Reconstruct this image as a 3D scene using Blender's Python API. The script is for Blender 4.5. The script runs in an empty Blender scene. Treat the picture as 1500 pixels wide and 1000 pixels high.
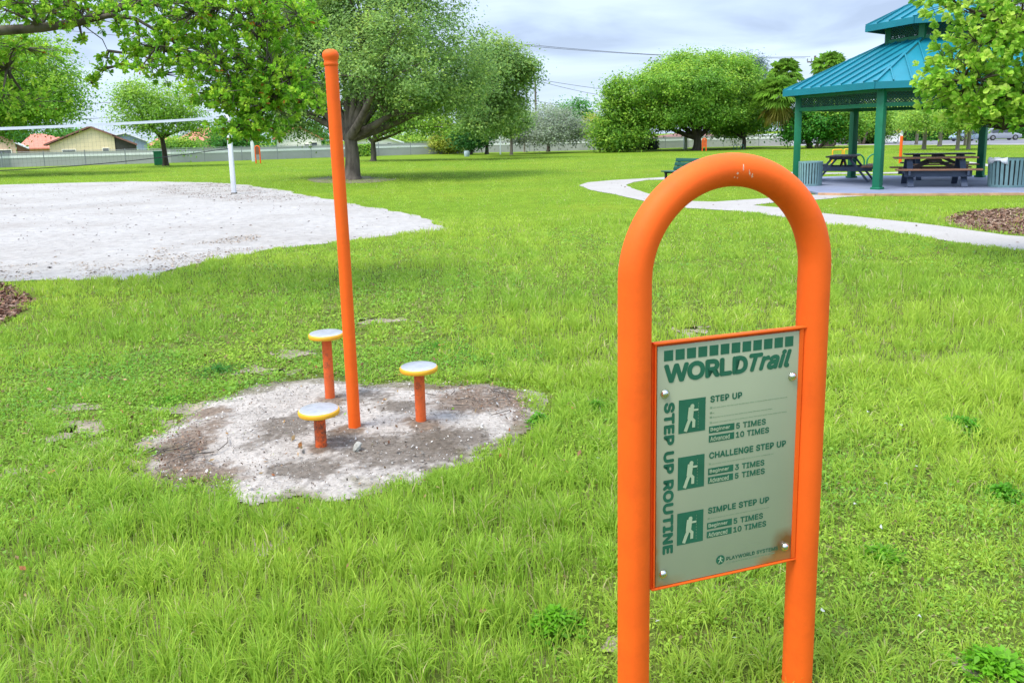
import bpy, bmesh, math, random
import numpy as np
from mathutils import Vector, Matrix
R = math.radians
rng = np.random.default_rng(11)
random.seed(11)
scene = bpy.context.scene
col = scene.collection

# ------------------------------------------------------------------ camera
EYE = 1.6
F = 1167.0                    # focal length in photo pixels (28 mm on a 36 mm sensor, 1500 px wide)
PPX, PPY = 750.0, 401.0
PITCH, ROLL = R(9.77), R(1.3)
fw = np.array([0, math.cos(PITCH), -math.sin(PITCH)])
rt0 = np.array([1.0, 0, 0]); up0 = np.cross(rt0, fw)
rt = math.cos(ROLL)*rt0 - math.sin(ROLL)*up0
up = math.cos(ROLL)*up0 + math.sin(ROLL)*rt0
cam_d = bpy.data.cameras.new('camera')
cam = bpy.data.objects.new('camera', cam_d); col.objects.link(cam)
cam.matrix_world = Matrix(((rt[0], up[0], -fw[0], 0), (rt[1], up[1], -fw[1], 0), (rt[2], up[2], -fw[2], EYE), (0, 0, 0, 1)))
cam_d.sensor_width = 36; cam_d.lens = F*36/1500
cam_d.shift_y = -(500-PPY)/1500
cam_d.clip_start = .05; cam_d.clip_end = 3000
scene.camera = cam

def ray(px, py):
    return fw + rt*((px-PPX)/F) - up*((py-PPY)/F)
def at(px, py, z=0.0):
    """ground point seen at a photo position"""
    d = ray(px, py); t = (z-EYE)/d[2]
    return np.array([0, 0, EYE]) + d*t
def pt(px, py, Y):
    """point at distance Y ahead"""
    d = ray(px, py)
    return np.array([0, 0, EYE]) + d*(Y/d[1])
def hgt(base, py):
    """height above base at which the photo row is reached"""
    lo, hi = -1.0, 30.0
    for _ in range(50):
        m = (lo+hi)/2
        P = np.array([base[0], base[1], m-EYE]); y = PPY - F*(P@up)/(P@fw)
        if y > py: lo = m
        else: hi = m
    return lo

# ------------------------------------------------------------------ light
SUN_EL, SUN_AZ = R(62), R(235)          # azimuth measured clockwise from +Y
sdir = Vector((math.sin(SUN_AZ)*math.cos(SUN_EL), math.cos(SUN_AZ)*math.cos(SUN_EL), math.sin(SUN_EL)))
sl = bpy.data.lights.new('sun', 'SUN'); sl.energy = 1.4; sl.angle = R(25); sl.color = (1, .95, .86)
so = bpy.data.objects.new('sun', sl); col.objects.link(so)
so.rotation_euler = (-sdir).to_track_quat('-Z', 'Y').to_euler()

world = bpy.data.worlds.new('World'); scene.world = world; world.use_nodes = True
wn = world.node_tree; wn.nodes.clear()
def N(t, kind, **kw):
    n = t.nodes.new(kind)
    for k, v in kw.items():
        if k.startswith('i_'): n.inputs[k[2:].replace('_', ' ')].default_value = v
        else: setattr(n, k, v)
    return n
def L(t, a, b): t.links.new(a, b)
wo = N(wn, 'ShaderNodeOutputWorld'); bg = N(wn, 'ShaderNodeBackground'); bg.inputs['Strength'].default_value = .1
sky = N(wn, 'ShaderNodeTexSky', sky_type='NISHITA', sun_disc=False, sun_elevation=SUN_EL, sun_rotation=SUN_AZ)
tc = N(wn, 'ShaderNodeTexCoord'); sep = N(wn, 'ShaderNodeSeparateXYZ')
L(wn, tc.outputs['Generated'], sep.inputs[0])
zc = N(wn, 'ShaderNodeMath', operation='MAXIMUM'); L(wn, sep.outputs['Z'], zc.inputs[0]); zc.inputs[1].default_value = 0
za = N(wn, 'ShaderNodeMath', operation='ADD'); L(wn, zc.outputs[0], za.inputs[0]); za.inputs[1].default_value = .12
dv = N(wn, 'ShaderNodeVectorMath', operation='DIVIDE'); L(wn, tc.outputs['Generated'], dv.inputs[0])
cb = N(wn, 'ShaderNodeCombineXYZ'); L(wn, za.outputs[0], cb.inputs[0]); L(wn, za.outputs[0], cb.inputs[1]); cb.inputs[2].default_value = 1
L(wn, cb.outputs[0], dv.inputs[1])
cn = N(wn, 'ShaderNodeTexNoise', noise_dimensions='3D'); cn.inputs['Scale'].default_value = .95; cn.inputs['Detail'].default_value = 6; cn.inputs['Roughness'].default_value = .5; cn.inputs['Distortion'].default_value = .4
mpn = N(wn, 'ShaderNodeMapping'); mpn.inputs['Location'].default_value = (3.1, 1.4, 0)
L(wn, dv.outputs[0], mpn.inputs['Vector']); L(wn, mpn.outputs[0], cn.inputs['Vector'])
cr = N(wn, 'ShaderNodeValToRGB')
e = cr.color_ramp.elements
e[0].position = .38; e[0].color = (1.42, 1.72, 2.4, 1)       # lavender grey cloud bases
e[1].position = .50; e[1].color = (1.95, 2.36, 3.15, 1)
k = e.new(.62); k.color = (2.45, 2.9, 3.7, 1)
L(wn, cn.outputs['Fac'], cr.inputs[0])
# the cloud deck is palest towards the horizon and brightest overhead
hz = N(wn, 'ShaderNodeMapRange', interpolation_type='SMOOTHSTEP'); hz.inputs['From Min'].default_value = 0; hz.inputs['From Max'].default_value = .13
hz.inputs['To Min'].default_value = .9; hz.inputs['To Max'].default_value = 0
L(wn, sep.outputs['Z'], hz.inputs['Value'])
m1 = N(wn, 'ShaderNodeMix', data_type='RGBA'); L(wn, hz.outputs[0], m1.inputs['Factor']); L(wn, cr.outputs[0], m1.inputs['A']); m1.inputs['B'].default_value = (2.15, 2.68, 3.5, 1)
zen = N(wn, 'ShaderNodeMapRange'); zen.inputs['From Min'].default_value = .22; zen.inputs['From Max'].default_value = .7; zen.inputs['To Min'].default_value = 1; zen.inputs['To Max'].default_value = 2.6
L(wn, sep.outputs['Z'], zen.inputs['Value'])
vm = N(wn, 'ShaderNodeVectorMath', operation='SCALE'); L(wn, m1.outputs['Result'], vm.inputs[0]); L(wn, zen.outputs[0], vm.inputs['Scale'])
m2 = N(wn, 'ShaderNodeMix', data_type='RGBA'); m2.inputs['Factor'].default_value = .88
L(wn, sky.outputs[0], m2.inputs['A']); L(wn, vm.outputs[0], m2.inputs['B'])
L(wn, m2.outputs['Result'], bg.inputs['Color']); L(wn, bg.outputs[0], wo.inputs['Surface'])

vs = scene.view_settings
vs.view_transform = 'Standard'; vs.look = 'None'; vs.exposure = 1.72; vs.gamma = 1; vs.use_curve_mapping = False
scene.render.engine = 'CYCLES'
cy = scene.cycles
cy.max_bounces = 10; cy.diffuse_bounces = 5; cy.glossy_bounces = 3; cy.transmission_bounces = 6; cy.transparent_max_bounces = 6
cy.use_denoising = True; cy.caustics_reflective = False; cy.caustics_refractive = False

# ------------------------------------------------------------------ materials
def newmat(name):
    m = bpy.data.materials.new(name); m.use_nodes = True
    return m, m.node_tree, m.node_tree.nodes['Principled BSDF']
def noise_col(t, scale, cols, detail=5, coord='Object', rough=.6, stretch=None):
    tcn = N(t, 'ShaderNodeTexCoord'); v = tcn.outputs[coord]
    if stretch:
        mp = N(t, 'ShaderNodeMapping'); mp.inputs['Scale'].default_value = stretch; L(t, v, mp.inputs['Vector']); v = mp.outputs[0]
    n = N(t, 'ShaderNodeTexNoise'); n.inputs['Scale'].default_value = scale; n.inputs['Detail'].default_value = detail; n.inputs['Roughness'].default_value = rough
    L(t, v, n.inputs['Vector'])
    r = N(t, 'ShaderNodeValToRGB'); el = r.color_ramp.elements
    while len(el) < len(cols): el.new(.5)
    for i, (p, c) in enumerate(cols): el[i].position = p; el[i].color = (*c, 1)
    L(t, n.outputs['Fac'], r.inputs[0])
    return r.outputs[0], n.outputs['Fac'], v
def bump(t, bsdf, height, strength=.3, dist=.01):
    b = N(t, 'ShaderNodeBump'); b.inputs['Strength'].default_value = strength; b.inputs['Distance'].default_value = dist
    L(t, height, b.inputs['Height']); L(t, b.outputs[0], bsdf.inputs['Normal'])
def mat(name, c, rough=.6, metal=0, var=.15, scale=8, bmp=0, bscale=60, spec=.5, stretch=None, dirt=None, dirt_amt=.3):
    """a plain surface with slight unevenness; dirt = colour of worn or stained spots"""
    m, t, b = newmat(name)
    lo = tuple(max(0, x*(1-var)) for x in c); hi = tuple(min(1, x*(1+var)) for x in c)
    o, f, v = noise_col(t, scale, [(.3, lo), (.7, hi)], stretch=stretch)
    if dirt:
        n = N(t, 'ShaderNodeTexNoise'); n.inputs['Scale'].default_value = scale*2.3; n.inputs['Detail'].default_value = 8; n.inputs['Roughness'].default_value = .7
        L(t, v, n.inputs['Vector'])
        rr = N(t, 'ShaderNodeMapRange'); rr.inputs['From Min'].default_value = 1-dirt_amt-.12; rr.inputs['From Max'].default_value = 1-dirt_amt+.05
        L(t, n.outputs['Fac'], rr.inputs['Value'])
        mx = N(t, 'ShaderNodeMix', data_type='RGBA'); L(t, rr.outputs[0], mx.inputs['Factor']); L(t, o, mx.inputs['A']); mx.inputs['B'].default_value = (*dirt, 1)
        o = mx.outputs['Result']
    L(t, o, b.inputs['Base Color'])
    b.inputs['Roughness'].default_value = rough; b.inputs['Metallic'].default_value = metal; b.inputs['Specular IOR Level'].default_value = spec
    if bmp:
        n = N(t, 'ShaderNodeTexNoise'); n.inputs['Scale'].default_value = bscale; n.inputs['Detail'].default_value = 6
        L(t, v, n.inputs['Vector']); bump(t, b, n.outputs['Fac'], bmp, .02)
    return m
def tint_mat(name, trans=.3, rough=.5, spec=.3, fine=None, bscale=0, bst=.5):
    """takes each leaf's, blade's or patch's own colour from the mesh"""
    m, t, b = newmat(name)
    a = N(t, 'ShaderNodeAttribute', attribute_name='tint')
    c = a.outputs['Color']
    if fine:
        o, f, v = noise_col(t, fine, [(.28, (.5, .5, .5)), (.5, (.95, .95, .95)), (.72, (1.4, 1.4, 1.4))], detail=8, rough=.75)
        mx = N(t, 'ShaderNodeMix', data_type='RGBA', blend_type='MULTIPLY'); mx.inputs['Factor'].default_value = 1
        L(t, c, mx.inputs['A']); L(t, o, mx.inputs['B']); c = mx.outputs['Result']
        if bscale: bump(t, b, f, bst, .02)
    L(t, c, b.inputs['Base Color']); b.inputs['Roughness'].default_value = rough; b.inputs['Specular IOR Level'].default_value = spec
    if trans:
        tr = N(t, 'ShaderNodeBsdfTranslucent'); L(t, c, tr.inputs['Color'])
        ms = N(t, 'ShaderNodeMixShader'); ms.inputs[0].default_value = trans
        L(t, b.outputs[0], ms.inputs[1]); L(t, tr.outputs[0], ms.inputs[2])
        L(t, ms.outputs[0], t.nodes['Material Output'].inputs['Surface'])
    return m
M = {}
M['blade'] = tint_mat('grass_blade', .54, .5, .3)
M['leaf'] = tint_mat('leaf', .52, .5, .3)
M['dirt'] = tint_mat('dirt', 0, .95, .1, fine=38, bscale=1, bst=.7)
M['bark'] = mat('bark', (.13, .11, .09), .95, var=.5, scale=5, bmp=1.0, bscale=14, spec=.1, stretch=(1, 1, .25))
M['bark_dark'] = mat('bark_dark', (.07, .055, .045), .95, var=.4, scale=5, bmp=.9, bscale=14, spec=.1, stretch=(1, 1, .25))
M['bark_pale'] = mat('bark_pale', (.25, .21, .17), .95, var=.35, scale=4, bmp=.8, bscale=14, spec=.1, stretch=(1, 1, .3))
M['orange'] = mat('orange_paint', (.88, .125, .011), .6, var=.06, scale=3.5, bmp=.03, bscale=110, spec=.22, dirt=(.80, .112, .011), dirt_amt=.40)
M['orange_worn'] = mat('worn_orange_paint', (.68, .11, .018), .55, var=.14, scale=9, bmp=.06, bscale=90, dirt=(.16, .05, .025), dirt_amt=.36)
M['orange_rust'] = mat('rusted_orange_paint', (.72, .11, .015), .55, var=.14, scale=11, bmp=.06, bscale=90, dirt=(.12, .045, .025), dirt_amt=.46)
M['yellow'] = mat('yellow_rim_paint', (.72, .36, .015), .5, var=.12, scale=14, dirt=(.4, .2, .05), dirt_amt=.3)
M['steel'] = mat('worn_steel_tread', (.52, .52, .54), .38, metal=.55, var=.14, scale=22, bmp=.15, bscale=240)
M['chrome'] = mat('bolt_steel', (.75, .75, .75), .22, metal=1, var=.05)
M['white'] = mat('white_paint', (.72, .73, .75), .5, var=.06, scale=4, dirt=(.45, .42, .38), dirt_amt=.28)
M['tape'] = mat('white_net_tape', (.78, .8, .82), .8, var=.05)
M['net'] = mat('black_net_cord', (.02, .02, .025), .9)
M['teal'] = mat('teal_metal_roof', (.003, .17, .225), .45, var=.12, scale=1.2, spec=.5)
M['green'] = mat('green_post_paint', (.002, .15, .068), .5, var=.12, scale=3)
M['lattice'] = mat('green_lattice_paint', (.012, .085, .06), .6, var=.2, scale=3)
M['slat'] = mat('teal_grey_slat_paint', (.17, .29, .30), .55, var=.15, scale=6)
M['slate'] = mat('slate_blue_board', (.055, .075, .12), .65, var=.2, scale=5, stretch=(1, 6, 6))
M['plank'] = mat('brown_plank', (.33, .16, .09), .7, var=.28, scale=4, stretch=(1, 9, 9), bmp=.2)
M['plank_dark'] = mat('dark_brown_plank', (.05, .035, .032), .65, var=.3, scale=4, stretch=(1, 9, 9))
M['bench_green'] = mat('dark_green_plastic', (.008, .07, .05), .5, var=.15)
M['black'] = mat('black_plastic', (.015, .015, .017), .5)
M['concrete'] = None
M['wall'] = mat('grey_block_wall', (.36, .365, .335), .9, var=.08, scale=.6, bmp=.1)
M['band'] = mat('pale_wall_band', (.75, .76, .71), .85, var=.07, scale=1)
M['galv'] = mat('galvanised_steel', (.24, .25, .26), .5, metal=.3, var=.1)
M['bin_green'] = mat('green_bin_paint', (.01, .16, .07), .5)
M['stucco_beige'] = mat('beige_stucco', (.76, .62, .39), .9, var=.08, scale=1.5, bmp=.1)
M['stucco_white'] = mat('white_stucco', (.84, .80, .70), .9, var=.07, scale=1.5)
M['stucco_pink'] = mat('pink_stucco', (.68, .46, .33), .9, var=.08, scale=1.5)
M['tile'] = mat('red_tile_roof', (.56, .19, .12), .85, var=.22, scale=3, stretch=(1, 1, 4), bmp=.4, bscale=9)
M['tile_dark'] = mat('brown_tile_roof', (.22, .1, .075), .85, var=.22, scale=3, bmp=.4, bscale=9)
M['roof_white'] = mat('white_roof', (.7, .72, .75), .7, var=.05)
M['siding_blue'] = mat('blue_grey_siding', (.26, .33, .43), .8, var=.08)
M['glass'] = mat('dark_window_glass', (.035, .045, .055), .12, var=.2, spec=.7)
M['porch'] = mat('porch_opening_shade', (.06, .055, .045), .85, var=.2)  # dark colour stands in for the shade inside the open porch
M['silver'] = mat('silver_car_paint', (.42, .44, .48), .3, metal=.4, var=.04)
M['white_car'] = mat('white_car_paint', (.75, .76, .78), .3, var=.03)
M['blue_car'] = mat('pale_blue_car_paint', (.33, .42, .5), .3, metal=.3, var=.04)
M['tyre'] = mat('tyre_rubber', (.02, .02, .02), .85)
M['lamp'] = mat('lamp_glass', (.75, .72, .66), .2)
M['sign_yellow'] = mat('yellow_road_sign', (.75, .42, .02), .5)
M['yellow_bar'] = mat('yellow_bar_paint', (.78, .38, .01), .45)
M['wood_pole'] = mat('weathered_wood_pole', (.16, .13, .11), .9, var=.25, scale=2, stretch=(1, 1, .1))
M['wire'] = mat('dark_wire', (.07, .07, .08), .7)
M['pale_blue'] = mat('pale_blue_plastic', (.4, .48, .55), .6)
M['brown_board'] = mat('brown_board', (.2, .085, .045), .7, var=.2)
M['stone'] = mat('grey_stone', (.34, .33, .29), .9, var=.35, scale=30, bmp=.6, bscale=60)
M['panel_ink'] = mat('green_ink', (.02, .125, .07), .4, var=.12, scale=18, spec=.4)
M['panel_pale_ink'] = mat('faded_ink', (.20, .29, .17), .4, var=.2, scale=40)
M['panel_light'] = mat('pale_panel_print', (.40, .47, .30), .4, var=.05)
M['plastic_bag'] = mat('white_bag', (.8, .8, .82), .4)
M['sign_teal'] = mat('street_sign_blue', (.02, .3, .45), .5)

# ------------------------------------------------------------------ objects
def tag(o, label=None, cat=None, group=None, kind=None):
    if label: o['label'] = label
    if cat: o['category'] = cat
    if group: o['group'] = group
    if kind: o['kind'] = kind
    return o
def empty(name, loc, rz=0, label=None, cat=None, group=None):
    o = bpy.data.objects.new(name, None); col.objects.link(o)
    o.location = tuple(loc); o.rotation_euler = (0, 0, rz); o.empty_display_size = .2
    return tag(o, label, cat, group)
def link_mesh(name, me, m=None, parent=None):
    o = bpy.data.objects.new(name, me); col.objects.link(o)
    if m is not None: me.materials.append(m)
    if parent is not None: o.parent = parent
    return o
class MB:
    def __init__(s): s.v = []; s.f = []; s.sm = []
    def add(s, vs_, fs_, smooth=False):
        b = len(s.v); s.v += [tuple(map(float, p)) for p in vs_]
        for f in fs_: s.f.append(tuple(i+b for i in f)); s.sm.append(smooth)
    def box(s, c, size, rz=0, rx=0, ry=0, bev=0):
        x, y, z = [d/2 for d in size]
        rot = Matrix.Rotation(rz, 3, 'Z') @ Matrix.Rotation(ry, 3, 'Y') @ Matrix.Rotation(rx, 3, 'X')
        if bev:
            bm = bmesh.new(); bmesh.ops.create_cube(bm, size=1)
            for v in bm.verts: v.co = Vector((v.co.x*size[0], v.co.y*size[1], v.co.z*size[2]))
            bmesh.ops.bevel(bm, geom=bm.edges[:], offset=bev, segments=2, affect='EDGES', profile=.5)
            bm.verts.index_update()
            s.add([rot @ v.co + Vector(c) for v in bm.verts], [[v.index for v in f.verts] for f in bm.faces]); bm.free(); return s
        P = [rot @ Vector(p) + Vector(c) for p in ((-x,-y,-z),(x,-y,-z),(x,y,-z),(-x,y,-z),(-x,-y,z),(x,-y,z),(x,y,z),(-x,y,z))]
        s.add(P, [(0,3,2,1),(4,5,6,7),(0,1,5,4),(1,2,6,5),(2,3,7,6),(3,0,4,7)]); return s
    def bar(s, a, b, w, h, upv=(0, 0, 1)):
        a = Vector(a); b = Vector(b); d = (b-a).normalized(); u_ = Vector(upv)
        if abs(d.dot(u_)) > .98: u_ = Vector((0, 1, 0))
        r_ = d.cross(u_).normalized(); u_ = r_.cross(d)
        P = []
        for p in (a, b):
            for (i, j) in ((-1,-1),(1,-1),(1,1),(-1,1)): P.append(p + r_*i*w/2 + u_*j*h/2)
        s.add(P, [(3,2,1,0),(4,5,6,7),(0,1,5,4),(1,2,6,5),(2,3,7,6),(3,0,4,7)]); return s
    def tube(s, pts, rad, n=10, cap=True):
        pts = [Vector(p) for p in pts]; k_ = len(pts)
        if not hasattr(rad, '__len__'): rad = [rad]*k_
        ref = None; V = []
        for i, p in enumerate(pts):
            d = (pts[min(i+1, k_-1)] - pts[max(i-1, 0)]).normalized()
            if ref is None:
                ref = Vector((1, 0, 0)) if abs(d.x) < .9 else Vector((0, 1, 0))
            a = (ref - d*ref.dot(d)).normalized(); ref = a; b = d.cross(a)
            for j in range(n):
                t_ = 2*math.pi*j/n; V.append(p + (a*math.cos(t_)+b*math.sin(t_))*rad[i])
        Fs = [(i*n+j, i*n+(j+1) % n, (i+1)*n+(j+1) % n, (i+1)*n+j) for i in range(k_-1) for j in range(n)]
        s.add(V, Fs, True)
        if cap:
            s.add(V[:n], [tuple(range(n))[::-1]]); s.add(V[-n:], [tuple(range(n))])
        return s
    def lathe(s, prof, c=(0, 0, 0), n=32, smooth=True):
        V = []; c = Vector(c)
        for (r_, z) in prof:
            for j in range(n):
                t_ = 2*math.pi*j/n; V.append(c + Vector((r_*math.cos(t_), r_*math.sin(t_), z)))
        Fs = [(i*n+j, i*n+(j+1) % n, (i+1)*n+(j+1) % n, (i+1)*n+j) for i in range(len(prof)-1) for j in range(n)]
        s.add(V, Fs, smooth); return s
    def prism(s, poly, d):
        """poly: 3-D outline; d: extrusion vector"""
        k_ = len(poly); A = [Vector(p) for p in poly]; B = [p+Vector(d) for p in A]
        s.add(A+B, [tuple(range(k_))[::-1], tuple(range(k_, 2*k_))] + [(i, (i+1) % k_, k_+(i+1) % k_, k_+i) for i in range(k_)]); return s
    def face(s, P): s.add(P, [tuple(range(len(P)))]); return s
    def build(s, name, m, parent=None, fix=True):
        me = bpy.data.meshes.new(name); me.from_pydata(s.v, [], s.f)
        me.polygons.foreach_set('use_smooth', s.sm)
        if fix:
            bm = bmesh.new(); bm.from_mesh(me); bmesh.ops.remove_doubles(bm, verts=bm.verts, dist=1e-5)
            bmesh.ops.recalc_face_normals(bm, faces=bm.faces); bm.to_mesh(me); bm.free()
            if hasattr(me, 'set_sharp_from_angle'): me.set_sharp_from_angle(angle=R(40))
        me.update()
        return link_mesh(name, me, m, parent)
def np_mesh(name, V, faces_n, idx, m, tint=None, parent=None, smooth=False):
    """V (n,3); idx (k,faces_n) vertex indices of equal-sized faces; tint (n,3)"""
    me = bpy.data.meshes.new(name); V = np.ascontiguousarray(V, np.float32); idx = np.ascontiguousarray(idx, np.int32)
    me.vertices.add(len(V)); me.vertices.foreach_set('co', V.ravel())
    me.loops.add(idx.size); me.loops.foreach_set('vertex_index', idx.ravel())
    me.polygons.add(len(idx)); me.polygons.foreach_set('loop_start', np.arange(0, idx.size, faces_n, dtype=np.int32))
    if smooth: me.polygons.foreach_set('use_smooth', np.ones(len(idx), bool))
    if tint is not None:
        a = me.attributes.new('tint', 'FLOAT_COLOR', 'POINT')
        a.data.foreach_set('color', np.concatenate([tint, np.ones((len(V), 1))], 1).astype(np.float32).ravel())
    me.update(calc_edges=True); me.validate()
    return link_mesh(name, me, m, parent)
def copy_tree(o, parent=None):
    c = o.copy(); col.objects.link(c)
    if parent is not None: c.parent = parent
    for ch in [x for x in scene.objects if x.parent == o]: copy_tree(ch, c)
    return c

# smooth value noise for laying out growth, wear and irregular edges
def vnoise(x, y, seed=0):
    xi = np.floor(x).astype(np.int64); yi = np.floor(y).astype(np.int64); fx = x-xi; fy = y-yi
    def h(a, b):
        n = (a*374761393 + b*668265263 + seed*982451653) & 0xffffffff
        n = ((n ^ (n >> 13))*1274126177) & 0xffffffff
        return ((n ^ (n >> 16)) & 0xffff)/65535.0
    sx = fx*fx*(3-2*fx); sy = fy*fy*(3-2*fy)
    return (h(xi, yi)*(1-sx)+h(xi+1, yi)*sx)*(1-sy) + (h(xi, yi+1)*(1-sx)+h(xi+1, yi+1)*sx)*sy
def fbm(x, y, seed=0, o=4):
    s_ = 0; a = .5
    for i in range(o): s_ = s_ + a*vnoise(x*2**i, y*2**i, seed+i*17); a *= .5
    return s_/(1-.5**o)
def inside(P, x, y):
    P = np.asarray(P); r = np.zeros(x.shape, bool); j = len(P)-1
    for i in range(len(P)):
        xi, yi, xj, yj = P[i][0], P[i][1], P[j][0], P[j][1]
        if yi != yj:
            c = ((yi > y) != (yj > y)) & (x < (xj-xi)*(y-yi)/(yj-yi)+xi); r ^= c
        j = i
    return r
def gpoly(px): return [at(a, b)[:2] for a, b in px]
# ------------------------------------------------------------------ ground layout (outlines read off the photo, laid on the ground)
P_SAND = gpoly([(-420, 470), (-250, 440), (-90, 421), (0, 414), (60, 409), (150, 411), (195, 412), (240, 402), (285, 388), (340, 378), (400, 365), (480, 356), (560, 348), (620, 342), (658, 335),
                (640, 325), (600, 315), (550, 305), (480, 292), (420, 280), (360, 271), (300, 267), (200, 266), (100, 268), (0, 271), (-150, 277), (-420, 290)])
P_CIRC = gpoly([(455, 555), (400, 561), (330, 583), (285, 608), (240, 640), (222, 675), (238, 705), (300, 722), (350, 724), (420, 727), (480, 727), (530, 720), (600, 702), (660, 681), (720, 660), (768, 622), (784, 597), (768, 576), (720, 567), (650, 565), (590, 562), (540, 564), (500, 556)])
P_PATH = gpoly([(1640, 395), (1500, 369), (1407, 357), (1340, 345), (1273, 336), (1217, 330), (1152, 319), (1072, 309), (1002, 305), (944, 295), (900, 285), (866, 279), (848, 272), (860, 267.5), (900, 264), (945, 261.5), (985, 259), (1060, 255.5), (1170, 252),
                (1170, 255.5), (1060, 260), (985, 263), (950, 264), (928, 267), (917, 271.5), (928, 277), (950, 284), (980, 290), (1014, 295), (1046, 296), (1090, 293), (1135, 290), (1175, 287), (1197, 285.5), (1278, 286.8), (1240, 289), (1201, 292.5), (1140, 296.5), (1103, 301),
                (1148, 305), (1207, 313), (1287, 321), (1367, 330), (1473, 345), (1500, 347), (1640, 365)])
P_SLAB = gpoly([(1197, 285.8), (1280, 287), (1400, 286.5), (1500, 286), (1680, 285), (1660, 262), (1440, 259.8), (1250, 260), (1172, 263), (1160, 268), (1150, 275)])
P_MULR = gpoly([(1378, 323), (1405, 313), (1450, 308), (1500, 306), (1620, 304), (1640, 362), (1500, 346), (1440, 338), (1395, 330)])
P_MULL = gpoly([(-110, 412), (0, 418), (25, 424), (46, 438), (40, 455), (20, 468), (0, 475), (-110, 500)])
P_RING = gpoly([(448, 263), (480, 258.5), (520, 257.5), (560, 260), (578, 263), (560, 267), (515, 269), (470, 268)])
P_BACK = gpoly([(1296, 253), (1340, 251.5), (1420, 247), (1425, 250), (1340, 254.5), (1170, 255.7), (1170, 253.6)])
P_SIDE = gpoly([(1418, 237), (1470, 243.5), (1560, 255), (1560, 259), (1466, 247), (1420, 240)])
P_BARE = [gpoly([(cx+rx*math.cos(a)*(1+.25*math.sin(3*a+cx)), cy_+ry*math.sin(a)) for a in np.linspace(0, 2*math.pi, 15)[:-1]]) for cx, cy_, rx, ry in
          ((108, 596, 34, 7), (248, 622, 40, 10), (182, 677, 24, 8), (68, 610, 22, 6), (402, 790, 38, 10), (1015, 488, 30, 7), (205, 700, 18, 6), (1420, 968, 46, 18), (130, 625, 40, 8), (225, 650, 36, 9), (160, 655, 30, 7), (270, 600, 40, 8), (95, 640, 26, 6), (560, 470, 40, 5), (430, 520, 40, 6), (385, 545, 30, 5), (905, 945, 20, 12), (20, 690, 16, 8))]

def sheet(name, poly, z, m, noise=0, nscale=3, step=.12, kind='structure', label=None, cat=None):
    """a sheet on the ground whose edge is roughened at the given step"""
    P = []; k_ = len(poly)
    for i in range(k_):
        a = np.array(poly[i]); b = np.array(poly[(i+1) % k_]); n = max(1, min(60, int(np.linalg.norm(b-a)/step)))
        for j in range(n): P.append(a+(b-a)*j/n)
    P = np.array(P)
    if noise:
        P[:, 0] += (fbm(P[:, 0]*nscale, P[:, 1]*nscale, 5)-.5)*2*noise; P[:, 1] += (fbm(P[:, 0]*nscale+31, P[:, 1]*nscale, 9)-.5)*2*noise
    bm = bmesh.new(); vs_ = [bm.verts.new((p[0], p[1], z)) for p in P]
    f = bm.faces.new(vs_); f.normal_update()
    if f.normal.z < 0: f.normal_flip()
    bmesh.ops.triangulate(bm, faces=[f])
    me = bpy.data.meshes.new(name); bm.to_mesh(me); bm.free()
    return tag(link_mesh(name, me, m), label, cat, kind=kind)

# soil and thatch under the grass
gm, t, b = newmat('lawn_ground')
o1, f1, v = noise_col(t, .16, [(.3, (.115, .20, .016)), (.5, (.145, .23, .018)), (.7, (.185, .245, .022))], detail=6)
n2 = N(t, 'ShaderNodeTexNoise'); n2.inputs['Scale'].default_value = 2.2; n2.inputs['Detail'].default_value = 9; n2.inputs['Roughness'].default_value = .72
L(t, v, n2.inputs['Vector'])
r2 = N(t, 'ShaderNodeMapRange'); r2.inputs['From Min'].default_value = .3; r2.inputs['From Max'].default_value = .7; r2.inputs['To Min'].default_value = .72; r2.inputs['To Max'].default_value = 1.22
L(t, n2.outputs['Fac'], r2.inputs['Value'])
vm_ = N(t, 'ShaderNodeVectorMath', operation='SCALE'); L(t, o1, vm_.inputs[0]); L(t, r2.outputs[0], vm_.inputs['Scale'])
# close by, bare thatch and sandy soil show between the blades (only where the grass is worn: the play area)
geo = N(t, 'ShaderNodeNewGeometry'); ds = N(t, 'ShaderNodeVectorMath', operation='DISTANCE'); L(t, geo.outputs['Position'], ds.inputs[0]); ds.inputs[1].default_value = (0, 3, 0)
dr = N(t, 'ShaderNodeMapRange'); dr.inputs['From Min'].default_value = 5; dr.inputs['From Max'].default_value = 14; dr.inputs['To Min'].default_value = .9; dr.inputs['To Max'].default_value = 0
L(t, ds.outputs['Value'], dr.inputs['Value'])
n3 = N(t, 'ShaderNodeTexNoise'); n3.inputs['Scale'].default_value = 7; n3.inputs['Detail'].default_value = 8; n3.inputs['Roughness'].default_value = .7
L(t, v, n3.inputs['Vector'])
r3 = N(t, 'ShaderNodeValToRGB'); el = r3.color_ramp.elements
el[0].position = .3; el[0].color = (.05, .075, .014, 1); el[1].position = .55; el[1].color = (.11, .13, .03, 1); k = el.new(.72); k.color = (.24, .19, .12, 1)
L(t, n3.outputs['Fac'], r3.inputs[0])
mx = N(t, 'ShaderNodeMix', data_type='RGBA'); L(t, dr.outputs[0], mx.inputs['Factor']); L(t, vm_.outputs[0], mx.inputs['A']); L(t, r3.outputs[0], mx.inputs['B'])
L(t, mx.outputs['Result'], b.inputs['Base Color']); b.inputs['Roughness'].default_value = 1; b.inputs['Specular IOR Level'].default_value = .05
n4 = N(t, 'ShaderNodeTexNoise'); n4.inputs['Scale'].default_value = 14; n4.inputs['Detail'].default_value = 8; L(t, v, n4.inputs['Vector']); bump(t, b, n4.outputs['Fac'], .8, .08)
g = MB(); g.face([(-1500, -60, 0), (1500, -60, 0), (1500, 2200, 0), (-1500, 2200, 0)])
tag(g.build('ground', gm, fix=False), kind='structure')

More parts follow.
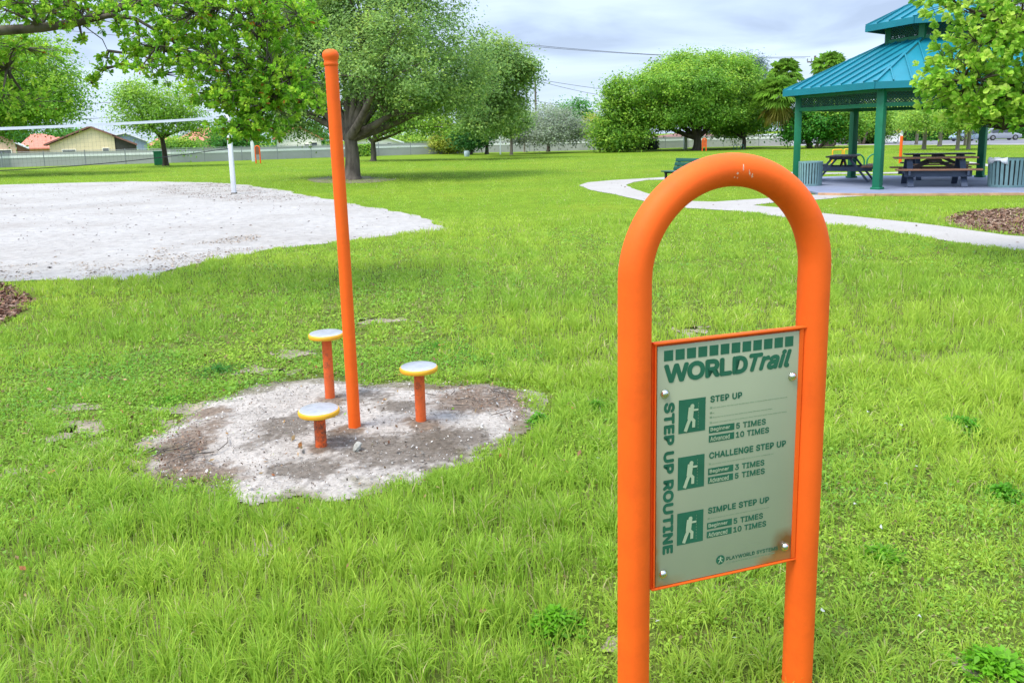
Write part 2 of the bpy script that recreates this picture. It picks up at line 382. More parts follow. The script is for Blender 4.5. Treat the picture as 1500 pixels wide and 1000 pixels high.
# white sand of the volleyball court
sm_, t, b = newmat('court_sand')
o1, f1, v = noise_col(t, .35, [(.3, (.325, .298, .268)), (.55, (.40, .378, .35)), (.75, (.42, .398, .37))], detail=6)
n2 = N(t, 'ShaderNodeTexNoise'); n2.inputs['Scale'].default_value = 5; n2.inputs['Detail'].default_value = 9; n2.inputs['Roughness'].default_value = .72; L(t, v, n2.inputs['Vector'])
r2 = N(t, 'ShaderNodeMapRange'); r2.inputs['From Min'].default_value = .28; r2.inputs['From Max'].default_value = .62; r2.inputs['To Min'].default_value = .72; r2.inputs['To Max'].default_value = 1.04
L(t, n2.outputs['Fac'], r2.inputs['Value'])
vm_ = N(t, 'ShaderNodeVectorMath', operation='SCALE'); L(t, o1, vm_.inputs[0]); L(t, r2.outputs[0], vm_.inputs['Scale'])
L(t, vm_.outputs[0], b.inputs['Base Color']); b.inputs['Roughness'].default_value = 1; b.inputs['Specular IOR Level'].default_value = .1
n4 = N(t, 'ShaderNodeTexNoise'); n4.inputs['Scale'].default_value = 3.2; n4.inputs['Detail'].default_value = 7; n4.inputs['Roughness'].default_value = .62; L(t, v, n4.inputs['Vector']); bump(t, b, n4.outputs['Fac'], .75, .12)
sheet('sand_court', P_SAND, .004, sm_, noise=.25, nscale=1.6, step=.15)
# tan, dirty margin of the court: grown-in sand at the near side and leaf dirt under the net post
def ribbon(name, px, m, z, noise=.15): return sheet(name, gpoly(px), z, m, noise=noise, nscale=2.5, step=.15)

cm, t, b = newmat('path_concrete')
o1, f1, v = noise_col(t, .8, [(.3, (.32, .295, .262)), (.7, (.375, .35, .318))], detail=8, rough=.65)
n2 = N(t, 'ShaderNodeTexNoise'); n2.inputs['Scale'].default_value = 40; n2.inputs['Detail'].default_value = 4; L(t, v, n2.inputs['Vector'])
r2 = N(t, 'ShaderNodeMapRange'); r2.inputs['From Min'].default_value = .3; r2.inputs['From Max'].default_value = .6; r2.inputs['To Min'].default_value = .85; r2.inputs['To Max'].default_value = 1.03
L(t, n2.outputs['Fac'], r2.inputs['Value'])
vm_ = N(t, 'ShaderNodeVectorMath', operation='SCALE'); L(t, o1, vm_.inputs[0]); L(t, r2.outputs[0], vm_.inputs['Scale'])
L(t, vm_.outputs[0], b.inputs['Base Color']); b.inputs['Roughness'].default_value = .9; bump(t, b, n2.outputs['Fac'], .2, .01)
M['concrete'] = cm
sheet('concrete_path', P_PATH, .008, cm, noise=.03, step=.3)
sheet('back_path', P_BACK, .012, cm, noise=.02, step=.3)
sheet('side_path', P_SIDE, .008, cm, noise=.02, step=.3)
M['slab'] = mat('blue_grey_painted_slab', (.19, .215, .295), .75, var=.14, scale=1.3, bmp=.1)
M['rust_edge'] = mat('rusty_slab_edge', (.46, .27, .15), .9, var=.3, scale=4)
sb = MB(); Pz = [(p[0], p[1], .012) for p in P_SLAB]; sb.prism(Pz, (0, 0, .05)); tag(sb.build('pavilion_slab', M['slab']), kind='structure')
eb = MB(); q = [np.array(p) for p in P_SLAB[0:5]]
for a_, b_ in zip(q[:-1], q[1:]): eb.bar((a_[0], a_[1]-.06, .03), (b_[0], b_[1]-.06, .03), .1, .055)
tag(eb.build('slab_edge', M['rust_edge']), kind='structure')
M['ring_dirt'] = mat('root_dirt', (.15, .145, .07), 1, var=.4, scale=3, bmp=.6)
sheet('tree_ring_dirt', P_RING, .004, M['ring_dirt'], noise=.3, nscale=1.5)
M['mulch'] = mat('mulch_base', (.17, .085, .05), 1, var=.5, scale=24, bmp=1, bscale=50)
sheet('mulch_bed', P_MULR, .004, M['mulch'], noise=.15)
sheet('mulch_bed', P_MULL, .004, M['mulch'], noise=.15)
M['bare'] = mat('bare_sandy_soil', (.25, .205, .15), 1, var=.35, scale=9, bmp=.6, bscale=30)
for P in P_BARE: sheet('bare_soil', P, .004, M['bare'], noise=.2, nscale=11, step=.02)
M['asphalt'] = mat('grey_asphalt', (.16, .16, .17), .95, var=.15, scale=.8)
rd = gpoly([(1040, 213.5), (1280, 211.5), (1500, 211), (2100, 206), (2100, 196), (1500, 203.5), (1280, 206.8), (1040, 209)])
sheet('road', rd, .004, M['asphalt'])
sheet('road_edge', gpoly([(1040, 214.6), (1280, 212.8), (1500, 212.2), (2100, 207), (2100, 206), (1500, 211), (1280, 211.5), (1040, 213.5)]), .012, M['concrete'])

# ---- worn circle of sand and dirt round the step posts: a fine grid with small mounds, coloured by what lies there
def build_circle():
    P0 = np.array(P_CIRC); P = P0.mean(0)+(P0-P0.mean(0))*1.06; lo = P.min(0)-.15; hi = P.max(0)+.15; s_ = .016
    xs = np.arange(lo[0], hi[0], s_); ys = np.arange(lo[1], hi[1], s_); X, Y = np.meshgrid(xs, ys)
    jx = (fbm(X*5, Y*5, 3)-.5)*.22; jy = (fbm(X*5+20, Y*5, 4)-.5)*.22
    ins = inside(P, X+jx, Y+jy)
    Z = .016*fbm(X*3, Y*3, 8)+.009*fbm(X*14, Y*14, 6)+.006*vnoise(X*50, Y*50, 2)
    sand = np.array((.42, .378, .33)); C = np.ones(X.shape+(3,))*sand
    f = fbm(X*6, Y*6, 21)[..., None]; C *= (.8+.4*f)
    def patch(cx, cy_, rx, ry, colr, amt=1, soft=.5, seed=0):
        nonlocal C
        c0 = at(cx, cy_); ax = abs(at(cx+rx, cy_)[0]-c0[0]); ay = abs(at(cx, cy_-ry)[1]-c0[1])
        d = np.sqrt(((X-c0[0])/ax)**2+((Y-c0[1])/ay)**2)+(fbm(X*5, Y*5, 40+seed)-.5)*1.5+(vnoise(X*38, Y*38, seed)-.5)*.7
        w = np.clip((1.15-d)/soft, 0, 1)[..., None]*amt
        C = C*(1-w)+np.array(colr)*w*(.75+.5*vnoise(X*60, Y*60, 5)[..., None])
    grey = (.125, .10, .075); brown = (.18, .128, .088)
    for i, (a, b_, rx, ry) in enumerate([(415, 632, 48, 19), (448, 693, 55, 13), (585, 660, 105, 26), (545, 582, 42, 11), (506, 642, 28, 10), (660, 650, 60, 16), (480, 612, 30, 10), (590, 600, 36, 9), (640, 690, 40, 8)]): patch(a, b_, rx, ry, grey, .82, .55, i)
    for i, (a, b_, rx, ry) in enumerate([(700, 588, 70, 20), (264, 668, 44, 42), (762, 608, 22, 26), (300, 700, 50, 16), (640, 570, 60, 6), (300, 612, 30, 10)]): patch(a, b_, rx, ry, brown, .86, .55, 20+i)
    for i, (a, b_) in enumerate([(471, 662), (617, 626), (484, 590), (520, 635)]):
        patch(a, b_, 26, 9, brown, .9, .5, 30+i)
        c0 = at(a, b_-2); d = np.hypot(X-c0[0], Y-c0[1]); Z = Z+.010*np.exp(-(d/.1)**2)
    # thin out to soil colour at the rim
    for sc_, am in ((1.0, .35), (.97, .3), (.94, .2)):
        rim = ~inside(P0.mean(0)+(P0-P0.mean(0))*sc_, X+jx*2.2, Y+jy*2.2); C[rim] = C[rim]*(1-am)+np.array((.13, .115, .055))*am
    ok = ins[:-1, :-1] & ins[1:, :-1] & ins[:-1, 1:] & ins[1:, 1:]
    core_ = np.zeros(X.shape); 
    for sc_ in (.985, .965, .94, .91, .88): core_ += inside(P.mean(0)+(P-P.mean(0))*sc_, X+jx, Y+jy)
    Z = .003+Z*(core_/5)
    n_ = X.shape[1]; ii, jj = np.nonzero(ok); b0 = ii*n_+jj
    idx = np.stack([b0, b0+1, b0+n_+1, b0+n_], 1)
    used = np.unique(idx); rem = np.full(X.size, -1); rem[used] = np.arange(len(used))
    V = np.stack([X.ravel(), Y.ravel(), Z.ravel()], 1)[used]
    return tag(np_mesh('dirt_circle', V, 4, rem[idx], M['dirt'], C.reshape(-1, 3)[used], smooth=True), kind='structure')
build_circle()

# ------------------------------------------------------------------ grass: real blades, thinning and widening with distance
def sample_wedge(n, d0, d1, power):
    """points in the view wedge, density falling as d^-power"""
    u_ = rng.random(n); e_ = 2-power
    d = (d0**e_+u_*(d1**e_-d0**e_))**(1/e_) if abs(e_) > 1e-6 else d0*(d1/d0)**u_
    x = (rng.random(n)-.5)*2*(.76*d+1.3)
    return x, d
P_CIRC_IN = [np.mean(P_CIRC, 0)+(np.array(p)-np.mean(P_CIRC, 0))*.955 for p in P_CIRC]
P_CIRC_OUT = [np.mean(P_CIRC, 0)+(np.array(p)-np.mean(P_CIRC, 0))*1.10 for p in P_CIRC]
def allowed(x, y):
    j1 = (fbm(x*2.2, y*2.2, 50)-.5)*.55; j2 = (fbm(x*2.2+9, y*2.2, 51)-.5)*.55
    ok = ~inside(P_SAND, x+j1*1.3, y+j2*1.3)
    k1 = (fbm(x*5, y*5, 52)-.5)*.36; k2 = (fbm(x*5+9, y*5, 53)-.5)*.36
    ok &= ~(inside(P_CIRC_IN, x+k1, y+k2) & (rng.random(x.shape) > .008))
    ok &= ~(inside(P_CIRC, x+k1*1.3, y+k2*1.3) & (rng.random(x.shape) > .4)); ok &= ~(inside(P_CIRC_OUT, x+k1*1.3, y+k2*1.3) & (rng.random(x.shape) > .72))
    for P in (P_PATH, P_SIDE, P_BACK): ok &= ~inside(P, x+k1*.25, y+k2*.25-.03)
    ok &= ~inside(P_SLAB, x, y)
    for P in (P_MULR, P_MULL): ok &= ~(inside(P, x+k1*2, y+k2*2) & (rng.random(x.shape) > .03))
    ok &= ~(inside(P_RING, x+j1*2, y+j2*2) & (rng.random(x.shape) > .6))
    for P in P_BARE: ok &= ~(inside(P, x+k1*.8, y+k2*.8) & (rng.random(x.shape) > .42))
    return ok
def weediness(x, y):
    """0 = tall blade grass, 1 = low creeping weeds: thick round the worn circle and right of the sign"""
    w = fbm(x*.9, y*.9, 60)*1.25-.32
    def blob(px, py, rx, ry, a):
        c = at(px, py); ax = abs(at(px+rx, py)[0]-c[0]); ay = abs(at(px, py-ry)[1]-c[1])
        return a*np.exp(-(((x-c[0])/ax)**2+((y-c[1])/ay)**2))
    for q_ in ((300, 540, 330, 60, .75), (640, 520, 260, 55, .6), (1350, 850, 260, 170, .85), (1300, 610, 120, 45, .5), (860, 680, 60, 70, .6), (900, 900, 90, 90, .6), (150, 600, 170, 40, .5), (560, 430, 200, 40, .35), (1050, 470, 120, 30, .35)): w = w+blob(*q_)
    for q_ in ((250, 880, 420, 130, -.9), (620, 830, 260, 120, -.6), (820, 500, 90, 70, -.45), (1300, 470, 260, 70, -.6), (200, 450, 200, 28, -.35), (790, 640, 60, 50, -.4)): w = w+blob(*q_)
    return np.clip(w, 0, 1)
LIME = np.array((.465, .61, .075)); DEEP = np.array((.30, .49, .055)); STRAW = np.array((.58, .52, .24)); YEL = np.array((.49, .62, .075))
def grass_col(x, y, n):
    f = fbm(x*.35, y*.35, 70); f2 = fbm(x*1.8, y*1.8, 71); r = rng.random(n)
    w = np.clip(f*1.6-.45+(f2-.5)*.9+(r-.5)*.6, 0, 1)[:, None]
    C = DEEP*(1-w)+LIME*w
    y2 = np.clip((fbm(x*.6+40, y*.6, 72)-.5)*3+(rng.random(n)-.55)*1.3, 0, 1)[:, None]
    C = C*(1-y2*.65)+YEL*y2*.65
    s_ = rng.random(n) < .03+.06*np.clip((fbm(x*1.3, y*1.3, 73)-.5)*4, 0, 1)
    C[s_] = STRAW*(.7+.6*rng.random((s_.sum(), 1)))
    return C*(.8+.4*rng.random((n, 1)))
P_CIRC2 = [np.mean(P_CIRC, 0)+(np.array(p)-np.mean(P_CIRC, 0))*1.14 for p in P_CIRC]
def blades(n, d0, d1, power, segs, hmin, hmax, wid):
    x, y = sample_wedge(n, d0, d1, power)
    cl = rng.random(n) < .6                       # half of them grow in tufts
    q_ = .09+.03*y; cx = np.round(x/q_+(vnoise(x*3, y*3, 1)-.5)); cy_ = np.round(y/q_)
    jx = (vnoise(cx*7.3, cy_*5.1, 80)-.5); jy = (vnoise(cx*4.7, cy_*8.9, 81)-.5)
    x = np.where(cl, (cx+jx)*q_+rng.normal(0, .14, n)*q_, x); y = np.where(cl, (cy_+jy)*q_+rng.normal(0, .14, n)*q_, y)
    w = weediness(x, y)
    keep = allowed(x, y) & (rng.random(n) > w*.3)
    tx, ty = (x-(cx+jx)*q_)[keep], (y-(cy_+jy)*q_)[keep]; cl2 = cl[keep]
    x, y, w = x[keep], y[keep], w[keep]; n = len(x)
    hh = fbm(x*1.1+5, y*1.1, 61)
    hgt_ = (hmin+(hmax-hmin)*np.clip(hh*1.5-.3, 0, 1)*rng.random(n)**.7)*(1-.45*w)*(.75+.5*rng.random(n))
    near_edge = inside(P_CIRC, x+.0, y-.0)
    hgt_ *= np.where(inside(P_CIRC2, x, y), .5, 1)
    az = np.where(cl2, np.arctan2(ty, tx)+rng.normal(0, .7, n), rng.random(n)*2*math.pi); lean = np.abs(rng.normal(0, .42, n)+.3*rng.random(n))+.7*w*rng.random(n)+np.where(cl2, .22, 0)
    wd = wid*(y/4)**.62*(.6+.8*rng.random(n))
    dx, dy = np.cos(az), np.sin(az); fx, fy = -np.sin(az), np.cos(az)
    turn = rng.random(n)*math.pi; sx = fx*np.cos(turn)+dx*np.sin(turn); sy = fy*np.cos(turn)+dy*np.sin(turn)
    V = []; ks = np.linspace(0, 1, segs+1)
    for k_ in ks:
        bend = lean*(k_**1.5); out = hgt_*k_*np.sin(np.minimum(bend, 1.35)); zz = hgt_*k_*np.cos(np.minimum(bend, 1.35))
        c = np.stack([x+dx*out, y+dy*out, zz-.004], 1)
        if k_ < 1:
            h_ = (wd*.5*(1-k_**2.2*.85))[:, None]; o_ = np.stack([sx, sy, np.zeros(n)], 1)*h_
            V += [c-o_, c+o_]
        else: V.append(c)
    nv = len(V); V = np.stack(V, 1).reshape(-1, 3); b0 = np.arange(n)*nv
    tri = []
    for s_ in range(segs-1):
        a = s_*2; tri += [np.stack([b0+a, b0+a+1, b0+a+3], 1), np.stack([b0+a, b0+a+3, b0+a+2], 1)]
    a = (segs-1)*2; tri.append(np.stack([b0+a, b0+a+1, b0+a+2], 1))
    C = np.repeat(grass_col(x, y, n), nv, 0)
    return V, np.concatenate(tri), C
def join(parts):
    Vs, Is, Cs = [], [], []; o = 0
    for V, I, C in parts: Vs.append(V); Is.append(I+o); Cs.append(C); o += len(V)
    return np.concatenate(Vs), np.concatenate(Is), np.concatenate(Cs)
GD = 1.0     # density scale
V, I, C = join([blades(int(300000*GD), 1.5, 5.2, .6, 3, .05, .175, .0062), blades(int(360000*GD), 5.0, 16, 1.4, 2, .045, .15, .0062), blades(int(240000*GD), 15, 62, 1.5, 1, .04, .085, .0068)])
tag(np_mesh('grass', V, 3, I, M['blade'], C), 'bright green unmown grass blades covering the park lawn', 'grass', kind='stuff')

def weeds(n, d0, d1, power, size):
    x, y = sample_wedge(n, d0, d1, power); w = weediness(x, y)
    keep = (rng.random(n) < w*.95+.05) & (allowed(x, y)); x, y, w = x[keep], y[keep], w[keep]; n = len(x)
    h_ = .006+.05*rng.random(n)**1.5*np.clip(fbm(x*2.5, y*2.5, 90)*1.8-.3, .1, 1.2)
    az = rng.random(n)*2*math.pi; s_ = size*(y/4)**.5*(.5+1.0*rng.random(n)); tilt = rng.normal(.35, .35, n)
    d = np.stack([np.cos(az)*np.cos(tilt), np.sin(az)*np.cos(tilt), np.sin(tilt)], 1); sd = np.stack([-np.sin(az), np.cos(az), rng.normal(0, .3, n)], 1)
    c = np.stack([x, y, h_], 1); ww = (s_*(.28+.2*rng.random(n)))[:, None]; s_ = s_[:, None]
    V = np.stack([c, c+d*s_*.55+sd*ww, c+d*s_-np.array((0, 0, 1))*s_*.15, c+d*s_*.55-sd*ww], 1).reshape(-1, 3)
    b0 = np.arange(n)*4; tri = np.concatenate([np.stack([b0, b0+1, b0+2], 1), np.stack([b0, b0+2, b0+3], 1)])
    f = np.clip(fbm(x*1.4, y*1.4, 91)*1.8-.5+(rng.random(n)-.5)*.5, 0, 1)[:, None]
    C = np.array((.19, .42, .05))*(1-f)+np.array((.39, .56, .06))*f
    br = rng.random(n) < .05+.1*np.clip((fbm(x*2, y*2, 92)-.55)*5, 0, 1); C[br] = np.array((.26, .19, .08))
    C = C*(.75+.5*rng.random((n, 1)))
    return V, tri, np.repeat(C, 4, 0)
def bushy(px, py, r_px, n, hmax, size, colr):
    """one leafy clump of broad weed leaves"""
    c0 = at(px, py); rx = abs(at(px+r_px, py)[0]-c0[0])
    a = rng.random(n)*2*math.pi; rr = np.minimum(rx*1.5, rx*.62*np.abs(rng.normal(0, 1, n))*(.7+.6*vnoise(np.cos(a)*1.7+px, np.sin(a)*1.7, 3))); x = c0[0]+rr*np.cos(a); y = c0[1]+rr*np.sin(a)
    z = hmax*np.exp(-(rr/rx)**2*1.4)*(.3+.7*rng.random(n))+.005
    az = rng.random(n)*2*math.pi; tilt = rng.normal(.25, .4, n); s_ = (size*(.6+.8*rng.random(n)))[:, None]
    d = np.stack([np.cos(az)*np.cos(tilt), np.sin(az)*np.cos(tilt), np.sin(tilt)], 1); sd = np.stack([-np.sin(az), np.cos(az), rng.normal(0, .3, n)], 1); c = np.stack([x, y, z], 1); ww = s_*.22
    V = np.stack([c, c+d*s_*.5+sd*ww, c+d*s_-np.array((0, 0, 1))*s_*.2, c+d*s_*.5-sd*ww], 1).reshape(-1, 3)
    b0 = np.arange(n)*4; tri = np.concatenate([np.stack([b0, b0+1, b0+2], 1), np.stack([b0, b0+2, b0+3], 1)])
    return V, tri, np.repeat(np.array(colr)*1.15*(.65+.7*rng.random((n, 1))), 4, 0)
wl = [weeds(int(220000*GD), 1.5, 6, .7, .015), weeds(int(60000*GD), 6, 14, 1.5, .02)]
for q_ in ((812, 925, 48, 420, .11, .05, (.14, .36, .015)), (790, 622, 26, 260, .09, .045, (.11, .32, .015)), (1410, 630, 60, 520, .09, .05, (.10, .32, .015)), (1470, 730, 40, 300, .08, .05, (.1, .3, .015)), (1290, 820, 45, 300, .07, .045, (.14, .34, .015)),
           (1455, 985, 60, 380, .09, .055, (.15, .38, .015)), (930, 745, 30, 220, .08, .045, (.11, .32, .015)), (320, 545, 60, 420, .06, .035, (.06, .22, .03)), (250, 590, 50, 380, .05, .03, (.13, .33, .02)), (640, 510, 70, 420, .05, .03, (.09, .27, .02)), (875, 600, 30, 240, .08, .04, (.11, .3, .015))): wl.append(bushy(q_[0], q_[1], q_[2]*.8, int(q_[3]*1.5), q_[4]*.65, q_[5]*.55, q_[6]))
# tiny white blossoms among the weeds
def blossoms(n):
    x, y = sample_wedge(n, 1.8, 6, .7); k_ = allowed(x, y) & (x > .1*y) & (rng.random(n) < .15+weediness(x, y)); x, y = x[k_], y[k_]; n = len(x); V = []; 
    for j in range(5):
        a = 2*math.pi*j/5+rng.random(n); r_ = .0055+.003*rng.random(n); V.append(np.stack([x+r_*np.cos(a), y+r_*np.sin(a), .04+.03*vnoise(x*40, y*40, 4)+rng.normal(0, .004, n)], 1))
    V = np.stack(V, 1).reshape(-1, 3); b0 = np.arange(n)*5
    return V, np.concatenate([np.stack([b0, b0+1, b0+2], 1), np.stack([b0, b0+2, b0+3], 1), np.stack([b0, b0+3, b0+4], 1)]), np.full((n*5, 3), .8)
wl.append(blossoms(110))
V, I, C = join(wl)
tag(np_mesh('low_weeds', V, 3, I, M['blade'], C), 'low creeping broadleaf weeds with tiny white blossoms among the grass', 'weeds', kind='stuff')

# ---- litter: chips, dead leaves, twigs, wood mulch
def flakes(px_list, n, size, cols, zmax=.03, poly=None, asp=.4, zoff=.01, upright=.5, soft=False):
    P = np.array(poly); lo = P.min(0); hi = P.max(0); x = lo[0]+(hi[0]-lo[0])*rng.random(n*3); y = lo[1]+(hi[1]-lo[1])*rng.random(n*3)
    k_ = inside(P, x, y)
    if soft: j1, j2 = (fbm(x*.9, y*.9, 7)-.5)*2.2, (fbm(x*.9+7, y*.9, 8)-.5)*2.2; k_ = inside(P, x+j1, y+j2) & inside(P_SAND, x, y) & (fbm(x*1.6, y*1.6, 15) > .35+.3*rng.random(len(x)))
    x, y = x[k_][:n], y[k_][:n]; n = len(x)
    az = rng.random(n)*2*math.pi; tilt = rng.normal(0, upright, n); s_ = (size*(.4+1.2*rng.random(n)**2))[:, None]
    d = np.stack([np.cos(az)*np.cos(tilt), np.sin(az)*np.cos(tilt), np.sin(tilt)], 1); sd = np.stack([-np.sin(az), np.cos(az), rng.normal(0, .5, n)], 1)
    c = np.stack([x, y, zoff+zmax*rng.random(n)], 1); ww = s_*asp*(.5+rng.random((n, 1)))*.5
    V = np.stack([c-d*s_*.5, c+sd*ww, c+d*s_*.5, c-sd*ww], 1).reshape(-1, 3); b0 = np.arange(n)*4
    tri = np.concatenate([np.stack([b0, b0+1, b0+2], 1), np.stack([b0, b0+2, b0+3], 1)])
    cols = np.array(cols); C = cols[rng.integers(0, len(cols), n)]*(.6+.7*rng.random((n, 1)))
    return V, tri, np.repeat(C, 4, 0)
BR = [(.22, .12, .075), (.29, .18, .11), (.15, .09, .065), (.38, .28, .2), (.25, .17, .13)]
ml = [flakes(0, 14000, .06, BR, .03, P_MULR, .3, .01, .3), flakes(0, 7000, .05, [(.19, .09, .06), (.23, .13, .085), (.13, .075, .055), (.3, .2, .15)], .03, P_MULL, .35, .01, .3)]
V, I, C = join(ml); tag(np_mesh('wood_mulch', V, 3, I, M['dirt'], C), 'reddish brown shredded wood mulch lying in the planting beds', 'mulch', kind='stuff')
P_ML = gpoly([(225, 640), (300, 640), (310, 715), (235, 712)]); P_MR = gpoly([(630, 568), (720, 567), (782, 596), (760, 625), (700, 610), (640, 585)])
P_SE = gpoly([(0, 414), (150, 411), (240, 402), (340, 378), (400, 365), (380, 345), (200, 370), (0, 385)])
P_SF = gpoly([(240, 270), (330, 269), (420, 281), (470, 292), (400, 300), (250, 285)])
lit = [flakes(0, 900, .014, BR, .012, P_ML, .4, .03), flakes(0, 800, .014, BR, .012, P_MR, .4, .03),
       flakes(0, 1800, .011, [(.5, .47, .42), (.55, .53, .5), (.3, .27, .23), (.2, .15, .11)], .012, P_CIRC, .9, .026), flakes(0, 90, .02, [(.36, .14, .06), (.34, .2, .08), (.2, .09, .05)], .012, P_CIRC, .4, .02), flakes(0, 9000, .006, [(.5, .47, .42), (.12, .09, .07), (.3, .25, .2), (.2, .15, .11)], .006, P_CIRC, .9, .018),
       flakes(0, 4200, .035, [(.42, .34, .26), (.32, .24, .17), (.46, .38, .3), (.25, .17, .11)], .008, P_SE, .35, .006, .12, soft=True), flakes(0, 7000, .045, [(.33, .26, .22), (.38, .31, .27), (.22, .16, .13)], .008, P_SF, .4, .006, .12, soft=True), flakes(0, 2600, .05, [(.2, .15, .12), (.12, .1, .09), (.3, .25, .2)], .01, P_SAND, .4, .006, .15),
       flakes(0, 130, .08, [(.2, .1, .05), (.12, .09, .05)], .01, P_PATH, .3, .012, .2)]
lawn_px = gpoly([(0, 480), (450, 480), (880, 470), (900, 700), (700, 990), (0, 990)])
lit.append(flakes(0, 420, .026, [(.32, .14, .05), (.24, .14, .07), (.36, .25, .12)], .05, lawn_px, .5, .02))
V, I, C = join(lit); tag(np_mesh('ground_litter', V, 3, I, M['dirt'], C), 'scattered dead leaves, chips and grit on the sand and soil', 'litter', kind='stuff')
tw = MB()
for i in range(34):
    P = P_ML if i < 20 else P_MR; c0 = np.mean(P, 0); x, y = c0+rng.normal(0, .12, 2); a = rng.random()*6.28; l_ = .06+.12*rng.random()
    tw.tube([(x, y, .036), (x+math.cos(a)*l_*.5, y+math.sin(a)*l_*.5, .044), (x+math.cos(a+.3)*l_, y+math.sin(a+.3)*l_, .036)], .0028, 5)
tag(tw.build('twigs', M['bark']), 'thin brown twigs lying on the worn dirt circle', 'twigs', kind='stuff')
def rock(px, py, s_):
    bm = bmesh.new(); bmesh.ops.create_icosphere(bm, subdivisions=3, radius=1)
    for v_ in bm.verts:
        p = v_.co; k_ = 1+.5*(fbm(np.array([p.x*1.7+3]), np.array([p.y*1.7+p.z*2]), 5)[0]-.5); v_.co = Vector((p.x*s_*k_, p.y*s_*.7*k_, p.z*s_*.62*k_+s_*.2))
        v_.co.z += .35*v_.co.x
    me = bpy.data.meshes.new('stone'); bm.to_mesh(me); bm.free(); o = link_mesh('stone', me, M['stone']); o.location = (*at(px, py)[:2], .03)
    o.rotation_euler = (.2, -.5, .6); return o
tag(rock(524, 664, .030), 'jagged grey stone chip lying between the low step and the tall orange pole', 'stone')

# ------------------------------------------------------------------ trail sign
YAW = R(18.048); TL = np.array([.346, 1.9, 1.09])
sign = empty('trail_sign', (TL[0]-.0*0, TL[1], 0), YAW, 'large orange arched tube sign with green exercise panel, nearest the camera', 'sign')
ZT = 1.09                                       # plate top; local frame: x along the plate, -y to the viewer, z up
ar = MB(); r_ = .2609; cx = .2131; yb = .012; zs = ZT+.1565
pts = [(cx-r_, yb, -.3+i*(zs+.3)/6) for i in range(6)]+[(cx-r_*math.cos(a), yb, zs+r_*math.sin(a)) for a in np.linspace(0, math.pi, 49)]+[(cx+r_, yb, zs-(i+1)*(zs+.3)/6) for i in range(6)]
ar.tube(pts, .0412, 40); ar.build('arch_tube', M['orange'], sign)
# chipped paint near the crown of the arch
chm, t, b = newmat('scuffed_orange')
M['scuff'] = mat('scuffed_bare_primer', (.72, .42, .28), .7, var=.3, scale=90)
ch = MB()
for (u_, w_, hh, sl_) in ((.222, .0035, .017, .1), (.206, .006, .006, .0), (.2395, .0035, .015, -.25), (.2485, .006, .004, .2), (.2475, .004, .009, .15), (.199, .005, .0035, 0), (.208, .0035, .004, 0)):
    ang = math.acos(max(-1, min(1, (cx-u_)/r_)))
    for seg in range(1):
        base = {.222: .424, .206: .410, .2395: .410, .2485: .400, .2475: .404, .199: .401, .208: .399}[u_]
        n_ = 9; P = []
        for j in range(n_):
            a = 2*math.pi*j/n_; rr = 1+.35*math.sin(5*a+u_*900)
            du = w_*.5*math.cos(a)*rr+sl_*hh*.5*math.sin(a); dz = hh*.5*math.sin(a)*rr
            u2 = u_+du; z2 = base+dz
            # project on to the front of the tube
            vx, vz = u2-cx, (ZT+z2)-zs; rad = math.hypot(vx, vz); off = rad-r_; yy = yb-math.sqrt(max(1e-6, .0416**2-off**2))
            P.append((u2, yy, ZT+z2))
        ch.face(P)
ch.build('paint_chip', M['scuff'], sign, fix=False)
PW_, PH = .439, .650
bp = MB()
bp.box((PW_/2-.004, .004, ZT-PH/2), (PW_+.004, .008, PH+.006))
bp.box((PW_/2-.001, -.004, ZT+.002), (PW_+.010, .016, .0055), bev=.002)
bp.box((PW_/2-.004, -.002, ZT-PH-.004), (PW_+.004, .014, .0055), bev=.002)
bp.box((.0005, -.002, ZT-PH/2), (.004, .012, PH-.004)); bp.box((PW_-.0115, -.002, ZT-PH/2), (.012, .012, PH-.004))
bp.build('back_plate', M['orange'], sign)
pm, t, b = newmat('weathered_green_panel')
o1, f1, v = noise_col(t, 2.3, [(.3, (.31, .345, .23)), (.7, (.35, .38, .25))], detail=4)
sp = N(t, 'ShaderNodeSeparateXYZ'); L(t, v, sp.inputs[0])
def stain(prev, xr, zr, colr, amt, nscale):
    a1 = N(t, 'ShaderNodeMapRange'); a1.inputs['From Min'].default_value = xr[0]; a1.inputs['From Max'].default_value = xr[1]; L(t, sp.outputs['X'], a1.inputs['Value'])
    a2 = N(t, 'ShaderNodeMapRange'); a2.inputs['From Min'].default_value = zr[0]; a2.inputs['From Max'].default_value = zr[1]; L(t, sp.outputs['Z'], a2.inputs['Value'])
    n_ = N(t, 'ShaderNodeTexNoise'); n_.inputs['Scale'].default_value = nscale; n_.inputs['Detail'].default_value = 6; L(t, v, n_.inputs['Vector'])
    p1 = N(t, 'ShaderNodeMath', operation='MULTIPLY'); L(t, a1.outputs[0], p1.inputs[0]); L(t, a2.outputs[0], p1.inputs[1])
    p2 = N(t, 'ShaderNodeMath', operation='MULTIPLY'); L(t, p1.outputs[0], p2.inputs[0]); L(t, n_.outputs['Fac'], p2.inputs[1])
    p3 = N(t, 'ShaderNodeMath', operation='MULTIPLY'); L(t, p2.outputs[0], p3.inputs[0]); p3.inputs[1].default_value = amt; p3.use_clamp = True
    mx = N(t, 'ShaderNodeMix', data_type='RGBA'); L(t, p3.outputs[0], mx.inputs['Factor']); L(t, prev, mx.inputs['A']); mx.inputs['B'].default_value = (*colr, 1); return mx.outputs['Result']
o1 = stain(o1, (.35, .405), (ZT-.55, ZT-.615), (.24, .12, .045), 4.6, 22)
o1 = stain(o1, (.30, .40), (ZT-.615, ZT-.645), (.46, .2, .07), 4.0, 30)
o1 = stain(o1, (.02, .008), (ZT-.3, ZT-.62), (.30, .20, .09), 2.6, 25)
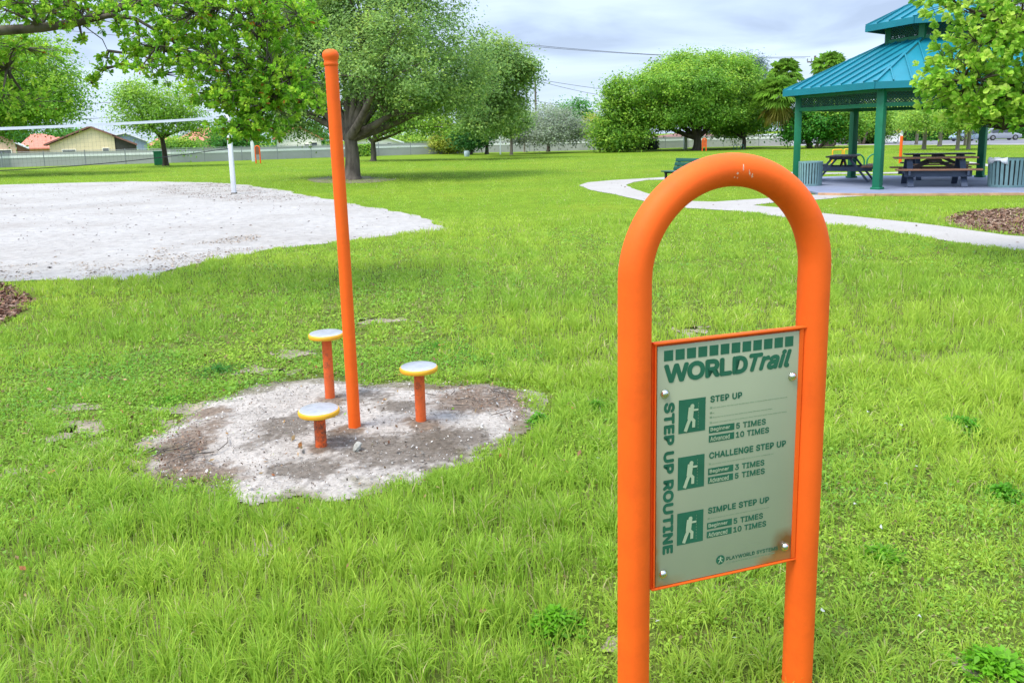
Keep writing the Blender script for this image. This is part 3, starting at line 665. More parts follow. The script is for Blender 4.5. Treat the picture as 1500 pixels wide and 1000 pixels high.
o1 = stain(o1, (.1, .0), (ZT-.62, ZT-.648), (.34, .22, .10), 2.6, 25)
L(t, o1, b.inputs['Base Color']); b.inputs['Roughness'].default_value = .28; b.inputs['Specular IOR Level'].default_value = .45
pn = MB(); pn.box((.214, -.0035, ZT-.328), (.416, .005, .642), bev=.001); panel = pn.build('sign_panel', pm, sign)
YF = -.0062                                    # front face of the panel
GLYPH = {
'0':(453,'227,-7 191,-3 158,7 130,24 105,48 85,77 69,113 57,155 50,202 48,254 50,306 57,353 69,395 85,431 106,461 130,484 159,502 191,512 227,516 262,512 295,502 323,484 348,461 368,431 384,395 396,353 403,306 405,254 403,202 396,155 384,113 368,77 348,48 323,24 295,7 263,-3 227,50 250,52 271,60 290,74 306,92 320,116 330,144 338,176 342,213 344,254 342,295 338,332 330,365 320,393 306,416 290,435 271,449 250,457 227,460 203,457 182,449 163,435 147,416 134,393 123,365 115,332 111,295 109,254 111,213 115,176 123,144 134,116 147,92 163,74 182,60 203,52','17,19,18 16,19,17 16,20,19 15,20,16 15,21,20 14,21,15 14,22,21 14,54,22 54,53,22 53,23,22 13,55,14 55,54,14 13,56,55 52,23,53 13,57,56 51,23,52 13,58,57 50,23,51 50,24,23 12,58,13 12,59,58 49,24,50 11,59,12 49,25,24 11,60,59 48,25,49 11,61,60 47,25,48 10,61,11 47,26,25 10,62,61 46,26,47 9,62,10 46,27,26 9,63,62 45,27,46 8,63,9 8,64,63 44,27,45 44,28,27 8,65,64 43,28,44 7,65,8 43,29,28 7,66,65 42,29,43 6,66,7 42,30,29 6,67,66 41,30,42 40,30,41 6,68,67 5,68,6 40,31,30 5,69,68 39,31,40 39,32,31 4,69,5 4,70,69 38,32,39 4,71,70 37,32,38 36,32,37 4,36,71 4,32,36 4,33,32 3,33,4 2,33,3 2,34,33 2,35,34 1,35,2 1,0,35'),
'1':(453,'76,0 76,55 391,55 391,0 276,509 276,0 212,0 212,448 209,448 86,358 86,427 198,509','10,4,11 10,8,4 8,7,4 7,5,4 10,9,8 6,5,7 0,2,1 0,3,2'),
'3':(453,'218,-7 188,-5 159,1 133,10 108,22 88,38 70,57 57,79 48,104 44,132 109,132 112,115 118,100 126,87 137,76 150,66 165,59 182,54 200,51 219,50 239,51 258,55 275,61 291,69 304,80 315,93 323,108 328,125 329,145 328,163 323,180 316,196 306,211 292,223 275,234 254,241 229,246 201,248 157,248 157,299 288,448 288,452 70,452 70,509 372,509 372,461 211,278 211,289 247,290 279,286 308,276 333,262 354,244 371,222 383,198 391,173 393,145 390,116 383,90 370,66 354,45 333,27 309,12 281,2 251,-5','42,44,43 42,45,44 42,41,45 41,40,45 40,46,45 39,47,40 47,46,40 38,47,39 47,49,48 38,49,47 38,50,49 38,51,50 38,37,51 37,52,51 36,52,37 35,52,36 35,53,52 34,53,35 33,53,34 32,53,33 32,54,53 31,54,32 31,55,54 30,55,31 29,55,30 29,56,55 28,56,29 27,56,28 27,57,56 8,10,9 8,11,10 26,57,27 26,58,57 8,12,11 25,58,26 7,12,8 7,13,12 24,58,25 24,59,58 7,14,13 23,59,24 6,14,7 6,15,14 22,59,23 6,16,15 22,60,59 21,60,22 6,17,16 5,17,6 20,60,21 5,18,17 19,60,20 5,19,18 5,60,19 5,61,60 4,61,5 4,62,61 3,62,4 3,63,62 2,63,3 2,64,63 1,64,2 1,0,64'),
'5':(453,'221,-7 192,-5 165,1 140,11 118,25 99,41 83,60 71,82 63,105 60,130 122,130 125,115 130,102 138,89 148,78 160,68 173,60 188,54 204,51 221,50 241,51 259,56 276,64 291,75 304,89 314,104 322,122 326,141 328,162 326,183 321,203 314,221 303,237 290,251 275,262 257,270 238,275 218,277 201,276 184,273 167,268 152,262 139,255 128,246 67,253 96,509 366,509 366,452 151,452 134,301 136,301 148,311 162,318 178,325 194,330 212,333 229,334 252,332 274,328 294,321 313,311 330,299 345,285 358,269 370,251 379,231 386,210 390,187 391,163 388,132 381,102 369,76 352,52 332,32 309,15 282,3 253,-4','44,48,45 48,46,45 48,47,46 44,49,48 55,57,56 54,57,55 54,58,57 53,58,54 53,59,58 52,59,53 52,60,59 51,60,52 51,61,60 50,61,51 44,50,49 44,61,50 44,39,61 39,38,61 38,62,61 38,37,62 37,63,62 36,63,37 35,63,36 44,40,39 34,63,35 34,64,63 44,41,40 44,42,41 33,64,34 44,43,42 33,65,64 32,65,33 31,65,32 31,66,65 30,66,31 30,67,66 29,67,30 29,68,67 28,68,29 28,69,68 27,69,28 26,69,27 26,70,69 8,10,9 8,11,10 25,70,26 8,12,11 7,12,8 24,70,25 24,71,70 7,13,12 7,14,13 23,71,24 6,14,7 6,15,14 23,72,71 22,72,23 6,16,15 21,72,22 6,17,16 5,17,6 20,72,21 5,18,17 20,73,72 19,73,20 5,19,18 5,73,19 4,73,5 4,74,73 3,74,4 3,75,74 2,75,3 2,76,75 1,76,2 1,0,76'),
'A':(479,'16,0 201,509 276,509 463,0 395,0 287,302 280,323 272,346 264,372 255,402 244,438 232,478 245,478 233,437 222,402 213,371 204,345 197,322 191,302 85,0 110,142 110,199 370,199 370,142','0,11,1 11,2,1 11,12,2 12,3,2 0,21,11 21,13,11 13,10,11 13,10,12 10,22,12 22,3,12 9,22,10 21,14,13 8,22,9 21,15,14 7,22,8 21,16,15 6,22,7 21,17,16 5,22,6 21,18,17 21,20,18 20,19,18 4,23,5 23,22,5 0,20,21 20,22,21 20,23,22 23,3,22 0,19,20 4,3,23'),
'B':(456,'60,0 60,509 241,509 274,507 304,501 329,491 350,477 367,461 381,442 390,421 396,398 398,374 397,353 393,336 387,320 378,307 368,295 356,286 343,278 329,272 315,267 315,262 331,260 347,254 363,245 378,234 391,220 402,203 411,184 416,161 418,136 416,111 410,88 400,67 386,48 368,31 344,18 317,8 284,2 247,0 125,57 245,57 281,60 309,67 330,80 344,96 353,115 355,137 354,153 350,169 342,184 333,197 320,209 306,218 289,225 269,229 248,231 125,231 125,285 238,285 256,287 273,290 288,296 302,304 314,314 323,326 330,340 335,355 336,372 333,393 326,412 313,429 294,442 270,449 240,452 125,452','0,75,1 75,2,1 75,3,2 75,4,3 75,5,4 75,6,5 75,7,6 75,74,7 74,8,7 0,58,75 73,8,74 72,8,73 72,9,8 71,9,72 70,9,71 70,10,9 69,10,70 69,11,10 68,11,69 68,12,11 67,12,68 66,12,67 66,13,12 65,13,66 65,14,13 64,14,65 64,15,14 63,15,64 63,16,15 62,16,63 61,16,62 61,17,16 60,17,61 59,17,60 59,18,17 0,57,58 57,59,58 57,18,59 57,19,18 57,20,19 57,21,20 57,22,21 57,23,22 57,24,23 57,25,24 57,56,25 56,55,25 55,26,25 0,40,57 54,26,55 53,26,54 53,27,26 52,27,53 51,27,52 51,28,27 50,28,51 49,28,50 49,29,28 48,29,49 48,30,29 47,30,48 46,30,47 46,31,30 45,31,46 45,32,31 44,32,45 44,33,32 43,33,44 42,33,43 42,34,33 41,34,42 0,41,40 0,34,41 0,35,34 0,36,35 0,37,36 0,38,37 0,39,38'),
'C':(510,'267,-7 225,-3 186,7 150,25 119,49 92,79 70,115 53,157 44,203 40,254 44,305 53,352 70,393 92,429 119,459 150,484 186,501 225,512 267,516 293,514 317,511 340,504 362,496 383,485 402,471 419,456 435,438 448,418 459,397 467,373 473,348 408,348 404,365 397,380 389,395 380,407 369,418 357,428 344,437 330,444 315,449 300,453 284,455 267,456 237,453 209,445 184,432 161,414 141,391 125,364 113,332 106,295 103,254 106,213 113,177 125,145 141,117 161,94 184,76 210,63 237,56 267,53 284,54 300,56 315,60 330,65 344,72 357,81 369,90 380,102 389,114 397,128 404,144 408,160 473,160 467,135 459,112 448,91 435,71 420,53 402,38 383,24 363,13 341,5 317,-2 293,-6','17,19,18 17,20,19 16,20,17 16,21,20 16,22,21 15,22,16 15,23,22 15,24,23 14,24,15 14,25,24 13,44,14 44,43,14 43,25,14 42,25,43 42,26,25 41,26,42 13,45,44 40,26,41 39,26,40 13,46,45 38,26,39 38,27,26 37,27,38 13,47,46 12,47,13 36,27,37 35,27,36 35,28,27 12,48,47 34,28,35 34,29,28 33,29,34 11,48,12 11,49,48 32,29,33 32,30,29 31,30,32 11,50,49 10,50,11 10,51,50 9,51,10 9,52,51 8,52,9 8,53,52 8,54,53 7,54,8 7,55,54 72,74,73 72,75,74 6,55,7 6,56,55 71,75,72 71,76,75 70,76,71 6,57,56 5,57,6 69,76,70 69,77,76 68,77,69 5,58,57 68,78,77 67,78,68 66,78,67 4,58,5 4,59,58 65,78,66 65,79,78 64,79,65 4,60,59 63,79,64 62,79,63 4,61,60 61,79,62 61,80,79 4,80,61 3,80,4 3,81,80 2,81,3 2,82,81 2,83,82 1,83,2 1,84,83 1,85,84 0,85,1'),
'D':(502,'219,0 96,0 96,57 215,57 254,60 288,68 318,81 343,99 363,122 379,149 390,181 397,216 399,255 397,294 390,329 379,361 364,388 344,410 320,428 291,441 258,449 221,452 93,452 93,509 225,509 273,505 315,495 353,478 385,455 412,426 433,391 449,351 458,306 462,255 458,205 449,159 433,119 411,83 384,54 351,31 312,14 268,3 125,509 125,0 60,0 60,509','44,23,45 23,42,45 44,22,23 42,24,23 43,24,42 43,21,24 21,25,24 21,26,25 21,27,26 21,28,27 21,20,28 20,29,28 44,21,22 44,2,21 2,43,21 19,29,20 18,29,19 17,29,18 17,30,29 16,30,17 16,31,30 15,31,16 14,31,15 14,32,31 13,32,14 13,33,32 12,33,13 11,33,12 11,34,33 10,34,11 10,35,34 9,35,10 9,36,35 8,36,9 7,36,8 7,37,36 6,37,7 6,38,37 5,38,6 4,38,5 3,38,4 44,1,2 43,3,2 43,38,3 43,39,38 43,40,39 43,41,40 43,0,41 1,43,44 43,0,1'),
'E':(418,'60,0 60,509 372,509 372,452 125,452 125,286 355,286 355,229 125,229 125,57 375,57 375,0','0,4,1 4,2,1 4,3,2 0,5,4 0,8,5 8,6,5 8,7,6 0,9,8 0,10,9 0,11,10'),
'G':(520,'269,-7 225,-3 185,7 149,25 118,49 91,79 69,116 53,157 43,203 40,254 43,305 53,352 69,393 91,429 117,459 149,484 184,501 223,512 265,516 291,514 316,510 340,504 363,494 384,483 403,469 421,453 436,436 449,416 460,395 468,373 474,349 408,349 402,365 395,379 387,393 378,406 368,417 356,427 344,436 330,443 315,448 300,453 283,455 265,456 236,453 209,445 183,432 160,414 141,392 125,364 113,332 106,295 103,254 106,213 113,177 125,145 141,117 161,95 184,76 210,63 238,56 269,53 296,55 322,61 345,71 365,85 382,102 396,123 407,147 413,173 415,202 434,199 283,199 283,256 478,256 478,200 475,160 466,124 451,91 431,62 406,38 377,19 344,5 308,-4','17,19,18 17,20,19 16,20,17 16,21,20 16,22,21 15,22,16 15,23,22 14,23,15 14,24,23 14,25,24 13,44,14 44,43,14 43,25,14 42,25,43 41,25,42 41,26,25 13,45,44 40,26,41 39,26,40 13,46,45 38,26,39 38,27,26 37,27,38 13,47,46 12,47,13 36,27,37 35,27,36 35,28,27 12,48,47 34,28,35 34,29,28 11,48,12 33,29,34 11,49,48 32,29,33 32,30,29 31,30,32 11,50,49 10,50,11 10,51,50 9,51,10 9,52,51 72,74,73 72,70,74 70,75,74 8,52,9 8,53,52 8,54,53 7,54,8 72,69,70 71,75,70 71,76,75 69,71,72 69,76,71 7,55,54 68,76,69 68,77,76 6,55,7 67,77,68 6,56,55 67,78,77 66,78,67 6,57,56 5,57,6 65,78,66 5,58,57 65,79,78 64,79,65 4,58,5 4,59,58 63,79,64 4,60,59 63,80,79 62,80,63 4,61,60 61,80,62 4,80,61 3,80,4 3,81,80 2,81,3 2,82,81 1,82,2 1,83,82 0,83,1'),
'H':(517,'60,0 60,509 125,509 125,289 392,289 392,509 457,509 457,0 392,0 392,232 125,232 125,0','0,2,1 0,3,2 4,6,5 4,7,6 0,10,3 10,4,3 10,9,4 9,7,4 0,11,10 8,7,9'),
'I':(300,'31,0 31,57 118,57 118,452 31,452 31,509 269,509 269,452 183,452 183,57 269,57 269,0','4,6,5 4,7,6 3,7,4 2,8,3 8,7,3 2,9,8 0,2,1 0,9,2 0,10,9 0,11,10'),
'L':(393,'60,0 60,509 125,509 125,57 361,57 361,0','0,2,1 0,3,2 0,4,3 0,5,4'),
'M':(628,'60,0 60,509 152,509 277,187 280,179 284,170 287,159 291,147 295,135 299,123 303,110 307,97 311,84 315,71 319,60 322,49 307,49 311,59 314,71 318,83 322,95 326,108 330,121 334,134 338,146 342,158 346,169 349,179 352,187 476,509 568,509 568,0 504,0 504,291 504,302 504,314 504,327 505,340 505,354 505,369 505,383 506,398 506,413 506,428 507,443 507,457 513,457 508,441 503,425 498,409 492,393 487,378 482,363 477,348 472,335 467,322 463,310 459,300 456,291 342,0 286,0 170,291 167,300 163,310 159,321 155,333 150,347 145,361 140,376 134,392 129,408 124,424 118,441 112,457 119,457 119,444 120,430 120,416 120,401 121,386 121,372 121,357 121,342 122,328 122,315 122,302 122,291 122,0','0,73,1 73,2,1 73,74,2 74,3,2 28,45,29 45,30,29 45,46,30 46,31,30 0,72,73 75,3,74 28,44,45 47,31,46 76,3,75 28,48,44 48,43,44 48,43,47 43,31,47 0,76,72 76,71,72 0,77,76 71,3,76 42,31,43 28,49,48 70,3,71 0,78,77 41,31,42 28,50,49 69,3,70 0,79,78 40,31,41 28,51,50 68,3,69 0,80,79 39,31,40 28,52,51 67,3,68 0,81,80 38,31,39 28,53,52 66,3,67 0,82,81 37,31,38 28,54,53 65,3,66 0,83,82 36,31,37 28,55,54 64,3,65 0,84,83 35,31,36 28,56,55 63,3,64 0,85,84 34,31,35 28,57,56 62,3,63 0,86,85 33,31,34 28,58,57 61,3,62 0,87,86 60,3,61 28,59,58 32,31,33 60,4,3 27,59,28 60,5,4 26,59,27 60,6,5 25,59,26 60,7,6 24,59,25 60,8,7 23,59,24 60,9,8 22,59,23 60,10,9 21,59,22 60,11,10 20,59,21 60,12,11 19,59,20 60,18,12 18,13,12 18,13,19 13,59,19 14,59,13 60,17,18 15,59,14 60,16,17 60,15,16 60,59,15'),
'N':(523,'60,0 60,509 136,509 343,183 349,174 355,163 363,151 371,137 379,122 388,107 396,90 405,73 414,55 405,54 403,72 402,90 401,108 400,126 399,142 399,157 399,171 399,184 399,195 399,509 463,509 463,0 387,0 202,290 194,303 186,317 177,331 168,346 159,363 148,381 136,402 123,425 108,452 119,454 120,429 121,406 122,384 123,363 124,345 124,328 125,313 125,301 125,291 125,0','0,36,1 36,2,1 36,37,2 37,3,2 22,24,23 22,25,24 38,3,37 0,38,36 38,35,36 0,39,38 35,3,38 34,3,35 0,40,39 33,3,34 0,41,40 32,3,33 0,42,41 31,3,32 30,3,31 0,43,42 29,3,30 0,44,43 28,3,29 0,45,44 27,3,28 0,46,45 0,47,46 26,3,27 21,25,22 20,25,21 26,4,3 26,5,4 19,25,20 26,6,5 18,25,19 26,7,6 17,25,18 26,8,7 16,25,17 26,9,8 15,25,16 26,10,9 14,11,15 11,25,15 26,14,10 14,11,10 12,25,11 26,13,14 13,25,12 26,25,13'),
'O':(533,'267,-7 225,-3 186,7 150,25 119,49 92,79 70,115 53,157 44,203 40,254 44,305 53,352 70,393 92,429 119,459 150,484 186,501 225,512 267,516 309,512 348,501 384,484 415,459 442,429 464,393 480,352 490,305 493,254 490,203 480,157 464,115 442,79 415,49 384,25 348,7 309,-3 267,53 296,55 324,63 349,76 372,94 392,116 408,144 420,176 428,213 430,254 428,295 420,332 408,365 392,392 372,415 349,433 324,446 296,453 267,456 237,453 210,445 184,433 161,415 142,392 125,364 113,332 106,295 103,254 106,213 113,176 125,144 142,117 161,94 184,76 210,63 237,55','17,19,18 16,19,17 16,20,19 15,20,16 15,21,20 14,21,15 14,22,21 13,55,14 55,54,14 54,22,14 54,53,22 53,23,22 52,23,53 13,56,55 51,23,52 13,57,56 50,23,51 13,58,57 50,24,23 12,58,13 49,24,50 12,59,58 11,59,12 49,25,24 48,25,49 11,60,59 47,25,48 11,61,60 10,61,11 47,26,25 46,26,47 10,62,61 9,62,10 46,27,26 45,27,46 9,63,62 8,63,9 8,64,63 44,27,45 44,28,27 8,65,64 43,28,44 7,65,8 43,29,28 7,66,65 42,29,43 6,66,7 42,30,29 6,67,66 41,30,42 6,68,67 40,30,41 5,68,6 40,31,30 5,69,68 39,31,40 39,32,31 4,69,5 4,70,69 38,32,39 4,71,70 37,32,38 4,36,71 36,32,37 4,32,36 4,33,32 3,33,4 2,33,3 2,34,33 1,34,2 1,35,34 1,0,35'),
'P':(444,'60,0 60,509 235,509 272,506 305,499 332,487 356,471 375,452 390,430 400,404 407,377 409,348 407,318 400,291 390,265 375,243 356,223 332,207 305,195 272,188 235,186 109,186 109,242 233,242 257,244 279,248 297,256 312,266 324,279 333,294 339,310 343,328 344,348 343,367 339,385 333,402 324,416 312,428 297,439 279,446 257,451 232,452 125,452 125,0','0,42,1 42,2,1 42,3,2 42,4,3 42,5,4 42,6,5 42,7,6 42,41,7 41,40,7 40,8,7 0,22,42 22,43,42 39,8,40 38,8,39 37,8,38 37,9,8 36,9,37 35,9,36 35,10,9 34,10,35 33,10,34 33,11,10 32,11,33 31,11,32 31,12,11 30,12,31 30,13,12 29,13,30 28,13,29 28,14,13 27,14,28 26,14,27 26,15,14 25,15,26 24,15,25 23,15,24 23,16,15 0,21,22 43,23,22 43,20,23 20,16,23 20,17,16 20,18,17 20,19,18 0,20,21 0,43,20'),
'R':(449,'60,0 60,509 236,509 273,506 305,500 333,489 356,473 376,455 390,433 401,408 407,381 409,352 407,323 401,296 390,271 376,250 356,232 333,217 305,206 273,200 236,198 96,198 96,255 234,255 258,256 280,260 298,267 313,276 325,287 334,300 340,316 344,333 345,352 344,371 340,389 334,405 325,419 313,430 298,440 279,446 258,451 233,452 125,452 125,0 353,0 230,229 303,229 428,0','0,22,1 22,42,1 42,2,1 42,3,2 42,4,3 42,5,4 42,6,5 42,7,6 42,41,7 41,40,7 40,8,7 22,43,42 39,8,40 38,8,39 37,8,38 37,9,8 36,9,37 35,9,36 35,10,9 34,10,35 33,10,34 33,11,10 32,11,33 31,11,32 31,12,11 30,12,31 30,13,12 29,13,30 28,13,29 28,14,13 27,14,28 26,14,27 26,15,14 25,15,26 24,15,25 23,15,24 0,21,22 43,23,22 43,45,23 45,15,23 45,16,15 45,46,16 46,17,16 43,20,45 20,44,45 47,17,46 18,47,17 19,47,18 20,47,19 0,20,21 0,43,20 44,47,20'),
'S':(446,'224,-9 188,-7 156,-1 128,9 102,23 81,40 64,60 51,83 42,109 38,137 104,137 108,118 114,102 123,88 136,76 150,66 166,59 185,53 204,50 224,49 246,50 267,54 286,60 303,69 317,79 329,92 338,106 344,122 346,139 344,154 340,168 332,179 322,189 310,197 296,205 280,211 263,217 245,222 184,239 145,253 112,269 86,289 67,313 56,341 52,372 54,400 62,425 75,448 92,468 113,484 138,498 165,508 195,514 227,516 259,514 289,508 316,498 340,484 360,468 377,449 390,427 398,403 401,378 337,378 332,402 320,421 302,437 280,449 254,456 225,459 204,457 185,454 167,448 152,440 139,430 129,418 121,405 117,391 115,376 117,359 122,345 131,334 142,324 155,315 169,308 184,302 198,297 212,293 264,279 279,275 295,270 312,264 328,256 344,248 359,238 372,226 384,213 395,198 402,180 407,161 408,139 406,112 399,87 386,64 370,43 349,25 323,11 294,0 261,-7','52,54,53 51,54,52 51,55,54 50,55,51 50,56,55 49,56,50 49,57,56 48,57,49 48,58,57 48,59,58 47,70,48 70,69,48 69,59,48 68,59,69 47,71,70 67,59,68 47,72,71 66,59,67 66,60,59 46,72,47 46,73,72 46,74,73 65,60,66 46,75,74 65,61,60 45,75,46 64,61,65 45,76,75 45,77,76 64,62,61 63,62,64 44,77,45 44,78,77 44,79,78 43,79,44 43,80,79 43,81,80 42,81,43 42,82,81 42,83,82 42,84,83 41,84,42 41,85,84 41,86,85 41,87,86 41,88,87 40,88,41 40,89,88 40,90,89 40,91,90 39,91,40 39,92,91 39,93,92 38,93,39 38,94,93 37,94,38 37,95,94 37,96,95 36,96,37 35,96,36 35,97,96 34,97,35 33,97,34 33,98,97 32,98,33 31,98,32 31,99,98 30,99,31 29,99,30 29,100,99 28,100,29 27,100,28 27,101,100 8,10,9 8,11,10 26,101,27 8,12,11 26,102,101 7,12,8 25,102,26 7,13,12 24,102,25 7,14,13 24,103,102 6,14,7 23,103,24 6,15,14 22,103,23 6,16,15 22,104,103 21,104,22 5,16,6 5,17,16 20,104,21 5,18,17 19,104,20 5,19,18 5,104,19 5,105,104 4,105,5 4,106,105 3,106,4 3,107,106 2,107,3 2,108,107 1,108,2 1,0,108'),
'T':(448,'32,452 32,509 417,509 417,452 257,452 257,0 193,0 193,452','0,2,1 0,3,2 7,3,0 6,4,7 4,3,7 6,5,4'),
'U':(517,'259,-8 220,-6 186,2 154,15 126,33 103,55 85,80 71,108 63,140 60,173 60,509 124,509 124,178 126,155 132,133 141,113 153,95 169,80 187,68 208,59 232,53 259,52 285,53 309,59 331,68 349,80 364,95 377,113 385,133 391,155 393,178 393,509 457,509 457,173 454,140 446,108 433,80 414,55 391,33 363,15 332,2 297,-6','9,11,10 9,12,11 30,32,31 30,33,32 9,13,12 29,33,30 8,13,9 29,34,33 8,14,13 28,34,29 7,14,8 28,35,34 27,35,28 7,15,14 7,16,15 26,35,27 6,16,7 26,36,35 6,17,16 25,36,26 6,18,17 24,36,25 5,18,6 24,37,36 5,19,18 23,37,24 5,20,19 22,37,23 22,38,37 4,20,5 4,21,20 21,38,22 4,38,21 3,38,4 3,39,38 2,39,3 2,40,39 1,40,2 1,41,40 0,41,1'),
'W':(686,'155,0 16,509 82,509 163,196 167,179 172,162 175,145 179,128 183,111 187,94 190,76 194,58 197,40 189,40 193,58 196,76 200,94 203,111 207,128 211,145 215,162 220,179 224,196 306,509 380,509 462,196 466,179 470,162 474,145 478,128 482,111 486,94 490,76 494,58 497,40 488,40 492,58 495,76 499,94 503,111 506,128 510,145 515,162 519,179 523,196 603,509 670,509 530,0 455,0 368,323 362,345 357,368 351,391 346,417 341,445 336,475 350,475 345,446 340,420 335,395 330,371 324,347 318,323 230,0','0,2,1 0,3,2 22,55,23 55,24,23 55,56,24 56,25,24 44,46,45 44,47,46 22,54,55 57,25,56 58,53,57 53,25,57 22,58,54 58,53,54 22,59,58 52,25,53 22,60,59 51,25,52 22,61,60 50,25,51 22,62,61 49,25,50 22,63,62 48,25,49 0,4,3 21,63,22 48,26,25 43,47,44 0,5,4 20,63,21 48,27,26 42,47,43 0,6,5 19,63,20 48,28,27 41,47,42 0,7,6 18,63,19 48,29,28 40,47,41 0,8,7 17,63,18 48,30,29 39,47,40 0,9,8 16,63,17 48,31,30 38,47,39 0,10,9 15,63,16 48,32,31 37,47,38 0,14,10 14,11,10 48,36,32 36,33,32 14,11,15 11,63,15 36,33,37 33,47,37 12,63,11 34,47,33 0,13,14 48,35,36 0,12,13 0,63,12 48,34,35 48,47,34'),
'Y':(472,'203,0 203,208 16,509 91,509 192,344 203,327 213,309 222,292 231,274 240,254 250,230 224,230 233,254 242,275 251,293 260,310 270,327 280,344 381,509 455,509 268,208 268,0','1,3,2 1,4,3 17,19,18 17,20,19 1,5,4 16,20,17 15,20,16 1,6,5 14,20,15 1,7,6 13,20,14 1,8,7 12,9,13 9,20,13 1,12,8 12,9,8 1,11,12 10,20,9 1,10,11 1,20,10 0,20,1 0,21,20'),
'a':(389,'160,-9 137,-7 115,-3 94,5 76,15 60,29 48,45 38,63 32,84 30,108 32,128 36,146 43,161 53,174 64,184 78,193 92,200 108,206 125,211 143,214 161,217 178,220 200,223 218,225 234,227 247,229 257,231 265,235 271,240 274,246 276,255 276,257 275,272 272,285 267,297 260,307 251,315 240,322 227,327 212,330 196,331 178,330 163,327 149,322 137,316 127,309 118,301 110,292 104,283 100,274 41,291 51,313 64,331 79,346 95,358 114,368 133,375 153,380 173,383 194,384 208,384 223,382 239,379 255,375 271,369 286,360 300,350 312,336 322,320 330,301 335,278 337,251 337,0 277,0 277,52 272,52 267,43 260,34 252,25 242,16 229,8 215,1 199,-4 181,-7 170,45 192,47 211,51 228,59 242,68 254,80 263,93 270,108 274,122 276,138 276,190 272,187 267,184 259,182 251,180 241,178 231,176 221,174 210,173 200,171 191,170 182,169 175,168 161,166 147,163 134,159 122,153 112,147 103,139 97,130 93,118 92,105 93,93 96,82 102,72 109,64 119,57 130,52 142,48 156,46','58,60,59 58,61,60 57,61,58 57,62,61 56,62,57 56,63,62 55,63,56 55,64,63 55,65,64 54,65,55 54,66,65 53,66,54 53,67,66 52,67,53 52,40,67 40,39,67 39,68,67 51,41,52 41,40,52 51,42,41 38,68,39 51,43,42 37,68,38 51,44,43 36,68,37 36,69,68 51,45,44 35,69,36 50,45,51 50,46,45 34,69,35 34,70,69 50,47,46 33,70,34 50,48,47 49,48,50 32,70,33 32,71,70 31,71,32 30,71,31 29,71,30 29,72,71 28,72,29 27,72,28 26,94,27 94,72,27 25,94,26 24,94,25 23,94,24 22,94,23 21,94,22 20,94,21 19,94,20 18,94,19 17,94,18 16,94,17 15,94,16 14,94,15 14,95,94 93,72,94 14,96,95 14,97,96 13,97,14 13,98,97 13,99,98 13,100,99 13,101,100 13,102,101 12,102,13 12,103,102 12,104,103 12,105,104 12,106,105 12,107,106 12,108,107 12,109,108 11,109,12 11,110,109 11,111,110 11,112,111 10,112,11 10,113,112 92,72,93 10,114,113 9,114,10 91,72,92 9,115,114 8,115,9 90,72,91 8,116,115 89,72,90 8,117,116 7,117,8 7,118,117 88,74,89 74,72,89 7,119,118 87,74,88 7,120,119 6,120,7 86,75,87 75,74,87 6,121,120 6,122,121 86,76,75 73,72,74 85,76,86 6,123,122 84,76,85 6,84,123 6,76,84 5,76,6 5,77,76 5,78,77 4,78,5 4,79,78 4,80,79 3,80,4 3,81,80 2,81,3 2,82,81 1,82,2 1,83,82 0,83,1'),
'c':(395,'207,-8 174,-5 144,3 117,16 93,35 72,58 56,85 44,116 37,150 34,187 37,225 44,260 56,291 72,318 93,341 117,360 144,374 174,382 207,384 226,384 243,381 260,377 276,371 291,364 305,356 318,346 330,335 340,322 349,308 356,293 362,277 303,262 300,272 295,281 290,289 284,297 278,304 270,311 261,316 252,321 242,325 231,328 220,329 207,330 184,328 163,321 145,310 130,296 118,278 108,258 102,236 98,212 96,187 98,163 102,139 108,117 118,97 130,80 145,66 163,55 184,49 207,46 220,47 232,49 243,52 253,55 262,60 271,66 279,73 285,80 292,89 297,98 301,107 304,117 363,102 357,86 350,70 341,56 331,43 319,32 306,21 292,12 277,5 261,-1 244,-5 226,-7','17,19,18 17,20,19 16,20,17 16,21,20 16,22,21 15,22,16 15,23,22 15,24,23 14,24,15 14,25,24 14,26,25 13,43,14 43,26,14 43,42,26 42,27,26 13,44,43 41,27,42 13,45,44 40,27,41 39,27,40 39,28,27 13,46,45 38,28,39 12,46,13 37,28,38 36,28,37 12,47,46 36,29,28 35,29,36 34,29,35 12,48,47 34,30,29 11,48,12 33,30,34 32,30,33 11,49,48 32,31,30 10,49,11 10,50,49 10,51,50 9,51,10 9,52,51 8,52,9 8,53,52 8,54,53 7,54,8 7,55,54 7,56,55 72,74,73 6,56,7 71,74,72 71,75,74 70,75,71 6,57,56 69,75,70 69,76,75 5,57,6 5,58,57 68,76,69 67,76,68 67,77,76 66,77,67 5,59,58 65,77,66 4,59,5 65,78,77 64,78,65 4,60,59 63,78,64 62,78,63 4,61,60 61,78,62 4,78,61 4,79,78 3,79,4 3,80,79 3,81,80 2,81,3 2,82,81 2,83,82 1,83,2 1,84,83 1,85,84 0,85,1'),
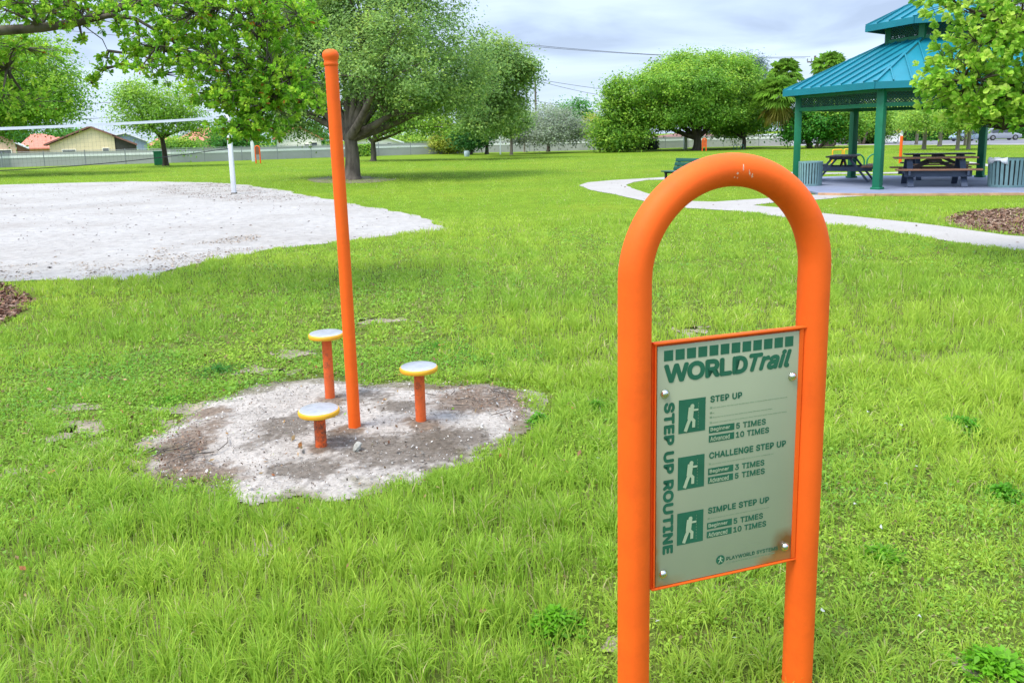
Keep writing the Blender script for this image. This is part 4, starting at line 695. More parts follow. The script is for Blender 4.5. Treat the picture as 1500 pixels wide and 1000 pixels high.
'd':(424,'195,-8 165,-6 137,3 111,16 89,34 70,57 55,84 43,116 36,151 34,189 36,227 43,261 55,293 70,320 89,342 112,361 137,374 165,382 196,384 218,383 237,379 253,373 267,364 278,355 287,346 295,336 301,327 306,319 311,319 311,509 372,509 372,0 313,0 313,59 307,59 301,50 295,41 287,31 277,21 266,12 252,4 236,-3 217,-7 205,47 226,49 246,55 263,65 278,78 290,95 299,115 306,138 310,162 312,189 310,216 306,241 300,263 290,282 278,299 263,312 246,322 227,328 205,330 182,328 162,322 145,311 130,298 118,281 108,261 102,239 98,215 96,189 98,163 102,139 109,117 118,97 130,80 145,66 162,55 182,49','28,30,29 28,31,30 17,19,18 17,20,19 16,20,17 16,21,20 15,21,16 15,22,21 15,23,22 14,23,15 14,24,23 14,25,24 13,61,14 61,25,14 61,26,25 13,62,61 60,26,61 59,26,60 13,63,62 59,27,26 58,27,59 13,64,63 12,64,13 58,28,27 58,57,28 57,56,28 56,55,28 55,54,28 54,31,28 12,65,64 12,66,65 11,66,12 11,67,66 10,67,11 10,68,67 53,31,54 10,69,68 9,69,10 52,31,53 9,70,69 9,71,70 51,31,52 8,71,9 8,72,71 50,31,51 7,72,8 7,73,72 49,31,50 7,74,73 6,74,7 48,31,49 6,75,74 47,33,48 33,31,48 5,75,6 5,76,75 46,33,47 5,77,76 45,34,46 34,33,46 45,35,34 32,31,33 4,77,5 4,78,77 44,35,45 44,36,35 4,43,78 43,36,44 4,36,43 4,37,36 3,37,4 3,38,37 3,39,38 2,39,3 2,40,39 2,41,40 1,41,2 1,42,41 0,42,1'),
'e':(404,'212,-8 177,-5 145,3 117,16 92,35 72,58 56,85 44,116 37,150 34,187 36,224 44,258 55,290 71,317 91,340 115,359 142,373 172,382 205,384 226,383 246,380 266,374 285,366 303,355 319,341 334,324 347,305 357,282 365,256 370,227 371,194 371,169 75,169 75,221 338,221 310,202 308,226 304,248 298,269 288,286 277,301 263,314 246,323 227,328 205,330 183,328 164,323 146,313 131,301 119,286 109,270 102,251 97,231 96,211 96,178 98,151 102,127 110,106 121,88 135,73 151,61 169,53 190,48 212,46 227,47 241,49 254,53 265,58 276,65 285,73 294,82 300,93 306,105 365,91 358,72 348,55 335,39 320,26 302,14 283,4 261,-3 237,-7','17,19,18 17,20,19 16,20,17 16,21,20 16,22,21 15,22,16 15,23,22 14,23,15 14,24,23 14,25,24 13,45,14 45,44,14 44,25,14 43,25,44 42,25,43 13,46,45 42,26,25 41,26,42 13,47,46 12,47,13 40,26,41 12,48,47 40,27,26 39,27,40 12,49,48 11,49,12 11,50,49 38,27,39 38,28,27 11,51,50 37,28,38 10,51,11 37,29,28 10,52,51 36,29,37 10,33,52 33,53,52 36,34,29 34,30,29 35,34,36 9,33,10 9,32,33 53,34,33 53,30,34 54,30,53 54,31,30 8,32,9 55,31,54 8,31,32 8,55,31 8,56,55 7,56,8 7,57,56 6,57,7 6,58,57 71,73,72 70,73,71 70,74,73 6,59,58 5,59,6 69,74,70 5,60,59 68,74,69 68,75,74 67,75,68 5,61,60 66,75,67 4,61,5 66,76,75 4,62,61 65,76,66 64,76,65 4,63,62 63,76,64 4,76,63 4,77,76 3,77,4 3,78,77 2,78,3 2,79,78 2,80,79 1,80,2 1,81,80 0,81,1'),
'g':(425,'207,-151 180,-149 156,-146 134,-140 114,-132 97,-122 82,-110 70,-97 59,-84 51,-69 101,-41 107,-49 114,-57 122,-66 131,-74 142,-82 154,-88 169,-93 187,-96 207,-97 236,-95 261,-87 282,-75 298,-58 308,-34 311,-6 311,68 306,68 301,60 294,51 287,41 277,32 266,23 252,16 236,10 217,6 195,5 165,7 138,14 113,27 90,43 71,65 55,90 43,120 36,154 34,191 36,229 43,263 55,293 71,320 90,342 112,361 138,374 166,382 196,384 218,383 237,379 253,373 267,365 279,356 288,346 296,336 302,327 308,319 313,319 313,379 372,379 372,-9 370,-40 363,-67 350,-90 334,-109 314,-124 291,-136 265,-144 237,-149 205,59 227,61 246,66 264,75 278,87 290,103 300,121 307,142 311,166 312,193 311,219 307,242 300,264 291,283 279,299 264,312 247,322 227,328 205,330 182,328 163,322 145,312 130,298 118,282 109,262 102,241 98,218 96,193 98,167 102,144 109,123 118,104 131,88 145,76 163,66 183,61','53,55,54 53,56,55 52,56,53 64,66,65 64,67,66 52,57,56 51,57,52 51,58,57 51,59,58 50,59,51 50,60,59 50,61,60 49,94,50 94,61,50 94,62,61 49,95,94 93,62,94 92,62,93 49,96,95 92,63,62 91,63,92 49,97,96 48,97,49 91,64,63 91,90,64 90,89,64 89,88,64 88,87,64 87,67,64 48,98,97 48,99,98 47,99,48 47,100,99 46,100,47 46,101,100 86,67,87 46,102,101 45,102,46 85,67,86 45,103,102 45,104,103 84,67,85 44,104,45 44,105,104 83,67,84 43,105,44 43,106,105 82,67,83 43,107,106 81,67,82 42,107,43 42,108,107 80,26,81 26,67,81 41,108,42 41,109,108 79,26,80 41,110,109 78,27,79 27,26,79 78,28,27 25,67,26 41,111,110 77,28,78 40,111,41 40,76,111 76,28,77 76,29,28 40,29,76 40,30,29 39,30,40 39,31,30 39,32,31 38,32,39 38,33,32 38,34,33 37,34,38 37,35,34 36,35,37 24,67,25 24,68,67 23,68,24 23,69,68 9,11,10 9,12,11 9,13,12 22,69,23 9,14,13 22,70,69 8,14,9 8,15,14 21,70,22 8,16,15 7,16,8 20,70,21 7,17,16 20,71,70 7,18,17 19,71,20 7,19,18 7,71,19 6,71,7 6,72,71 5,72,6 4,72,5 4,73,72 3,73,4 3,74,73 2,74,3 2,75,74 1,75,2 1,0,75'),
'i':(166,'84,443 73,444 63,448 54,455 47,463 43,472 41,483 43,494 47,504 54,512 63,518 73,522 84,524 95,522 105,518 114,512 121,504 125,494 126,483 125,472 121,463 114,455 105,448 95,444 53,0 53,379 114,379 114,0','24,26,25 24,27,26 11,13,12 10,13,11 10,14,13 9,14,10 9,15,14 8,15,9 8,16,15 7,16,8 7,17,16 6,17,7 6,18,17 5,18,6 5,19,18 4,19,5 4,20,19 3,20,4 3,21,20 2,21,3 2,22,21 1,22,2 1,23,22 0,23,1'),
'l':(189,'139,-2 112,0 91,8 74,20 62,37 55,59 53,84 53,509 114,509 114,99 114,83 117,71 120,62 126,57 135,53 146,52 152,52 157,52 160,53 164,53 167,54 170,54 181,3 175,1 169,0 162,-1 154,-2 147,-2','6,8,7 6,9,8 6,10,9 5,10,6 5,11,10 5,12,11 5,13,12 4,13,5 4,14,13 20,22,21 19,22,20 18,22,19 4,15,14 17,22,18 16,22,17 15,22,16 4,22,15 3,22,4 2,22,3 1,22,2 1,23,22 1,24,23 1,25,24 0,25,1 0,26,25 0,27,26'),
'n':(409,'114,227 114,0 53,0 53,379 112,379 112,287 102,287 116,319 132,344 152,362 175,374 200,382 227,384 252,383 275,377 295,369 313,356 328,340 341,321 350,298 355,271 357,240 357,0 296,0 296,235 293,263 286,286 273,304 256,318 235,326 210,329 192,328 176,324 161,317 147,308 136,297 126,283 119,266 115,248','11,13,12 11,14,13 10,14,11 2,4,3 2,6,4 6,5,4 10,15,14 9,15,10 9,16,15 8,16,9 8,17,16 7,31,8 31,17,8 31,30,17 30,18,17 29,18,30 7,32,31 28,18,29 7,33,32 28,19,18 6,33,7 27,19,28 6,34,33 6,35,34 26,19,27 26,20,19 6,36,35 2,37,6 37,36,6 25,20,26 25,21,20 2,38,37 24,21,25 2,0,38 24,22,21 23,22,24 2,1,0'),
'r':(259,'53,0 53,379 112,379 112,321 115,321 124,339 137,354 152,367 171,377 191,383 213,385 218,385 223,385 229,384 235,384 240,384 243,384 243,322 241,323 236,324 230,324 223,325 215,326 207,326 190,324 174,321 159,315 146,306 135,296 126,284 119,269 115,254 114,237 114,0','9,11,10 9,12,11 9,13,12 9,14,13 9,15,14 9,16,15 9,17,16 8,17,9 0,2,1 0,3,2 7,17,8 6,17,7 5,19,6 19,18,6 18,17,6 4,23,5 23,22,5 22,21,5 21,20,5 20,19,5 4,24,23 4,25,24 0,4,3 0,31,4 31,30,4 30,29,4 29,28,4 28,27,4 27,26,4 26,25,4 0,32,31 0,33,32'),
'v':(389,'163,0 17,379 84,379 165,155 173,132 180,110 187,87 193,64 199,42 206,21 184,21 191,42 197,64 203,87 209,110 216,132 224,155 305,379 371,379 226,0','0,2,1 0,3,2 16,18,17 16,19,18 0,4,3 15,19,16 0,5,4 14,19,15 0,6,5 13,19,14 0,7,6 12,19,13 11,8,12 8,19,12 0,11,7 11,8,7 0,10,11 9,19,8 0,9,10 0,19,9'),
}
def text_mesh(body, box, shear=0, vertical=False, space=1.0, **kw):
    """lettering fitted to box (x0, z_bottom, x1, z_top) on the panel"""
    V, Fs, x = [], [], 0.0; text_mesh.lift = []
    for i_, ch in enumerate(body):
        if ch == ' ': x += 230; continue
        adv, vs_, fs_ = GLYPH[ch]; b0 = len(V)
        for q_ in vs_.split(): a, c = q_.split(','); V.append((x+float(a)+shear*float(c), float(c))); text_mesh.lift.append((i_ % 2)*.000015)
        Fs += [tuple(int(i)+b0 for i in q_.split(',')) for q_ in fs_.split()]; x += adv*space+18
    V = np.array(V); lo = V.min(0); V = (V-lo)/(V.max(0)-lo)
    x0, z0, x1, z1 = box
    if vertical: X = x0+V[:, 1]*(x1-x0); Z = z1-V[:, 0]*(z1-z0)
    else: X = x0+V[:, 0]*(x1-x0); Z = z0+V[:, 1]*(z1-z0)
    return X, Z, Fs
ink = MB(); light = MB(); pale = MB(); emb = MB()
def put(mb, X, Z, Fs, y): mb.add([(a, d, ZT+c) for a, c, d in zip(X, Z, np.broadcast_to(y, np.shape(X)))], Fs)
def txt(mb, body, box, y=YF-.0004, bold=.02, **k):
    # a heavy face: the letter overprinted a little to every side
    x0, z0, x1, z1 = box; e_ = bold*(x1-x0 if k.get('vertical') else z1-z0)*2.0; bx = (x0+e_, z0+e_, x1-e_, z1-e_); X, Z, Fs = text_mesh(body, bx, **k)
    for n_ in range(9):
        a = n_*math.pi/4; put(mb, X+(e_*math.cos(a) if n_ < 8 else 0), Z+(e_*math.sin(a) if n_ < 8 else 0), Fs, y-.00003*n_-np.array(text_mesh.lift))
def rect(mb, x0, z0, x1, z1, y=YF-.0004): mb.face([(x0, y, ZT+z0), (x1, y, ZT+z0), (x1, y, ZT+z1), (x0, y, ZT+z1)])
def stroke(mb, pts, w, y):
    for (a, b_) in zip(pts[:-1], pts[1:]):
        d = Vector((b_[0]-a[0], b_[1]-a[1])); n_ = Vector((-d.y, d.x)).normalized()*w/2; e_ = d.normalized()*w*.3
        P = [(a[0]-e_.x+n_.x, a[1]-e_.y+n_.y), (a[0]-e_.x-n_.x, a[1]-e_.y-n_.y), (b_[0]+e_.x-n_.x, b_[1]+e_.y-n_.y), (b_[0]+e_.x+n_.x, b_[1]+e_.y+n_.y)]
        mb.face([(p[0], y, ZT+p[1]) for p in P]); y -= .00004
def disc(mb, x, z, r0, y, n=18): mb.face([(x+r0*math.cos(2*math.pi*i/n), y, ZT+z+r0*math.sin(2*math.pi*i/n)) for i in range(n)])
for i in range(12):
    x0 = .0235+i*.03215; rect(ink, x0, -.0455, x0+.0255, -.0185)
txt(ink, 'WORLD', (.0235, -.103, .266, -.0535), bold=.038, space=.93)
txt(ink, 'Trail', (.269, -.1015, .399, -.0515), bold=.034, shear=.28, space=.95)
txt(ink, 'STEP UP ROUTINE', (.0245, -.562, .0555, -.153), bold=.04, vertical=True)
def block(ptop, title, tbox, para, rows):
    light, pale = MB(), MB(); tbox = (tbox[0], tbox[1]-.0015, tbox[2], tbox[3]+.0015)
    px0, px1 = .0665, .1435; rect(ink, px0, ptop-.0885, px1, ptop)
    y1 = YF-.0012; X = lambda u_: px0+u_*(px1-px0); Z = lambda w_: ptop-.0885*(1-w_)
    disc(light, X(.5), Z(.78), .0058, y1)
    stroke(light, [(X(.46), Z(.70)), (X(.43), Z(.45))], .0155, y1-.0001)
    stroke(light, [(X(.50), Z(.66)), (X(.70), Z(.66))], .0055, y1-.0002)
    stroke(light, [(X(.42), Z(.42)), (X(.33), Z(.24)), (X(.26), Z(.08))], .0095, y1-.0003)
    stroke(light, [(X(.46), Z(.43)), (X(.56), Z(.34)), (X(.555), Z(.17))], .0085, y1-.0005)
    for i in range(9): rect(pale, X(.72), Z(.10+i*.09), X(.735), Z(.15+i*.09), y1)
    txt(ink, title, tbox, bold=.028)
    for (z_, x1) in para:
        rect(pale, .157, z_-.0015, .163, z_+.003); x = .165
        while x < x1:
            w_ = .004+.012*random.random(); rect(pale, x, z_-.0008, min(x+w_, x1), z_+.0006); x += w_+.0018
    for (name, zt, t2, x2) in rows:
        rect(ink, .155, zt-.0185, .2305, zt); txt(light, name, (.159, zt-.0155, .159+.0072*len(name), zt-.003), bold=.015, y=y1)
        txt(ink, t2, (.2355, zt-.0175, x2, zt-.001), bold=.024)
    light.build('pictogram', M['panel_light'], panel, fix=False); pale.build('small_print', M['panel_pale_ink'], panel, fix=False)
block(-.1515, 'STEP UP', (.157, -.167, .2515, -.1525), [(-.183, .39), (-.197, .17), (-.209, .345), (-.223, .392)], [('Beginner', -.2325, '5 TIMES', .326), ('Advanced', -.257, '10 TIMES', .337)])
block(-.3035, 'CHALLENGE STEP UP', (.157, -.319, .392, -.304), [(-.335, .355)], [('Beginner', -.346, '3 TIMES', .326), ('Advanced', -.370, '5 TIMES', .328)])
block(-.4555, 'SIMPLE STEP UP', (.157, -.4705, .345, -.456), [(-.486, .346)], [('Beginner', -.497, '5 TIMES', .327), ('Advanced', -.5215, '10 TIMES', .338)])
disc(ink, .198, -.609, .0132, YF-.0004, 26); yl = YF-.0009
disc(light, .198, -.6025, .0024, yl)
stroke(light, [(.198, -.6055), (.1975, -.611)], .0042, yl); stroke(light, [(.191, -.6055), (.205, -.6065)], .0022, yl-.0001); stroke(light, [(.1965, -.611), (.193, -.617)], .0025, yl-.0002); stroke(light, [(.199, -.611), (.203, -.6155)], .0025, yl-.0003)
txt(ink, 'PLAYWORLD SYSTEMS', (.2165, -.6155, .378, -.6045), bold=.018)
x = .217
while x < .36:
    w_ = .004+.008*random.random(); rect(pale, x, -.6235, x+w_, -.6212); x += w_+.002
ink.build('lettering', M['panel_ink'], panel, fix=False); light.build('logo', M['panel_light'], panel, fix=False); pale.build('small_print', M['panel_pale_ink'], panel, fix=False)
for (u_, w_) in ((.027, -.129), (.404, -.128), (.027, -.615), (.402, -.611)):
    bm_ = MB(); bm_.lathe([(0, .0075), (.0035, .0074), (.0075, .0058), (.0098, .003), (.0108, 0), (.0125, -.0002), (.0125, -.0012)][::-1], n=24)
    o = bm_.build('bolt', M['chrome'], sign); o.rotation_euler = (R(90), 0, 0); o.location = (u_, YF-.0012, ZT+w_)
    hb = MB(); hb.lathe([(.0034, .0078), (.0034, .0066), (0, .0066)], n=8); s2 = hb.build('socket', M['black'], o)

# ------------------------------------------------------------------ tall orange pole and the three steps
b0 = at(520, 632); H = hgt(b0, 72)
pole = empty('marker_pole', b0, 0, 'tall slim orange pole with a rounded cap among the steps', 'pole')
pp = MB(); pp.tube([(0, 0, -.2), (0, 0, .02), (-.003, 0, H*.5), (-.012, 0, H-.075)], [.0335]*4, 28); pp.build('shaft', M['orange'], pole)
pc = MB(); pc.lathe([(.034, -.008), (.0375, -.002), (.0365, .006), (.0345, .012), (.0355, .022), (.041, .034), (.0425, .046), (.040, .058), (.032, .069), (.018, .0755), (0, .0775)], (-.0122, 0, H-.0775), 28); pc.build('cap', M['orange'], pole)
def step(px, py, tx, ty, label, m, rd=.030):
    b0 = at(px, py); H = hgt(b0, ty)
    s_ = empty('step_platform', b0, 0, label, 'exercise step', 'step platforms of the step up station')
    p = MB(); p.tube([(0, 0, -.15), (0, 0, H-.03)], rd, 24); p.build('post', m, s_)
    d = MB(); d.lathe([(.03, -.034), (.098, -.031), (.1045, -.028), (.1065, -.022), (.1065, -.010), (.103, -.004), (.099, -.0025)], (0, 0, H), 48); d.build('rim', M['yellow'], s_)
    d = MB(); d.lathe([(.1, -.006), (.0995, -.0015), (.095, .0005), (.04, .001), (0, .001)], (0, 0, H), 48); d.build('tread', M['steel'], s_)
    return s_
step(471, 660, 468, 598, 'lowest step, short rusted orange post under a yellow rimmed disc, nearest the camera', M['orange_rust'])
step(617, 623, 613, 535.5, 'middle height step on a worn orange post, standing apart right of the pole', M['orange_worn'])
step(484, 588, 477, 487, 'tallest step, long orange post half behind the tall pole', M['orange_worn'])
# ------------------------------------------------------------------ trees
def unit(v_): return v_/np.maximum(np.linalg.norm(v_, axis=-1, keepdims=True), 1e-9)
def leaf_cards(c, nrm, ax, size, asp, tint):
    """diamond leaves / leaf clusters, slightly folded"""
    n = len(c); ax = unit(ax-nrm*np.sum(ax*nrm, -1, keepdims=True)); sd = np.cross(nrm, ax); s_ = size[:, None]; w_ = s_*asp
    V = np.stack([c-ax*s_*.5, c+sd*w_*.5+nrm*s_*.1+ax*s_*.06, c+ax*s_*.5, c-sd*w_*.5+nrm*s_*.1+ax*s_*.06], 1).reshape(-1, 3)
    b0 = np.arange(n)*4; tri = np.concatenate([np.stack([b0, b0+1, b0+2], 1), np.stack([b0, b0+2, b0+3], 1)])
    return V, tri, np.repeat(tint, 4, 0)
def leaf_full(c, nrm, ax, size, asp, tint):
    """whole obovate leaves: five points a side along a folded midrib"""
    n = len(c); ax = unit(ax-nrm*np.sum(ax*nrm, -1, keepdims=True)); sd = np.cross(nrm, ax); s_ = size[:, None]; w_ = s_*asp*.5
    prof = [(0, 0, 0), (.3, .55, .08), (.62, 1, .12), (.88, .72, .04), (1, 0, -.06), (.55, 0, -.03)]
    P = lambda a, sgn: c+ax*s_*prof[a][0]+sd*w_*prof[a][1]*sgn+nrm*s_*prof[a][2]
    V = np.stack([P(0, 0), P(1, 1), P(2, 1), P(3, 1), P(4, 0), P(5, 0), P(1, -1), P(2, -1), P(3, -1)], 1).reshape(-1, 3)
    b0 = np.arange(n)*9; T = []
    for f in ((0, 1, 5), (1, 2, 5), (2, 3, 5), (3, 4, 5), (0, 5, 6), (6, 5, 7), (7, 5, 8), (8, 5, 4)): T.append(np.stack([b0+f[0], b0+f[1], b0+f[2]], 1))
    return V, np.concatenate(T), np.repeat(tint, 9, 0)
def pal(n, cols, clump=None, spread=.22):
    """leaf colours: each clump leans to one tone of the palette, each leaf varies"""
    cols = np.minimum(np.array(cols)*np.array((1.06, 1.08, 1.25)), .75); k_ = len(cols)
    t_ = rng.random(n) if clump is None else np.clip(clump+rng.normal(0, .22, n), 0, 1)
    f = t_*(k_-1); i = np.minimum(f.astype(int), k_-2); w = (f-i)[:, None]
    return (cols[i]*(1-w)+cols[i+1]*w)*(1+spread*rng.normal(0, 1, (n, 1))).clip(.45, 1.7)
def lobe(px, py, Y, rpx, rpy, ry=None):
    """one mass of a crown: centre and radii in metres"""
    c = pt(px, py, Y); return (c, np.array([rpx*Y/F, (ry if ry else rpx*.9*Y/F), rpy*Y/F]))
def crown_pts(lobes, n_cl, per, cr, shell=.5, flat=.6):
    """clump centres over uneven ellipsoids, then leaves round each clump"""
    wts = np.array([np.prod(l[1])**.6667 for l in lobes]); wts /= wts.sum(); cc = []; tn = []; out = []
    for i in rng.choice(len(lobes), n_cl, p=wts):
        c, r_ = lobes[i]; d = unit(rng.normal(0, 1, 3)); rr = 1-shell*rng.random()**1.7
        bumpy = .84+.34*vnoise(np.array([d[0]*3+i*7.1]), np.array([d[2]*3+d[1]*2]), 33)[0]
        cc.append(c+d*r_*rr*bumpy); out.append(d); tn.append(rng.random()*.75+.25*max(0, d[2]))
    cc = np.array(cc); out = np.array(out); tn = np.array(tn)
    k_ = rng.integers(0, n_cl, n_cl*per); g = rng.normal(0, 1, (n_cl*per, 3)); g *= (cr*(.55+.75*rng.random(n_cl)))[k_][:, None]*np.array([1, 1, flat])
    c = cc[k_]+g
    nrm = unit(out[k_]*.5+np.array([0, 0, .75])+rng.normal(0, .55, (len(c), 3)))
    return c, nrm, tn[k_], cc
def limb(mb, a, b, r0, r1, sag=.1, n=7, seg=6):
    a = np.array(a, float); b = np.array(b, float); L_ = np.linalg.norm(b-a); m = (a+b)/2+np.array([rng.normal(0, .07)*L_, rng.normal(0, .07)*L_, sag*L_])
    P = [(1-t_)**2*a+2*t_*(1-t_)*m+t_*t_*b for t_ in np.linspace(0, 1, seg)]
    mb.tube(P, list(np.linspace(r0, r1, seg)), n, cap=False); return P
def tree(name, label, base, tr, fork, lobes, n_cl, per, cr, leaf, cols, bark='bark', group=None, asp=.6, lean=(0, 0), limbs=2, flare=1.5, shell=.5, cat='tree', trunks=None, drop=0):
    """trunk with flared foot and limbs running into every mass of the crown"""
    base = np.array([base[0], base[1], 0.0]); o = empty(name, base, 0, label, cat, group)
    t_ = MB(); fk = base+np.array([lean[0], lean[1], fork]); starts = trunks or [(0, 0)]
    for (ox, oy) in starts:
        a = base+np.array([ox*.25, oy*.25, -.1]); f2 = fk+np.array([ox, oy, 0])
        ks = np.linspace(0, 1, 8); P = [a+(f2-a)*k_+np.array([math.sin(k_*3+ox)*tr*.25, 0, 0]) for k_ in ks]
        t_.tube(P, [tr*(1+(flare-1)*max(0, 1-k_*4.5)**2)*(1-.28*k_) for k_ in ks], 14, cap=False)
    per = int(per*1.85); leaf *= .70
    leaves_c, nrm, tn, cc = crown_pts(lobes, n_cl, per, cr, shell)
    for i, (c, r_) in enumerate(lobes):
        ox, oy = starts[i % len(starts)]; f2 = fk+np.array([ox, oy, 0])
        P = limb(t_, f2-np.array([0, 0, tr*.6]), c, tr*.62, tr*.16, sag=-.06 if c[2] > f2[2]+1 else .12, n=9)
        for j in range(limbs*3):
            q_ = cc[rng.integers(0, len(cc))] if len(lobes) == 1 else c+r_*unit(rng.normal(0, 1, 3))*.85
            limb(t_, P[rng.integers(2, 6)], q_, tr*.2, tr*.04, sag=.08, n=5, seg=5)
    w = t_.build('trunk', M[bark], None, fix=False)
    w.parent = o; w.matrix_parent_inverse = Matrix.Translation(-Vector(base))
    V, I, C = leaf_cards(leaves_c, nrm, rng.normal(0, 1, (len(leaves_c), 3)), leaf*(.6+.8*rng.random(len(leaves_c))), asp, pal(len(leaves_c), cols, tn))
    k_ = np_mesh('crown', V, 3, I, M['leaf'], C); k_.parent = o; k_.matrix_parent_inverse = Matrix.Translation(-Vector(base))
    return o
OAK = [(.16, .28, .065), (.23, .37, .085), (.30, .44, .095), (.42, .54, .085)]
RAIN = [(.14, .30, .034), (.20, .39, .038), (.28, .46, .042), (.38, .53, .045)]
DARK = [(.07, .22, .033), (.10, .30, .04), (.15, .38, .045)]
LIGHT = [(.20, .37, .05), (.30, .47, .055), (.42, .55, .06)]
SILV = [(.26, .30, .19), (.36, .39, .26), (.32, .42, .18)]
YELG = [(.22, .30, .04), (.38, .42, .045), (.46, .44, .06)]
EDGE = 'trees along the far edge of the park'

# the great oak behind the court
Y = 33.6; bs = at(515, 263)
tree('oak_tree', 'broad grey trunked oak behind the tall orange pole, its wide crown over the court', bs, .34, hgt(bs, 196),
     [lobe(600, 75, Y, 118, 88), lobe(500, 75, Y+.5, 105, 95), lobe(440, 115, Y+1, 78, 72), lobe(540, 5, Y, 120, 80), lobe(610, 142, Y-1.5, 80, 32), lobe(655, 110, Y, 52, 50), lobe(688, 122, Y+2, 44, 52), lobe(400, 70, Y+2, 50, 60), lobe(430, 165, Y+1, 55, 34), lobe(560, 90, Y-3.2, 90, 62), lobe(470, 30, Y+1, 90, 70), lobe(600, -60, Y, 100, 70)],
     860, 70, .40, .165, OAK, limbs=2, flare=1.75, shell=.7)
Y = 60; bs = at(547, 236)
tree('oak_tree', 'smaller oak with a dark straight trunk between the big oak and the fence', bs, .22, hgt(bs, 205),
     [lobe(560, 168, Y, 56, 24), lobe(610, 178, Y, 50, 18), lobe(645, 186, Y-2, 34, 12), lobe(525, 180, Y+2, 30, 16)], 170, 56, .5, .26, LIGHT, group=None)
Y = 58; bs = at(713, 226); b2 = at(749, 227)
tree('oak_tree', 'tall loose crowned oak right of the big oak, above the white post', bs, .17, hgt(bs, 190),
     [lobe(725, 100, Y, 42, 46), lobe(705, 148, Y, 44, 34), lobe(745, 152, Y+1, 30, 30), lobe(758, 105, Y, 24, 34), lobe(700, 180, Y-1, 28, 14), lobe(776, 98, Y, 12, 14)], 400, 56, .46, .26, OAK, shell=.75)
tree('oak_tree', 'slim dark trunked tree just right of the white post by the fence', b2, .14, hgt(b2, 196), [lobe(748, 180, 66, 28, 16), lobe(722, 184, 67, 24, 14)], 80, 50, .5, .28, OAK)
Y = 75; bs = at(803, 222.5)
tree('silver_tree', 'small silvery grey leaved tree standing before the long fence', bs, .19, hgt(bs, 200),
     [lobe(805, 178, Y, 48, 22), lobe(775, 188, Y, 34, 20), lobe(832, 188, Y, 28, 20), lobe(800, 198, Y-2, 34, 12)], 190, 55, .62, .26, SILV, bark='bark_dark')
bs = at(768, 223)
tree('silver_tree', 'thin pale sapling close beside the silvery tree on its left', bs, .10, hgt(bs, 205), [lobe(762, 190, 74, 16, 20)], 36, 36, .5, .25, [(.22, .25, .17), (.26, .3, .2)], bark='bark_pale')
Y = 95
tree('dense_tree', 'dense dark green round tree behind the silvery tree', pt(846, 220, Y), .3, 2.5, [lobe(846, 178, Y, 26, 29), lobe(860, 190, Y, 16, 20), lobe(830, 185, Y, 22, 24)], 130, 60, .8, .4, DARK, group=EDGE)
Y = 88
tree('yellow_tree', 'small yellowish green tree at the left foot of the giant tree', pt(876, 219, Y), .16, 1.4, [lobe(874, 186, Y, 15, 20), lobe(882, 200, Y, 14, 14)], 70, 48, .6, .32, YELG)
Y = 72; bs = at(911, 220.5)
tree('broad_tree', 'medium bushy tree with a thin pale trunk left of the dark hedge', bs, .12, hgt(bs, 203),
     [lobe(910, 165, Y, 30, 46), lobe(900, 190, Y, 32, 26), lobe(928, 190, Y, 28, 24), lobe(908, 128, Y, 17, 18), lobe(898, 208, Y-.5, 20, 13)], 250, 62, .62, .3, RAIN, bark='bark_pale', shell=.65)
# the huge spreading tree and its neighbour
Y = 76; bs = at(1020, 220.5)
tree('giant_tree', 'huge dome shaped spreading tree with a thick dark trunk beyond the arch', bs, .42, hgt(bs, 198),
     [lobe(1020, 130, Y, 92, 46), lobe(1030, 108, Y, 72, 30), lobe(965, 150, Y, 52, 34), lobe(1082, 148, Y, 40, 36), lobe(1010, 168, Y-3, 80, 20), lobe(950, 172, Y-1, 36, 18), lobe(1000, 130, Y-4, 70, 34), lobe(1060, 110, Y+1, 46, 22)], 1000, 70, .55, .3, RAIN, bark='bark_dark', shell=.6, limbs=3)
bs = at(1089, 217.5); Y = 78
tree('broad_tree', 'leafy tree with a grey trunk behind the right shoulder of the arch', bs, .22, hgt(bs, 200), [lobe(1085, 176, Y, 40, 20), lobe(1105, 168, Y, 24, 22), lobe(1062, 184, Y-1, 24, 12)], 190, 55, .7, .32, RAIN, bark='bark')
Y = 118
tree('pine_tree', 'bluish pine top showing above the right of the giant tree', pt(1098, 212, Y), .25, 8, [lobe(1097, 98, Y, 22, 17), lobe(1086, 92, Y, 12, 11), lobe(1110, 104, Y, 10, 12), lobe(1097, 116, Y, 17, 12)], 80, 50, .8, .45, [(.07, .13, .085), (.10, .17, .115)], asp=.25)
# multi-stemmed trees seen through the pavilion
for (px, py, lab, lobes, st) in ((1192, 216, 'dark leaved many stemmed tree seen through the pavilion, left of its back post', [(1190, 178, 40, 24), (1215, 186, 32, 18), (1168, 188, 24, 18)], [(-.9, 0), (.7, .2), (1.6, -.2)]),
                             (1212, 215, 'many stemmed tree whose dark trunks stand close together under the pavilion roof', [(1215, 172, 34, 24), (1238, 184, 26, 18)], [(-.8, 0), (-.3, .2), (.2, 0), (.7, .1), (1.3, 0)]),
                             (1262, 212, 'lighter green tree behind the middle post of the pavilion', [(1262, 176, 38, 26), (1288, 184, 30, 20), (1240, 170, 26, 22)], [(-.5, 0), (.4, 0)])):
    Y = 70 if px < 1260 else 84; bs = at(px, py)
    tree('many_stemmed_tree', lab, bs, .15, hgt(bs, 196), [lobe(a, b_, Y, c, d) for a, b_, c, d in lobes], 170, 60, .5, .3, RAIN if px > 1200 else [(.05, .2, .025), (.08, .3, .025), (.14, .38, .03)], bark='bark_dark', trunks=st)
